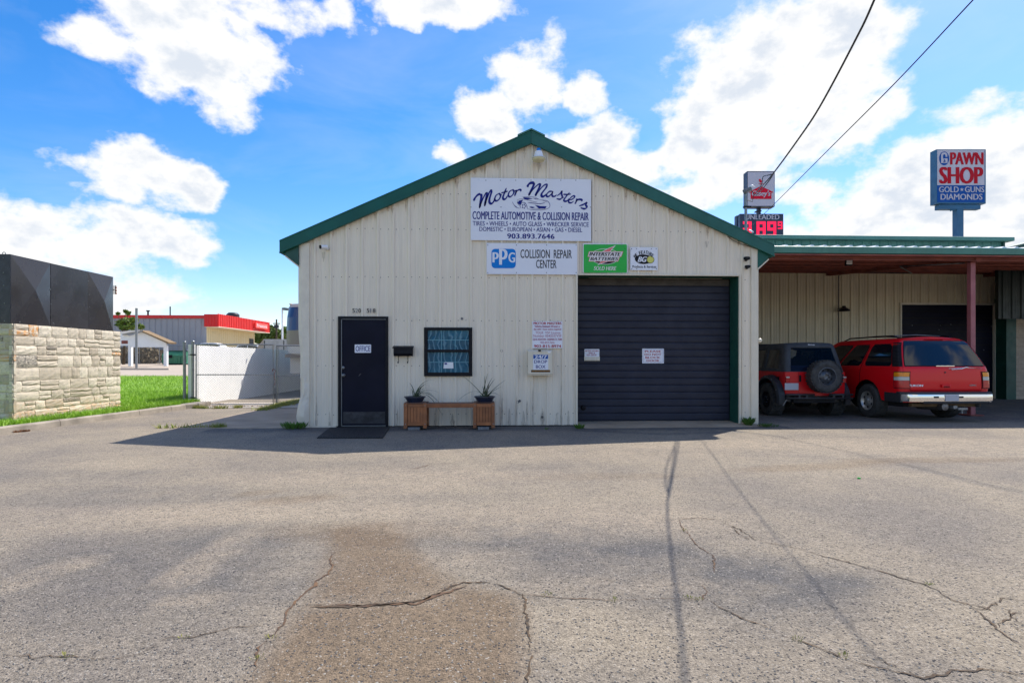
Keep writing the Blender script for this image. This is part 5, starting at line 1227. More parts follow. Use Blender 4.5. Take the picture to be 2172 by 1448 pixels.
wl = [0,.4,.80,.92,1,1.25,1.5,1.75,2,2.10,2.22,2.5,2.86,2.98,3.1,3.5,3.9,4.05,2+ts.yfb-ts.yc]
holes = [(-.92,.92,1.06,1.60),(2.22,2.86,1.12,1.56),(-2.86,-2.22,1.12,1.56),(3.1,3.9,1.12,1.56),(-3.9,-3.1,1.12,1.56)]
ts.mesh(wl, [1.045,1.06,1.12,1.3,1.45,1.56,1.60,1.64,1.68,1.71], (), crown=.02, holes=holes, front=False).build('soft_top', M['softtop'], jp, smooth=2, solid=.012)
ts.patch(-.92,.92,1.06,1.60,-.004,8,4).build('rear_window', M['glass_clear'], jp, smooth=True)
for a, c in ((2.22,2.86),(-2.86,-2.22),(3.1,3.9),(-3.9,-3.1)): ts.patch(a, c, 1.12, 1.56, -.004, 4, 4).build('side_window', M['glass_dark'], jp, smooth=True)
mb = MB(); yy = 2.15; mb.bar((-.68,yy+.02,1.05),(-.60,yy-.33,1.68),.07,.05,(0,1,0)).bar((.68,yy+.02,1.05),(.60,yy-.33,1.68),.07,.05,(0,1,0)).bar((-.6,yy-.35,1.69),(.6,yy-.35,1.69),.05,.08).bar((-.68,yy,1.09),(.68,yy,1.09),.05,.10); mb.build('windscreen_frame', M['black'], jp)
mb = MB(); mb.v = [(-.66,yy,1.1),(.66,yy,1.1),(.6,yy-.33,1.67),(-.6,yy-.33,1.67)]; mb.f = [(0,1,2,3)]; mb.build('windscreen', M['glass_clear'], jp)
MB().tube([(-.52,.62,1.04),(-.50,.62,1.50),(-.42,.62,1.60),(.42,.62,1.60),(.50,.62,1.50),(.52,.62,1.04)], .03, 8).tube([(-.46,.62,1.58),(-.5,1.9,1.60)], .03, 8).tube([(.46,.62,1.58),(.5,1.9,1.60)], .03, 8).build('roll_bar', M['black'], jp, smooth=True)
for x_ in (-.32, .32):
    mb = MB(); mb.prism([(x_-.24,.9),(x_-.24,1.2),(x_-.17,1.36),(x_-.08,1.42),(x_+.08,1.42),(x_+.17,1.36),(x_+.24,1.2),(x_+.24,.9)], 1.25, 1.37, 'xz'); mb.build('seat', M['interior'], jp, bevel=.02)
MB().box(-.62,.62,.45,.6,.7,1.19).build('rear_seat', mat('blue_seat', (.012,.02,.07), .7), jp, bevel=.03)
MB().box(-.66,.66,.1,2.2,.62,.66).build('floor_pan', M['interior'], jp)
MB().tube([(.35+.17*math.cos(a),1.75+.06*math.sin(a),1.18+.17*math.sin(a)) for a in np.linspace(0,6.28,16)], .014, 6, cap=False).build('steering_wheel', M['black'], jp)
lettering('Bestop', (-.06,.10,1.655,1.685), 0, M['white'], jp, .05, .2, name='brand_patch', plane=lambda x, z: (x, ts.P(abs(x)/.8, z).y-.012, z))
for x_ in (-.72, .72):
    wheel(jp, x_, .62, .38, .38, .27, .20, M['black'], 1 if x_ > 0 else -1, knob=True, holes=8)
    wheel(jp, x_, 2.98, .38, .38, .27, .20, M['black'], 1 if x_ > 0 else -1, knob=True, holes=8)
    sg = 1 if x_ > 0 else -1; mb = MB(); A_ = np.linspace(R(-8), R(188), 18)
    for a in A_:
        c, s_ = math.cos(a), math.sin(a)
        for (rr_, xx) in ((.49, .70), (.49, .845), (.51, .86), (.575, .83), (.59, .70)): mb.v.append((sg*xx, .62+rr_*c*(1.06), .38+min(rr_*s_, .50 if rr_ < .5 else .60)))
    for i in range(len(A_)-1):
        for j in range(5): a_, c_ = i*5+j, i*5+(j+1) % 5; mb.f.append((a_, c_, c_+5, a_+5))
    mb.build('fender_flare', M['plastic'], jp, smooth=2)
    mb = MB()
    for a in A_[2:-2:3]: mb.lathe([(0, .012*sg), (.014, .008*sg), (.016, 0)], (sg*.845, .62+.545*math.cos(a), .38+.545*math.sin(a)), 'x', 6)
    mb.build('flare_bolts', M['steel'], jp)
    tl = thing2('tail_light', jp, (0,0,0))
    MB().box(x_*.92-.045 if sg < 0 else .60, x_*.92+.045 if sg < 0 else .69, -.055, .0, .80, .93).build('brake_lens', M['redlens'], tl, bevel=.008)
    MB().box(x_*.92-.04 if sg < 0 else .605, x_*.92+.04 if sg < 0 else .685, -.060, -.02, .905, .94).build('reverse_lens', M['clearlens'], tl, bevel=.006)
MB().box(-.66, -.60, -.0, 2.2, .38, .5).box(.60, .66, 0, 2.2, .38, .5).box(-.6, .6, .1, .6, .36, .5).build('frame', M['darkmetal'], jp)
MB().tube([(-.6,.62,.38),(.6,.62,.38)], .055, 10).build('axle', M['darkmetal'], jp, smooth=2)
MB().box(-.745,-.43,-.075,-.068,.635,.79).build('licence_plate', M['plate'], jp, bevel=.004)
MB().box(-.38,-.33,-.012,.0,.82,.97).build('tailgate_hinge', M['black'], jp, bevel=.004); MB().box(-.40,-.395,-.003,.0,.56,1.04).build('tailgate_gap', M['black'], jp)
MB().tube([(-.76,-.14,.45),(.78,-.14,.45)], .025, 8).build('bumper_tube', M['plastic'], jp, smooth=True)
MB().tube([(-.76,-.14,.53),(-.10,-.14,.53)], .025, 8).build('bumper_tube', M['plastic'], jp, smooth=True); MB().tube([(.24,-.14,.53),(.78,-.14,.53)], .025, 8).build('bumper_tube', M['plastic'], jp, smooth=True)
mb = MB()
for x_ in (-.45,-.28,.34,.55): mb.box(x_-.02, x_+.02, -.16, -.0, .45, .53)
mb.build('bumper_bracket', M['plastic'], jp)
MB().tube([(-.72,-.13,.44),(-.80,-.10,.28)], .012, 6).build('tow_bar_stub', M['steel'], jp)
MB().box(-.5,.45,.0,.12,.34,.44).build('rear_valance', M['interior'], jp)
# spare wheel, its axle along local y
sp = thing2('spare_wheel', jp, (0, 0, 0)); c = (.09, -.20, .945); r, w, rim = .365, .25, .205; h = w/2
mb = MB(); mb.lathe([(rim, h-.01), (rim+.02, h), (r-.05, h*1.03), (r-.015, h*.9), (r, h*.7), (r, -h*.7), (r-.015, -h*.9), (r-.05, -h*1.03), (rim+.02, -h), (rim, -h+.01)], c, 'y', 36)
for k in range(30):
    a = 2*math.pi*k/30
    for (c0, c1, da) in ((-h*1.02, -h*.35, 0), (-h*.3, h*.3, .1), (h*.35, h*1.02, 0)):
        vs = []
        for yy in (c0, c1):
            for (ra, an) in ((r-.012, a+da-.075), (r+.008, a+da-.06), (r+.008, a+da+.06), (r-.012, a+da+.075)): vs.append((c[0]+ra*math.sin(an), c[1]+yy, c[2]+ra*math.cos(an)))
        mb.add(vs, [(0,1,2,3),(7,6,5,4),(0,4,5,1),(1,5,6,2),(2,6,7,3)])
mb.build('tyre', M['tyre'], sp, smooth=2)
MB().lathe([(rim+.004, -h), (rim-.012, -h-.003), (rim-.02, -h+.02), (rim-.05, -h+.09), (rim*.68, -h+.085), (rim*.5, -h+.045), (rim*.3, -h+.03), (rim*.27, -h+.06), (0, -h+.065)], c, 'y', 30).build('rim', mat('steel_rim', (.10,.11,.13), .35, .5, .3, 8), sp, smooth=2)
mb = MB()
for k in range(8):
    a = 2*math.pi*(k+.5)/8; rr_ = rim*.70; vs = [(c[0]+rr_*math.sin(a)+.022*math.cos(q), c[1]-h+.070, c[2]+rr_*math.cos(a)+.026*math.sin(q)) for q in np.linspace(0, 5.65, 10)]; mb.add(vs, [tuple(range(10))])
mb.build('rim_holes', M['interior'], sp)
mb = MB()
for k in range(5): a = 2*math.pi*k/5; mb.lathe([(0, -.012), (.012, -.01), (.013, .01)], (c[0]+.07*math.sin(a), c[1]-h+.025, c[2]+.07*math.cos(a)), 'y', 6)
mb.build('wheel_nuts', M['steel'], sp)
MB().box(.02,.16,-.12,.0,.80,1.0).tube([(.09,-.10,.95),(.09,-.02,1.16)], .02, 6).build('spare_carrier', M['black'], jp)
MB().box(-.06,.12,-.06,-.02,1.185,1.225).build('third_brake_light', M['redlens'], jp, bevel=.006)
MB().box(-.725,-.708,.25,.36,.80,.93).build('fuel_flap', M['black'], jp, bevel=.006)

# ================================================================== LEFT: monument sign of stone and black cabinet
SU = -9.77+0; f0 = at(28, 889, 11.2)
v0s = f0.y; u0s = f0.x; v1s = onu(258, 852, u0s)[0]; zb0 = .02
zt0 = onu(40, 686, u0s)[1]
TH_S = .80
mn = thing('monument_sign', 'stone sign wall carrying a long black metal cabinet with creased cross panels, on the lawn', 'sign', (u0s-TH_S/2, (v0s+v1s)/2, .1))
MB().box(u0s-TH_S+.03, u0s-.035, v0s+.035, v1s-.035, 0, zt0-.03).build('core', M['mortar'], mn)
MB().box(u0s-TH_S-.06, u0s+.05, v0s-.05, v1s+.05, 0, .15).build('footing', M['kerb'], mn, bevel=.01)
random.seed(21)
variants = []
for k in range(14):
    me = bpy.data.meshes.new('stone'); n = 4; vs = []
    for j in range(n+1):
        for i in range(n+1):
            y, z = -.5+i/n, -.5+j/n; e = min(i, n-i, j, n-j); x = (.0 if e == 0 else .022+random.uniform(-.006, .007)); cor = (i in (0, n)) and (j in (0, n))
            yy = y+(random.uniform(-.02, .02) if 0 < i < n else 0); zz = z+(random.uniform(-.04, .04) if 0 < j < n else 0)
            if e == 0 and not cor: x += random.uniform(.004, .018)
            vs.append((x, yy, zz))
    fs = [(j*(n+1)+i, j*(n+1)+i+1, (j+1)*(n+1)+i+1, (j+1)*(n+1)+i) for j in range(n) for i in range(n)]
    rim_ = [i for i in range(n+1)]+[(n+1)*(j+1)-1 for j in range(1, n+1)]+[n*(n+1)+i for i in range(n-1, -1, -1)]+[(n+1)*j for j in range(n-1, 0, -1)]
    b0 = len(vs); vs += [(-.05, vs[i][1], vs[i][2]) for i in rim_]; m_ = len(rim_)
    fs += [(rim_[i], b0+i, b0+(i+1) % m_, rim_[(i+1) % m_]) for i in range(m_)]
    me.from_pydata(vs, [], fs); me.materials.append(M['stone']); variants.append(me)
def stone(x, y, z, w, h, face='x'):
    o = bpy.data.objects.new('stone', random.choice(variants)); COL.objects.link(o); o.parent = mn
    o.location = (x-mn.location.x, y-mn.location.y, z-mn.location.z); o.scale = (random.uniform(.7, 1.15), w, h)
    if face == 'y': o.rotation_euler = (0, 0, -math.pi/2)
    elif random.random() < .5: o.scale[1] *= -1; o.scale[2] *= -1
def courses(a, b_, place):
    z = .13; 
    while z < zt0-.05:
        h = random.choice([.13,.16,.19,.23,.26]); 
        if z+h > zt0-.09: h = zt0-z
        p = a
        while p < b_-.01:
            w = random.uniform(.22, .70)
            if p+w > b_-.14: w = b_-p
            g_ = .014
            if h > .14 and random.random() < .22:
                k = random.uniform(.4, .6); place(p, p+w, z, z+h*k, g_); place(p, p+w, z+h*k, z+h, g_)
            elif h > .14 and w > .38 and random.random() < .4:
                k = random.uniform(.35, .65); kk = random.uniform(.4, .6); place(p, p+w*k, z, z+h, g_); place(p+w*k, p+w, z, z+h*kk, g_); place(p+w*k, p+w, z+h*kk, z+h, g_)
            else: place(p, p+w, z, z+h, g_)
            p += w
        z += h
courses(v0s, v1s, lambda a, b_, z0, z1, g_: stone(u0s-.035, (a+b_)/2, (z0+z1)/2, b_-a-g_, z1-z0-g_))
courses(u0s-TH_S, u0s-.0, lambda a, b_, z0, z1, g_: stone((a+b_)/2, v0s+.035, (z0+z1)/2, b_-a-g_, z1-z0-g_, 'y'))
# cabinet
cz0, cz1 = zt0+.0, onu(37, 542, u0s-.08)[1]; cu0 = u0s-.10; cv0, cv1 = v0s+.06, onu(240, 640, u0s-.10)[0]
cab = MB().box(cu0-TH_S+.15, cu0-.02, cv0+.01, cv1, cz0, cz1-.01).build('cabinet', M['cabinet'], mn)
MB().box(cu0-TH_S+.13, cu0+.002, cv0-.012, cv0+.008, cz0+.004, cz1).build('end_panel', M['cabinet_end'], mn)
p1 = onu(107, 640, cu0)[0]; p2 = onu(186, 640, cu0)[0]
def creased(a, b_):
    mb = MB(); c = ((a+b_)/2, (cz0+cz1)/2+.03)
    mb.v = [(cu0, a, cz0), (cu0, b_, cz0), (cu0, b_, cz1), (cu0, a, cz1), (cu0+.085, c[0], c[1]), (cu0-.02, a, cz0), (cu0-.02, b_, cz0), (cu0-.02, b_, cz1), (cu0-.02, a, cz1)]
    # opposite facets sit higher and lower
    m1, m2 = (cu0+.010, a, c[1]), (cu0+.010, b_, c[1])
    mb.v += [m1, m2, (cu0+.0, c[0], cz0), (cu0+.0, c[0], cz1)]
    mb.v = mb.v[:9]; mb.f = [(0, 1, 4), (1, 2, 4), (2, 3, 4), (3, 0, 4), (0, 5, 8, 3), (1, 2, 7, 6)]
    return mb.build('creased_panel', M['cabinet'], cab)
creased(cv0, p1); creased(p2, cv1)
MB().box(cu0-.02, cu0+.006, p1+.004, p2-.004, cz0, cz1-.004).build('flat_panel', M['cabinet'], cab)
MB().box(cu0-.02, cu0+.012, cv0, cv1, cz0-.018, cz0+.012).build('bottom_trim', M['black'], cab)
for (px, py) in ((37.5,572),(38,600),(39,630),(40,660),(41,683),(105,586),(106,614),(107,645),(112,685),(150,694),(186,596),(188,625),(189,651),(190,676),(78,631)):
    v, z = onu(px, py, cu0); MB().lathe([(0, .014), (.010, .012), (.012, 0)], (cu0, v, z), 'x', 6).build('rivet', M['steel'], cab)
for (px, py) in ((6.5,547),(7,578),(7.5,605),(9,643),(9.5,680)):
    u, z = onv(px, py, cv0-.014); MB().lathe([(0, -.006), (.009, -.004), (.010, 0)], (u, cv0-.012, z), 'y', 6).build('rivet', M['steel'], cab)
u, z = onv(4, 540, cv0); MB().tube([(u+.03*math.cos(a), cv0+.05, cz1+.02+.03*math.sin(a)) for a in np.linspace(0, 6.28, 12)], .007, 6).build('lifting_eye', M['steel'], cab)
# small antenna bracket fixed behind the cabinet
v = cv1+.10; a_ = at(245, 613, (Vector((cu0-CX, cv1+.10-CY, 0)).dot(Vector((FX, FY, 0)))))
an = thing('antenna', 'small brown and white striped antenna on a bracket behind the black cabinet', 'antenna', (a_.x, a_.y, a_.z-.12))
MB().box(a_.x-.045, a_.x-.035, a_.y-.005, a_.y+.005, a_.z-.13, a_.z+.09).box(a_.x-.4, a_.x-.03, a_.y-.01, a_.y+.01, a_.z-.03, a_.z-.01).build('bracket', M['darkmetal'], an)
mb1 = MB(); mb2 = MB()
for k in range(6): (mb1 if k % 2 else mb2).box(a_.x-.01, a_.x+.025, a_.y-.015, a_.y+.015, a_.z-.13+k*.037, a_.z-.13+(k+1)*.037-.002)
mb1.build('pale_bands', M['trim_cream'], an); mb2.build('dark_bands', M['rust'], an)

# ================================================================== GATES, WHITE WALL, CAMPER
GV = 5.62
def gp(px, py): return onv(px, py, GV)
def mesh_wires(u0, u1, z0, z1, v, pitch=.072, r=.0022):
    mb = MB(); W_, H_ = u1-u0, z1-z0; n = int((W_+H_)/pitch)+1
    for k in range(n):
        s = k*pitch
        for d in (0, 1):
            a = (s, 0) if s <= W_ else (W_, s-W_); b_ = (0, s) if s <= H_ else (s-H_, H_)
            if abs(a[0]-b_[0]) < .01: continue
            if d: a, b_ = (W_-a[0], a[1]), (W_-b_[0], b_[1])
            p, q = Vector((u0+a[0], v+.003*d, z0+a[1])), Vector((u0+b_[0], v+.003*d, z0+b_[1]))
            mb.tube([p, q], r, 3, cap=False)
    return mb
g1 = thing('chainlink_gate', 'left leaf of the chain link double gate in front of the white wall', 'gate', ((gp(416,860)[0]+gp(579,860)[0])/2, GV, .05), 'leaves of the chain link gate')
def leafgate(t_, xa, xb, yt, yb, ym):
    a, zt_ = gp(xa, yt); c_, _ = gp(xb, yt); zb_ = gp(xa, yb)[1]; zm_ = gp(xa, ym)[1]
    mb = MB(); mb.tube([(a, GV, zb_), (a, GV, zt_), (c_, GV, zt_), (c_, GV, zb_), (a, GV, zb_)], .026, 8); mb.build('frame', M['steel'], t_, smooth=2)
    MB().tube([(a, GV, zm_), (c_, GV, zm_)], .015, 8).build('mid_rail', M['steel'], t_, smooth=2)
    MB().tube([(a+.055, GV, zb_), (a+.055, GV, zt_)], .006, 6).build('tension_bar', M['steel'], t_)
    mesh_wires(a+.02, c_-.02, zb_+.01, zt_-.01, GV-.015).build('wire_mesh', M['zinc'], t_, fix=False)
    return a, c_, zb_, zt_
ga = leafgate(g1, 416, 579.5, 730.5, 858, 794.5)
g2 = thing('chainlink_gate', 'right leaf of the chain link double gate beside the corner of the shop', 'gate', (gp(640,860)[0], GV, .05), 'leaves of the chain link gate')
gb_ = leafgate(g2, 587, 735, 733, 858, 797)
for (xa, yt, lab, yb) in ((390.5, 724, 'galvanised fence post at the lawn edge, farther left of the pair', 853), (408.5, 723, 'galvanised hinge post carrying the left gate leaf', 857)):
    u, z = gp(xa, yt); t_ = thing('fence_post', lab, 'post', (u, GV+.02, .0), 'posts at the end of the white wall')
    MB().tube([(u, GV+.02, 0), (u, GV+.02, z-.04)], .04, 12).build('pole', M['steel'], t_, smooth=2); MB().lathe([(.045, -.04), (.045, -.01), (.03, .01), (0, .02)], (u, GV+.02, z), 'z', 12).build('cap', M['steel'], t_, smooth=2)
    if xa > 400:
        for py in (752, 843): uu, zz = gp(408, py); MB().box(uu-.05, uu+.12, GV-.02, GV+.0, zz-.02, zz+.02).tube([(uu-.10, GV-.03, zz), (uu+.10, GV-.03, zz-.02)], .008, 5).build('hinge', M['darkmetal'], t_)
ch = MB(); q0 = gp(581, 786); 
P = [(q0[0]-.03, GV-.04, q0[1]-.02), (q0[0]+.0, GV-.06, q0[1]+.05), (q0[0]+.06, GV-.05, q0[1]), (q0[0]+.03, GV-.06, q0[1]-.12), (q0[0]+.05, GV-.05, q0[1]-.3), (q0[0]+.04, GV-.05, q0[1]-.42)]
L_ = smoothline(P, 5)
for i in range(0, len(L_)-1):
    a, c_ = Vector(L_[i]), Vector(L_[i+1]); ch.bar(a, c_+(c_-a)*.25, .018 if i % 2 else .008, .008 if i % 2 else .018)
tag(ch.build('chain', M['rust']), 'rusty chain and lock holding the two gate leaves together', 'chain')
u = gp(584, 860)[0]; tag(MB().tube([(u, GV-.03, .0), (u, GV-.03, .5)], .010, 6).build('drop_rod', M['darkmetal']), 'thin drop rod between the two gate leaves', 'rod')
# white wall with its joints
WU = onu(400, 859, -4.9)[0]; WU = -4.92
wv0 = GV+.12; wzt = onu(402, 731.5, WU)[1]; wall = thing('white_wall', 'long low white panel wall running back behind the gate', 'wall', (WU, wv0+9, 0))
v = wv0; k = 0
while v < 27:
    MB().box(WU-.12, WU, v+.004, v+2.43, -.1, wzt+random.uniform(-.004, .004)).build('wall_panel', mat('wall_white', (.86,.855,.84), .7, 0, .07, 1.5, streak=.06) if k == 0 else M.get('ww', M['white']), wall)
    if k == 0: M['ww'] = bpy.data.materials['wall_white']
    v += 2.44; k += 1
MB().box(WU-.13, WU+.05, wv0-.05, wv0, 0, wzt+.02).build('end_cap', M['ww'], wall)
# fifth wheel camper whose raised nose shows past the shop corner
CMX = WU+.92; vfront = onu(610, 700, CMX+.0)[0]-.70; nz1 = onu(640, 648, CMX+.2)[1]
cz0 = onu(634, 757, CMX+.3)[1]
cm = thing('camper_trailer', 'white camper trailer with blue and tan graphics standing behind the corner of the shop', 'trailer', (CMX+1.2, vfront+4.5, 0))
def camper():
    W2 = 2.2; x0 = CMX; prof_ = [(.38, cz0), (.10, cz0+.12), (.0, cz0+.45), (-.02, cz0+1.0), (.05, cz0+1.5), (.22, nz1-.18), (.5, nz1-.03), (.9, nz1)]
    mats = [M['campwhite'], M['campwhite'], M['camptan'], M['campblue'], M['campblue'], M['camptan'], M['campwhite']]
    nx = 9; grid = []
    for (y, z) in prof_:
        row = []
        for i in range(nx+1):
            a = math.pi*i/nx; cx_ = x0+W2/2-math.cos(a)*W2/2; bul = .45*(math.sin(a))**.7; rd = .30*(1-min(1, math.sin(a)*2))
            row.append((cx_, vfront+y*1.0+.75-bul*1.6, z))
        grid.append(row)
    for r in range(len(prof_)-1):
        mb = MB(); mb.v = grid[r]+grid[r+1]; n = nx+1; mb.f = [(i, i+1, i+1+n, i+n) for i in range(nx)]; mb.build('front_cap', mats[r], cm, smooth=True)
    MB().box(x0, x0+W2, vfront+.9, vfront+9, .75, nz1).build('body', M['campwhite'], cm, bevel=.05)
    MB().box(x0+.02, x0+W2-.02, vfront+.35, vfront+2.6, cz0-.02, cz0+.1).build('overhang_floor', M['camptan'], cm)
    for k in range(2): MB().lathe([(0,-.12),(.34,-.12),(.36,-.05),(.36,.05),(.34,.12),(0,.12)], (x0+.1, vfront+5.5+k*.85, .36), 'x', 18).build('wheel', M['tyre'], cm, smooth=2)
    MB().box(x0+.8, x0+1.2, vfront+1.6, vfront+1.75, 0, 1.0).build('landing_leg', M['darkmetal'], cm)
    for k in range(3): MB().box(x0+.2+.4*k, x0+.28+.4*k, vfront+.28, vfront+.34, nz1-.10, nz1-.07).build('marker_light', M['amber'], cm)
camper()

# ================================================================== BACKGROUND LEFT
def gz(p): return G(p.x, p.y)
# tyre shop far left, its long wall facing us
fd = 62.0; a0 = at(438, 671, fd); z1 = a0.z; fv = a0.y; fu1 = a0.x; fu0 = at(-160, 671, fd).x; zg = .9; fd2v = onu(540, 700, fu1)[0]
fb_ = thing('tyre_shop', 'far grey metal building with red fascia and a small red sign at its right end', 'building', ((fu0+fu1)/2, fv+7, zg))
ribbed(fb_, 'wall_panel', M['grey_siding'], fu0, fu1, fv, zg-.3, lambda u: z1-.12, width=3.0, rib=.61, h=.06)
MB().box(fu0, fu1-.3, fv+.08, fd2v, zg-.2, z1-.1).build('building_mass', M['grey_siding'], fb_)
MB().box(fu0, fu1+1.2, fv-.18, fv+.1, z1-.22, z1+.12).build('red_edge', M['redfascia'], fb_)
ribbed(fb_, 'wall_panel', M['yellow_siding'], fv, fd2v, fu1, zg-.3, lambda u: z1-.9, width=2.4, rib=.5, h=.04, axis='y', dirn=1)
ft = at(463, 665, fd-.4).z; fbm = at(463, 692, fd-.4).z; fx1 = at(463, 665, fd-.4).x; fE = onu(573, 690, fx1)[0]
MB().box(fu1-.02, fx1-.08, fv-.5, fE, fbm-.02, ft-.06).build('fascia_core', M['redfascia'], fb_)
ribbed(fb_, 'fascia_panel', M['redfascia'], fu1-.0, fx1, fv-.52, fbm, lambda u: ft-.15, width=1.3, rib=.3, h=.05)
ribbed(fb_, 'fascia_panel', M['redfascia'], fv-.5, fE, fx1-.06, fbm, lambda u: ft, width=2.0, rib=.45, h=.06, axis='y', dirn=1)
MB().box(fu1, fx1, fv-.4, fE-.1, fbm-.06, fbm).build('fascia_soffit', M['trim_cream'], fb_)
sv0, sz1 = onu(541, 685, fx1+.1); sv1, sz0 = onu(566, 700, fx1+.1)
def FS(y, z): return None
sg_ = thing('wall_sign', 'small bright red sign with white Firestone lettering on the far red fascia', 'sign', (fx1+.05, (sv0+sv1)/2, min(sz0, sz1)))
zc_ = (onu(553, 684.5, fx1+.1)[1]+onu(553, 698, fx1+.1)[1])/2; zh = .33
MB().box(fx1+.02, fx1+.22, sv0, sv1, zc_-zh, zc_+zh).build('sign_box', M['redsign'], sg_, bevel=.04)
lettering('Firestone', (sv0+.3, sv1-.3, zc_-.19, zc_+.19), 0, M['white'], sg_, 0, plane=lambda x, z: (fx1+.235, x, z))
for (px, yt, r_, lab) in ((314, 659, .1, 'short capped vent pipe on the far grey building'), (361, 650, .07, 'taller thin vent pipe on the far grey building')):
    p = at(px, yt, fd+2); mb = MB(); mb.tube([(p.x, p.y, z1-.3), (p.x, p.y, p.z)], r_, 8)
    if px == 314: mb.lathe([(0, .06), (.2, .05), (.2, -.05), (.1, -.08)], (p.x, p.y, p.z), 'z', 10)
    tag(mb.build('vent_pipe', M['darkmetal'], smooth=2), lab, 'pipe', 'vent pipes on the far roof')
p = at(494, 667, fd+8); tag(MB().lathe([(0, .25), (.5, .22), (.75, 0), (.75, -.3), (0, -.3)], (p.x, p.y, p.z), 'z', 14).build('roof_vent', M['darkmetal'], smooth=2), 'low dark round vent on the roof behind the red fascia', 'vent')
wv_, wz1_ = onu(529, 718, fu1+.02); wv2_, wz0_ = onu(537, 733, fu1+.02)
MB().box(fu1+.0, fu1+.08, wv_, wv2_, 1.0, wz1_).build('door', M['black'], fb_)
# gabled shed
hd = 47.0
hs_ = thing('gable_shed', 'low open shed with white gable and grey roof in front of the far grey wall', 'shed', (at(310, 765, hd).x, at(310, 765, hd).y+2, .85))
A1 = at(275, 727, hd); A2 = at(302, 702, hd); A3 = at(353, 729, hd); B0 = at(355, 736, hd)
def hp(px, py, d=hd): p = at(px, py, d); return (p.x, p.z)
yv = A1.y
MB().prism([hp(275, 736), hp(353, 736), hp(350, 727), hp(303, 703.5), hp(275, 712)], yv, yv+.15, 'xz').build('gable_panel', M['ww'], hs_)
MB().prism([hp(301, 700), hp(360, 726), hp(359, 729), hp(302, 703.2)], yv-.3, yv+.9, 'xz').build('roof', M['brownedge'], hs_)
q0, q1, q2, q3 = at(303, 700, hd-.3), at(262, 707.5, hd-.3), at(215, 706, hd+6), at(292, 700, hd+6)
mb = MB(); mb.v = [tuple(q0), tuple(q1), tuple(q2), tuple(q3)]+[(q.x, q.y, q.z-.12) for q in (q0, q1, q2, q3)]; mb.f = [(0,1,2,3),(7,6,5,4),(0,4,5,1),(1,5,6,2),(2,6,7,3),(3,7,4,0)]; mb.build('roof', M['roofgrey'], hs_)
MB().prism([hp(200, 733), hp(275, 733), hp(275, 712), hp(262, 708), hp(200, 708)], yv+.02, yv+.12, 'xz').build('side_panel', M['ww'], hs_)
MB().prism([hp(258, 729), hp(271, 729), hp(271, 722), hp(258, 722)], yv-.0, yv+.015, 'xz').build('window', M['rust'], hs_)
for px in (273.5, 347):
    p = at(px, 765, hd); MB().box(p.x-.13, p.x+.13, yv+.1, yv+.35, .8, hp(px, 733)[1]).build('post', M['ww'], hs_)
# light pole, far chain link fence, kerb stops, brush
def pole(px, yt, d, r, m, lab, name='light_pole', cat='pole'):
    p = at(px, yt, d); g_ = G(p.x, p.y); return tag(MB().tube([(p.x, p.y, g_-.1), (p.x, p.y, p.z)], r, 10).build(name, m, smooth=2), lab, cat)
pole(289.5, 653.5, 42, .085, M['steel'], 'bare grey steel pole in front of the white gabled shed')
ff = thing('chainlink_fence', 'far chain link fence with rails beside the gabled shed', 'fence', (at(320, 765, 56).x, at(320, 765, 56).y, .95))
fy = at(320, 765, 56).y; fx0, fx1_ = at(255, 765, 56).x, at(420, 765, 56).x; ftz = at(320, 734, 56).z
MB().tube([(fx0, fy, ftz), (fx1_, fy, ftz)], .03, 6).build('top_rail', M['steel'], ff)
for k in range(5): x_ = fx0+(fx1_-fx0)*k/4; MB().tube([(x_, fy, .8), (x_, fy, ftz)], .035, 6).build('post', M['steel'], ff)
mesh_wires(fx0, fx1_, .9, ftz, fy, .14, .006).build('wire_mesh', M['zinc'], ff, fix=False)
for i, px in enumerate((262, 303, 333)):
    p = at(px, 768, 41); tag(MB().prism([(-.9,0),(-.85,.13),(.85,.13),(.9,0)], -.1, .1, 'xz').build('parking_stop', M['concretelit'], bevel=.01), ['pale concrete parking stop nearest the stone sign', 'middle pale concrete parking stop of the far lot', 'pale concrete parking stop nearest the green dumpster'][i], 'parking stop', 'parking stops in the far lot').location = (p.x, p.y, G(p.x, p.y)+.0)
# dumpster
dd_ = 53; dp0, dp1 = at(342, 768, dd_), at(392, 768, dd_+.0); g_ = G(dp0.x, dp0.y)+.03; dz1 = at(370, 744.5, dd_).z; dm = at(370, 768, dd_)
du = thing('dumpster', 'dark green steel dumpster on the far tan lot', 'dumpster', (dm.x, dm.y+.8, g_))
MB().prism([(dm.y, g_+.1), (dm.y-.05, g_+.85), (dm.y+.3, dz1), (dm.y+1.7, dz1), (dm.y+1.7, g_+.1)], dp0.x+.1, dp1.x, 'yz').build('bin', M['dumpster'], du)
MB().box(dp0.x+.05, dp1.x+.05, dm.y+.28, dm.y+1.75, dz1+.002, dz1+.06).build('lid', mat('lid_green', (.008,.05,.03), .5), du)
MB().box(at(357,752,dd_).x, at(366,752,dd_).x, dm.y-.12, dm.y+.0, at(357,759,dd_).z, at(357,752.5,dd_).z).build('side_pocket', M['black'], du)
MB().box(at(354.5,752,dd_).x, at(358,752,dd_).x, dm.y-.14, dm.y-.121, at(357,757.5,dd_).z, at(357,753.5,dd_).z).build('sticker', M['white'], du)
MB().box(dp0.x+.1, dp1.x, dm.y+.1, dm.y+1.6, g_, g_+.1).build('skid', M['black'], du)
for k in range(4): x_ = dm.x+.2+k*.3; MB().box(x_, x_+.06, dm.y-.09, dm.y-.0, g_+.15, g_+.8).build('stiffener', M['dumpster'], du)
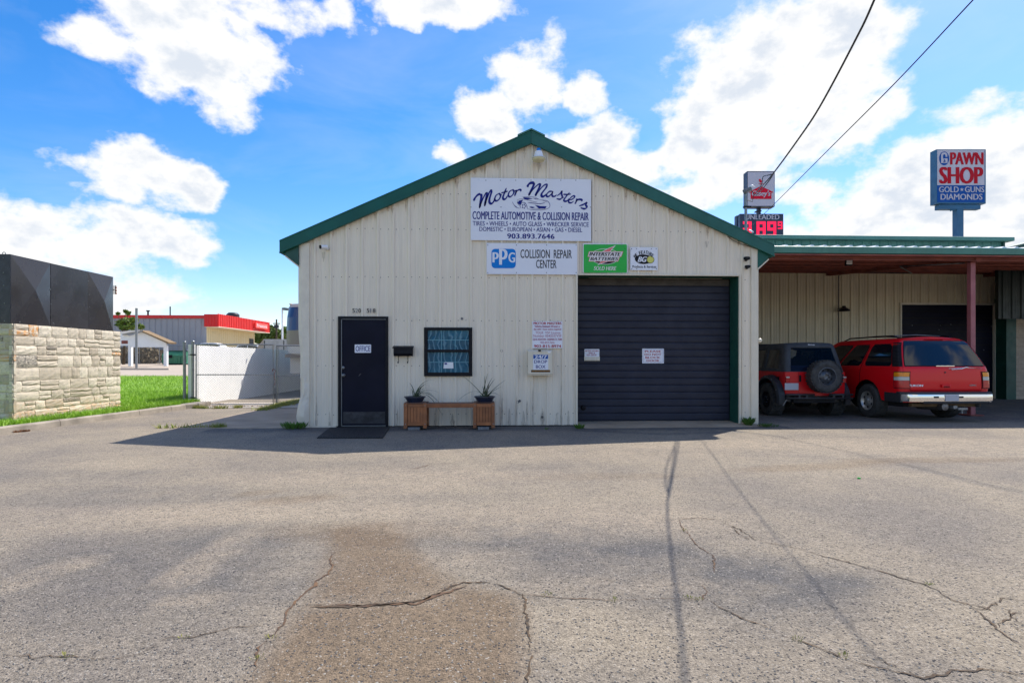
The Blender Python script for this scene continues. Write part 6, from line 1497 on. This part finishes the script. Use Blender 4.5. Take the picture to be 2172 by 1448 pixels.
# foliage
def foliage(mb_, c, rad, n, size, flat_=.7, seed=0):
    r_ = np.random.default_rng(seed)
    for k in range(n):
        d = r_.normal(size=3); d /= np.linalg.norm(d); rr_ = rad*np.array([1, 1, flat_])*r_.uniform(.35, 1)**.6; p = Vector(c)+Vector(d*rr_)
        a = Vector(r_.normal(size=3)).normalized()*size*r_.uniform(.6, 1.3); b_ = a.cross(Vector(r_.normal(size=3))).normalized()*size*.55
        mb_.add([p-a, p+b_, p+a, p-b_], [(0, 1, 2, 3)])
def tree(px, d, clumps, trunk, lab, name='tree', m='treeleaf', size=.16, n=260, grp=None, seed=1):
    p = at(px, 765, d); g_ = G(p.x, p.y); t_ = thing(name, lab, 'tree', (p.x, p.y, g_), grp); fm = MB()
    tr = MB(); zc = sum(at(c[0], c[1], d).z for c in clumps)/len(clumps)
    tr.tube([(p.x, p.y, g_-.1), (p.x+.1, p.y, (g_+zc)/2), (p.x, p.y, zc)], [trunk, trunk*.8, trunk*.5], 8)
    for i, (cx_, cy_, r_) in enumerate(clumps):
        c = at(cx_, cy_, d+random.uniform(-1, 1)*r_/F*d*.5); R_ = r_/F*d; foliage(fm, c, R_, n, size, .75, seed*50+i)
        tr.tube([(p.x, p.y, zc-(zc-g_)*.35), tuple(c)], [trunk*.45, trunk*.1], 5)
    tr.build('trunk', M['bark'], t_, smooth=True); fm.build('crown', M[m], t_, fix=False); return t_
tree(262, 54, [(255,686,10),(268,682,12),(276,692,10),(262,694,9),(284,679,8),(272,664,4),(266,660,3),(298,693,7),(250,665,2)], .14, 'thin leafy green tree showing above the gabled shed', n=120, size=.17, seed=2)
tree(556, 88, [(548,712,12),(562,708,14),(575,700,13),(586,706,12),(595,712,10),(570,716,14),(548,722,8)], .35, 'round yellow green tree right of the red fascia', n=420, size=.26, seed=3)
tree(604, 100, [(606,700,9),(602,712,9),(612,712,10)], .25, 'green tree behind the tall parking lot lamp', n=260, size=.28, seed=4)
# dry brush behind the fence
bm_ = MB()
for k in range(46): p = at(random.uniform(256, 338), 765, random.uniform(57, 60)); foliage(bm_, (p.x, p.y, 1.5+random.uniform(-.2, .6)), 1.0, 60, .2, .6, 300+k)
tag(bm_.build('dry_brush', M['brush'], fix=False), 'dry brown brush and litter growing behind the far chain link fence', 'brush', kind='stuff')
bm_ = MB()
for k in range(60): p = at(random.uniform(380, 650), 765, random.uniform(95, 120)); foliage(bm_, (p.x, p.y, 1.6+random.uniform(0, 1.2)), 2.0, 40, .5, .6, 400+k)
tag(bm_.build('tree_line', M['treeleaf'], fix=False), 'distant low green tree line behind the far buildings', 'trees', kind='stuff')
# lamp, utility pole, block wall, cars beyond the white wall
lp = at(599, 653, 50); g_ = 1.0; lt_ = thing('street_lamp', 'tall pale parking lot lamp with a box head left of the shop corner', 'lamp', (lp.x, lp.y, g_))
MB().tube([(lp.x, lp.y, g_), (lp.x, lp.y, lp.z-.05)], .075, 10).build('pole', M['white'], lt_, smooth=2)
MB().prism([(lp.x-.02, lp.z), (lp.x+.22, lp.z+.03), (lp.x+.68, lp.z-.04), (lp.x+.66, lp.z-.24), (lp.x+.1, lp.z-.2)], lp.y-.15, lp.y+.15, 'xz').build('lamp_head', M['alu'], lt_)
up = at(586.5, 680, 85); t_ = thing('utility_pole', 'thin distant utility pole between the trees and the lamp', 'pole', (up.x, up.y, 1.0))
MB().tube([(up.x, up.y, 1), (up.x, up.y, at(586.5, 677, 85).z)], .12, 8).build('pole', M['bark'], t_); MB().box(up.x-.5, up.x+.5, up.y-.06, up.y+.06, up.z-.5, up.z-.35).build('crossarm', M['bark'], t_); MB().box(up.x-.3, up.x+.3, up.y-.2, up.y+.2, up.z-1.1, up.z-.6).build('transformer', M['darkmetal'], t_)
bwd = 42; p0, p1_ = at(559, 719, bwd), at(680, 719, bwd); bwl = thing('block_wall', 'weathered white block wall behind the gate below the tall lamp', 'wall', ((p0.x+p1_.x)/2, p0.y, .9))
MB().box(p0.x, p1_.x, p0.y, p0.y+.2, .5, p0.z).build('wall_core', M['blockwall'], bwl); 
nr = 0
for r in range(8):
    for c_ in range(16):
        x_ = p0.x+c_*.41+(.2 if r % 2 else 0); z_ = p0.z-.2-r*.203
        if x_+.4 < p1_.x and z_ > .6: MB().box(x_+.006, x_+.40, p0.y-.02, p0.y-.001, z_+.005, z_+.197).build('block', M['blockwall'], bwl, fix=False)
MB().prism([(p0.x-.4, p0.z-.5), (p0.x, p0.z), (p0.x, .5), (p0.x-1.2, .5)], p0.y+.02, p0.y+.18, 'xz').build('wall_end', M['brick'], bwl)
for px in (561, 602): pp = at(px, 726, 34); tag(MB().tube([(pp.x, pp.y, .6), (pp.x, pp.y, at(px, 722, 34).z+.0)], .03, 6).build('fence_post', M['darkmetal']), 'thin dark post behind the white wall, %s' % ('near the red fascia end' if px < 580 else 'below the tall lamp'), 'post')
def bgcar(px, yt, d, w, m, lab, rot=0):
    p = at(px, yt, d); g_ = p.z-1.45; t_ = thing('parked_car', lab, 'car', (p.x, p.y, g_), 'cars parked beyond the white wall', rot=rot, local=True)
    L = w; mb = MB(); mb.prism([(-L/2,.3),(-L/2,.75),(-L/2+.15,.9),(-L*.22,.95),(L*.25,.95),(L/2-.1,.85),(L/2,.6),(L/2,.3)], 0, 1.7, 'xz'); mb.build('body', m, t_, bevel=.05)
    mb = MB(); mb.prism([(-L*.30,.951),(-L*.20,1.38),(-L*.1,1.45),(L*.12,1.45),(L*.2,1.38),(L*.32,.951)], .1, 1.6, 'xz'); mb.build('cabin', m, t_, bevel=.04)
    mb = MB(); mb.prism([(-L*.255,.98),(-L*.185,1.34),(-L*.01,1.38),(-L*.01,.98)], .075, .098, 'xz').prism([(L*.01,.98),(L*.01,1.38),(L*.17,1.34),(L*.27,.98)], .075, .098, 'xz'); mb.build('side_window', M['glass_dark'], t_)
    for x_ in (-L*.32, L*.32): MB().lathe([(0,-.1),(.26,-.1),(.32,-.06),(.32,.08),(0,.1)], (x_,.12,.32), 'y', 16).build('wheel', M['tyre'], t_, smooth=2)
bgcar(442, 727, 60, 4.4, M['white'], 'white car roof showing over the left end of the white wall'); bgcar(524, 730.5, 46, 4.0, M['white'], 'white car with sloping windscreen showing over the white wall near the red fascia end')
p = at(487, 725, 70); kt = thing('kiosk', 'small dark gabled kiosk roof showing above the white wall', 'kiosk', (p.x, p.y, 1.0))
MB().prism([(p.x-1.0, p.z-.45), (p.x, p.z+.1), (p.x+1.0, p.z-.45)], p.y, p.y+1.5, 'xz').build('roof', M['black'], kt); MB().box(p.x-.8, p.x+.8, p.y+.1, p.y+1.4, 1.0, p.z-.45).build('wall', M['darkmetal'], kt)

# ================================================================== POLE SIGNS AND WIRES ON THE RIGHT
def signbox(t_, px0, px1, py0, py1, d, depth, mframe, mface, edge=.05, side=True, nm='cabinet', mf=None):
    a, c_ = at(px0, py1, d), at(px1, py0, d); rt = Vector((RX, RY, 0)); fw = Vector((FX, FY, 0)); mb = MB()
    P = [Vector((a.x, a.y, a.z)), Vector((c_.x, c_.y, a.z)), Vector((c_.x, c_.y, c_.z)), Vector((a.x, a.y, c_.z))]
    mb.v = [tuple(p) for p in P]+[tuple(p+fw*depth) for p in P]; mb.f = [(0,1,2,3),(7,6,5,4),(0,4,5,1),(1,5,6,2),(2,6,7,3),(3,7,4,0)]; mb.build(nm, mframe, t_)
    def pl_(e): return lambda x, z: (a.x+rt.x*x-fw.x*e, a.y+rt.y*x-fw.y*e, z)
    W_ = (P[1]-P[0]).length; return a, W_, c_.z, pl_
def quadp(pl_, x0, x1, z0, z1): mb = MB(); mb.v = [pl_(x0, z0), pl_(x1, z0), pl_(x1, z1), pl_(x0, z1)]; mb.f = [(0,1,2,3)]; return mb
def polyp(pl_, pts): mb = MB(); mb.v = [pl_(x, z) for x, z in pts]; mb.f = [tuple(range(len(pts)))]; return mb
# pawn shop sign
d = 42; pwn = thing('pole_sign', 'square blue framed PAWN SHOP sign with red letters on a blue pole', 'sign', tuple(at(2032, 763, d)))
a, W_, zt_, P_ = signbox(pwn, 1986, 2091, 317, 432, d, .62, M['signblue'], None)
def BX(x0, x1, y0, y1): s = d/F; return ((x0-1986)*s, (x1-1986)*s, CH+(HOR-y1)*s, CH+(HOR-y0)*s)
Q = lambda x, y: (1940+x/6.584, 290+y/6.584)
def BQ(x0, x1, y0, y1): p, q = Q(x0, y0), Q(x1, y1); return BX(p[0], q[0], p[1], q[1])
x0, x1, z0, z1 = BQ(314, 975, 190, 678); quadp(P_(.01), x0, x1, z0, z1).build('face', M['facewhite'], pwn, fix=False)
x0, x1, z0, z1 = BQ(314, 975, 680, 915); quadp(P_(.01), x0, x1, z0, z1).build('lower_face', M['faceblue'], pwn, fix=False)
for s, bx, m_, w_ in (('PAWN', (492,960,222,392), 'maroon', .075), ('SHOP', (338,955,425,658), 'maroon', .075), ('GOLD', (336,612,698,778), 'facewhite', .03), ('GUNS', (697,968,698,778), 'facewhite', .03), ('DIAMONDS', (358,943,800,882), 'facewhite', .03)):
    lettering(s, BQ(*bx), 0, M[m_], pwn, w_, plane=P_(.025))
s_ = []
for k in range(10): a_ = math.pi/2+k*math.pi/5; r_ = 30 if k % 2 == 0 else 12; s_.append((656+r_*math.cos(a_), 740-r_*math.sin(a_)))
def BP(pts): o = []; 
def BPp(pts):
    o = []
    for x, y in pts: p = Q(x, y); b_ = BX(p[0], p[0], p[1], p[1]); o.append((b_[0], b_[2]))
    return o
polyp(P_(.025), BPp(s_)).build('star', M['facewhite'], pwn, fix=False)
polyp(P_(.02), BPp(ell(410, 306, 70, 97, 26))).build('emblem_oval', M['faceblue'], pwn, fix=False)
mb = MB()
for pts in ([(366,370),(366,250),(385,225),(425,222),(450,245),(452,285),(428,285),(426,258),(410,246),(392,258),(392,370)], [(392,310),(455,305),(455,370),(392,370)]): m2 = polyp(P_(.03), BPp(pts)); mb.add(m2.v, m2.f)
mb.build('emblem_lock', M['facewhite'], pwn, fix=False)
lettering('&', BQ(398, 428, 322, 360), 0, M['faceblue'], pwn, .04, plane=P_(.04))
fw = Vector((FX, FY, 0))
def camdepthbox(t_, px0, px1, py0, py1, d0, dep, m, nm):
    a, c_ = at(px0, py1, d0), at(px1, py0, d0); mb = MB(); P = [Vector((a.x, a.y, a.z)), Vector((c_.x, c_.y, a.z)), Vector((c_.x, c_.y, c_.z)), Vector((a.x, a.y, c_.z))]
    mb.v = [tuple(p) for p in P]+[tuple(p+fw*dep) for p in P]; mb.f = [(0,1,2,3),(7,6,5,4),(0,4,5,1),(1,5,6,2),(2,6,7,3),(3,7,4,0)]; return mb.build(nm, m, t_)
camdepthbox(pwn, 1992, 2080, 434, 443.5, d+.1, .45, M['signblue'], 'beam')
pp = at(2032.5, 440, d+.32); MB().box(pp.x-.24, pp.x+.24, pp.y-.2, pp.y+.25, 0, pp.z).build('pole', M['signblue'], pwn)
MB().bar((pp.x-.7, pp.y-.1, pp.z-.25), (pp.x+.45, pp.y-.1, pp.z+.05), .1, .14).build('brace', M['signblue'], pwn)
# general store sign with price board
d = 58; cs = thing('pole_sign', 'white store sign with a red barn shape above a dark fuel price board', 'sign', tuple(at(1611, 763, d)))
Q = lambda x, y: (1540+x/7.239, 340+y/7.239)
def BX(x0, x1, y0, y1): s = d/F; return ((x0-ox)*s, (x1-ox)*s, CH+(HOR-y1)*s, CH+(HOR-y0)*s)
ox = Q(325, 0)[0]; a, W_, zt_, P_ = signbox(cs, ox, Q(748, 0)[0], Q(0, 168)[1], Q(0, 712)[1], d, .95, M['navyframe'], None)
x0, x1, z0, z1 = BQ(332, 738, 182, 702); quadp(P_(.02), x0, x1, z0, z1).build('face', M['facewhite'], cs, fix=False)
polyp(P_(.05), BPp([(532,398),(722,490),(712,503),(694,497),(694,596),(376,596),(376,497),(358,503),(346,490)])).build('barn_shape', M['crimson'], cs, fix=False)
lettering("Casey's", BQ(390, 680, 470, 575), 0, M['facewhite'], cs, .05, .25, plane=P_(.08))
mb = MB()
for pts in ([(528,398),(528,345),(536,345),(536,398)], [(495,362),(570,362),(570,370),(495,370)], [(500,292),(530,290),(532,320),(560,300),(556,340),(520,345),(505,325)]): m2 = polyp(P_(.06), BPp(pts)); mb.add(m2.v, m2.f)
mb.build('weather_vane', M['crimson'], cs, fix=False)
camdepthbox(cs, Q(497, 0)[0], Q(535, 0)[0], Q(0, 715)[1], Q(0, 830)[1], d+.8, .5, M['navyframe'], 'neck'); camdepthbox(cs, Q(478, 0)[0], Q(548, 0)[0], Q(0, 765)[1], Q(0, 782)[1], d+.7, .7, M['navyframe'], 'collar')
ox = Q(215, 0)[0]; a, W_, zt_, P_ = signbox(cs, ox, Q(880, 0)[0], Q(0, 822)[1], 563, d, .5, M['navyframe'], None, nm='price_board')
camdepthbox(cs, Q(163, 0)[0], Q(200, 0)[0], Q(0, 848)[1], 563, d+1.5, .6, M['navyframe'], 'rear_board')
lettering('UNLEADED', BQ(295, 818, 836, 910), 0, M['facewhite'], cs, .035, plane=P_(.03))
SEG = {'3': 'abgcd', '8': 'abcdefg', '9': 'abcdfg'}
def digit(chr_, X0, X1, Y0, Y1, tk):
    ym = (Y0+Y1)/2; R_ = {'a': (X0, X1, Y0, Y0+tk), 'g': (X0, X1, ym-tk/2, ym+tk/2), 'd': (X0, X1, Y1-tk, Y1), 'f': (X0, X0+tk, Y0, ym), 'e': (X0, X0+tk, ym, Y1), 'b': (X1-tk, X1, Y0, ym), 'c': (X1-tk, X1, ym, Y1)}
    mb = MB()
    for i, s in enumerate(SEG[chr_]): x0, x1, z0, z1 = BQ(*R_[s]); m2 = quadp(P_(.03+.002*i), x0, x1, z0, z1); mb.add(m2.v, m2.f)
    mb.build('price_digit', M['led'], cs, fix=False)
digit('3', 258, 390, 940, 1180, 42); digit('8', 466, 605, 940, 1180, 42); digit('9', 632, 768, 940, 1180, 42); digit('9', 792, 862, 940, 1058, 20)
x0, x1, z0, z1 = BQ(405, 440, 1140, 1180); quadp(P_(.03), x0, x1, z0, z1).build('decimal_point', M['led'], cs, fix=False)
pp = at(1612, 600, d+1.0); MB().box(pp.x-.3, pp.x+.3, pp.y-.3, pp.y+.3, 0, pp.z+3).build('pole', M['navyframe'], cs)
# service mast behind the right roof slope with its lamp
dm_ = 14.6; mp = at(1582, 405, dm_); mz = at(1582, 500, dm_).z
ma = thing('service_mast', 'grey electric service mast with a lamp head rising behind the right roof slope', 'mast', (mp.x, mp.y, mz-1))
MB().tube([(mp.x, mp.y, mz-1.0), (mp.x, mp.y, mp.z)], .036, 12).build('pipe', M['steel'], ma, smooth=2)
h0, h1 = at(1576, 408, dm_), at(1596, 394, dm_)
MB().bar(h0, at(1595, 400, dm_-.1), .16, .09).build('lamp_head', M['alu'], ma, bevel=.02)
MB().tube([at(1590, 396, dm_), at(1596, 394, dm_), at(1602, 397, dm_)], [.02, .03, .005], 8).build('lamp_visor', M['white'], ma, smooth=True)
MB().tube([at(1586, 400, dm_-.05), at(1594, 404, dm_-.05), at(1600, 412, dm_-.05), at(1597, 420, dm_-.05), at(1596, 428, dm_), at(1584, 424, dm_)], .010, 5).build('drip_loop', M['wire'], ma, smooth=True)
MB().box(mp.x-.06, mp.x+.12, mp.y-.04, mp.y+.04, at(1582, 439, dm_).z-.02, at(1582, 439, dm_).z+.02).build('clamp', M['black'], ma)
def wire(pts, r, lab, n=7, m='wire'):
    L = smoothline([tuple(p) for p in pts], n); return tag(MB().tube([tuple(x) for x in L], r, 6).build('power_cable', M[m], smooth=True), lab, 'cable', 'service cables over the carport')
wire([at(1600, 414, dm_-.05), at(1618, 393, 10.6), at(1640, 368, 7.4), at(1690, 300, 5.9), at(1738, 228, 5.15), at(1812, 90, 4.5), at(1858, -8, 4.2), at(1990, -330, 3.5)], .009, 'thick twisted black service cable rising from the mast to the top of the photo')
wire([at(1601, 413, dm_-.05), at(1615, 392, 12.0), at(1618, 376, 9.5), at(1628, 372, 8.2), at(1636, 370, 7.8)], .008, 'short loose loop where the thick cable splits near the mast')
wire([at(1603, 416, dm_-.03), at(1618, 400, 11.4), at(1632, 382, 8.4), at(1640, 369, 7.5)], .009, 'lower strand of the split cable near the mast')
wire([at(1585, 488, dm_), at(1645, 430, 11.8), at(1760, 315, 8.1), at(1900, 175, 6.0), at(2068, -4, 4.65), at(2300, -250, 3.7)], .006, 'thin straight black cable running from the mast foot up to the right corner')
tag(MB().tube([at(1597, 492, dm_-.3), at(1590, 488, dm_)], .02, 6).build('cable_anchor', M['white'], smooth=True), 'small white cable anchor on the right roof slope', 'anchor')
# wire 2 passes in front of the price board down to the roof
# ================================================================== WEEDS AND LITTER
def weed(px, py, n, h, spread, lab, m='weed', z=0.0, grp=None):
    p = gnd(px, py, z); fm = MB(); r_ = random.Random(int(px*7+py))
    for k in range(n):
        a = r_.uniform(0, 6.283); q = r_.random()**.7*spread; b_ = Vector((p.x+math.cos(a)*q*.6, p.y+math.sin(a)*q*.5, z)); t_ = b_+Vector((math.cos(a)*h*.6, math.sin(a)*h*.6, h*r_.uniform(.4, 1.1))); w_ = Vector((-math.sin(a), math.cos(a), 0))*h*.11; md_ = b_.lerp(t_, .55)+Vector((0, 0, h*.15))
        fm.add([b_, md_-w_, t_, md_+w_], [(0, 1, 2, 3)])
    return tag(fm.build('weed', M[m], fix=False), lab, 'weed', grp)
weed(1293, 905, 60, .16, .22, 'low green weed at the foot of the wall', z=.0) if False else None
weed(625, 909, 170, .13, .34, 'low spreading green weeds at the crumpled left corner of the shop')
weed(655, 905, 70, .12, .14, 'green weeds against the left end of the shop wall')
weed(1229, 909, 60, .10, .12, 'small green weed at the left foot of the roller door opening')
weed(1588, 903, 90, .17, .10, 'bright green leafy weed at the right corner post of the shop')
weed(1628, 905, 110, .07, .30, 'low dark green weeds beside the corner post in the carport shade')
weed(1159, 911, 24, .05, .08, 'tiny weed in the asphalt below the drop box')
for i, (px, py, lab) in enumerate(((140,1393,'leftmost tiny weed tuft, in the crack at the lower left of the lot'),(390,1353,'tiny weed tuft in the curved crack at the lower left'),(547,1398,'lowest tiny weed tuft in the slanting brown crack'),(577,1353,'upper tiny weed tuft in the slanting brown crack'),(1160,1263,'tiny weed tuft just right of the top of the straight crack'),(1304,1274,'tiny weed tuft midway along the long crack below the roller door'),(1462,1270,'tiny weed tuft beside the cable shadow on the long crack'),(1484,1272,'tiny weed tuft at the right end of the long crack'),(1690,1356,'tiny weed tuft on the lower right diagonal crack, its upper part'),(1788,1393,'tiny weed tuft on the lower right diagonal crack, its middle'),(1450,1125,'tiny weed tuft where the short upper crack bends'),(1970,1241,'tiny weed tuft in the long right hand crack'))):
    weed(px, py, 12, .020, .045, lab, 'dryweed', 0, 'weed tufts in the cracks')
pts = []
def strip(px0, py0, px1, py1, w, n):
    a, c_ = gnd(px0, py0), gnd(px1, py1)
    for k in range(n): q = random.random(); p = a.lerp(c_, q); pts.append((p.x+random.gauss(0, w), p.y+random.gauss(0, w), .0))
strip(552, 871, 640, 850, .10, 1500); strip(590, 862, 640, 852, .12, 1300); strip(400, 865, 438, 866, .05, 350); strip(455, 866, 480, 866, .05, 150); strip(498, 865, 510, 865, .04, 120); strip(205, 889, 232, 886, .03, 150); strip(330, 908, 470, 906, .02, 160); strip(455, 907, 475, 906, .03, 120)
blades('dry_grass', pts, .09, .010, M['dryweed'], 'yellow green grass strip growing along the pavement edges by the gate', 'grass', .6)
pts = []
strip(398, 863, 420, 862, .07, 400); strip(420, 862, 600, 862, .04, 250); strip(30, 917, 60, 914, .03, 120); strip(205, 890, 232, 887, .03, 80); strip(460, 857, 470, 857, .05, 60)
blades('dry_leaves', pts, .035, .014, M['dryleaf'], 'orange brown dry leaves caught at the kerb and under the gate', 'leaves', 1.2)
# loose grit on the asphalt
gv, gf = [], []
mb = MB(); r_ = random.Random(4)
for k in range(2600):
    px, py = r_.uniform(-60, 2240), 915+(1448-915)*r_.random()**.75+8; p = gnd(px, py); s = r_.uniform(.002, .0055)
    mb.add([(p.x-s, p.y-s*.7, .001), (p.x+s, p.y-s, .001), (p.x+s*.8, p.y+s, .001), (p.x-s*.7, p.y+s*.8, .001), (p.x+s*.1, p.y, s*1.1)], [(0,1,4),(1,2,4),(2,3,4),(3,0,4)])
tag(mb.build('gravel', mat('grit', (.30,.28,.25), .9, 0, .7, 25, col2=(.08,.075,.07)), fix=False), 'loose grit scattered over the asphalt lot', 'gravel', kind='stuff')
p = gnd(1822, 1015); tag(MB().lathe([(0, .012), (.016, .012), (.018, .0)], (p.x, p.y, .002), 'z', 8).build('bottle_cap', M['sgreen']), 'tiny green bottle cap lying on the asphalt on the right', 'litter')
p = gnd(1583, 898); 
print('objects', len(bpy.data.objects), 'tris', sum(len(m.polygons) for m in bpy.data.meshes))
S.cycles.max_bounces = 6
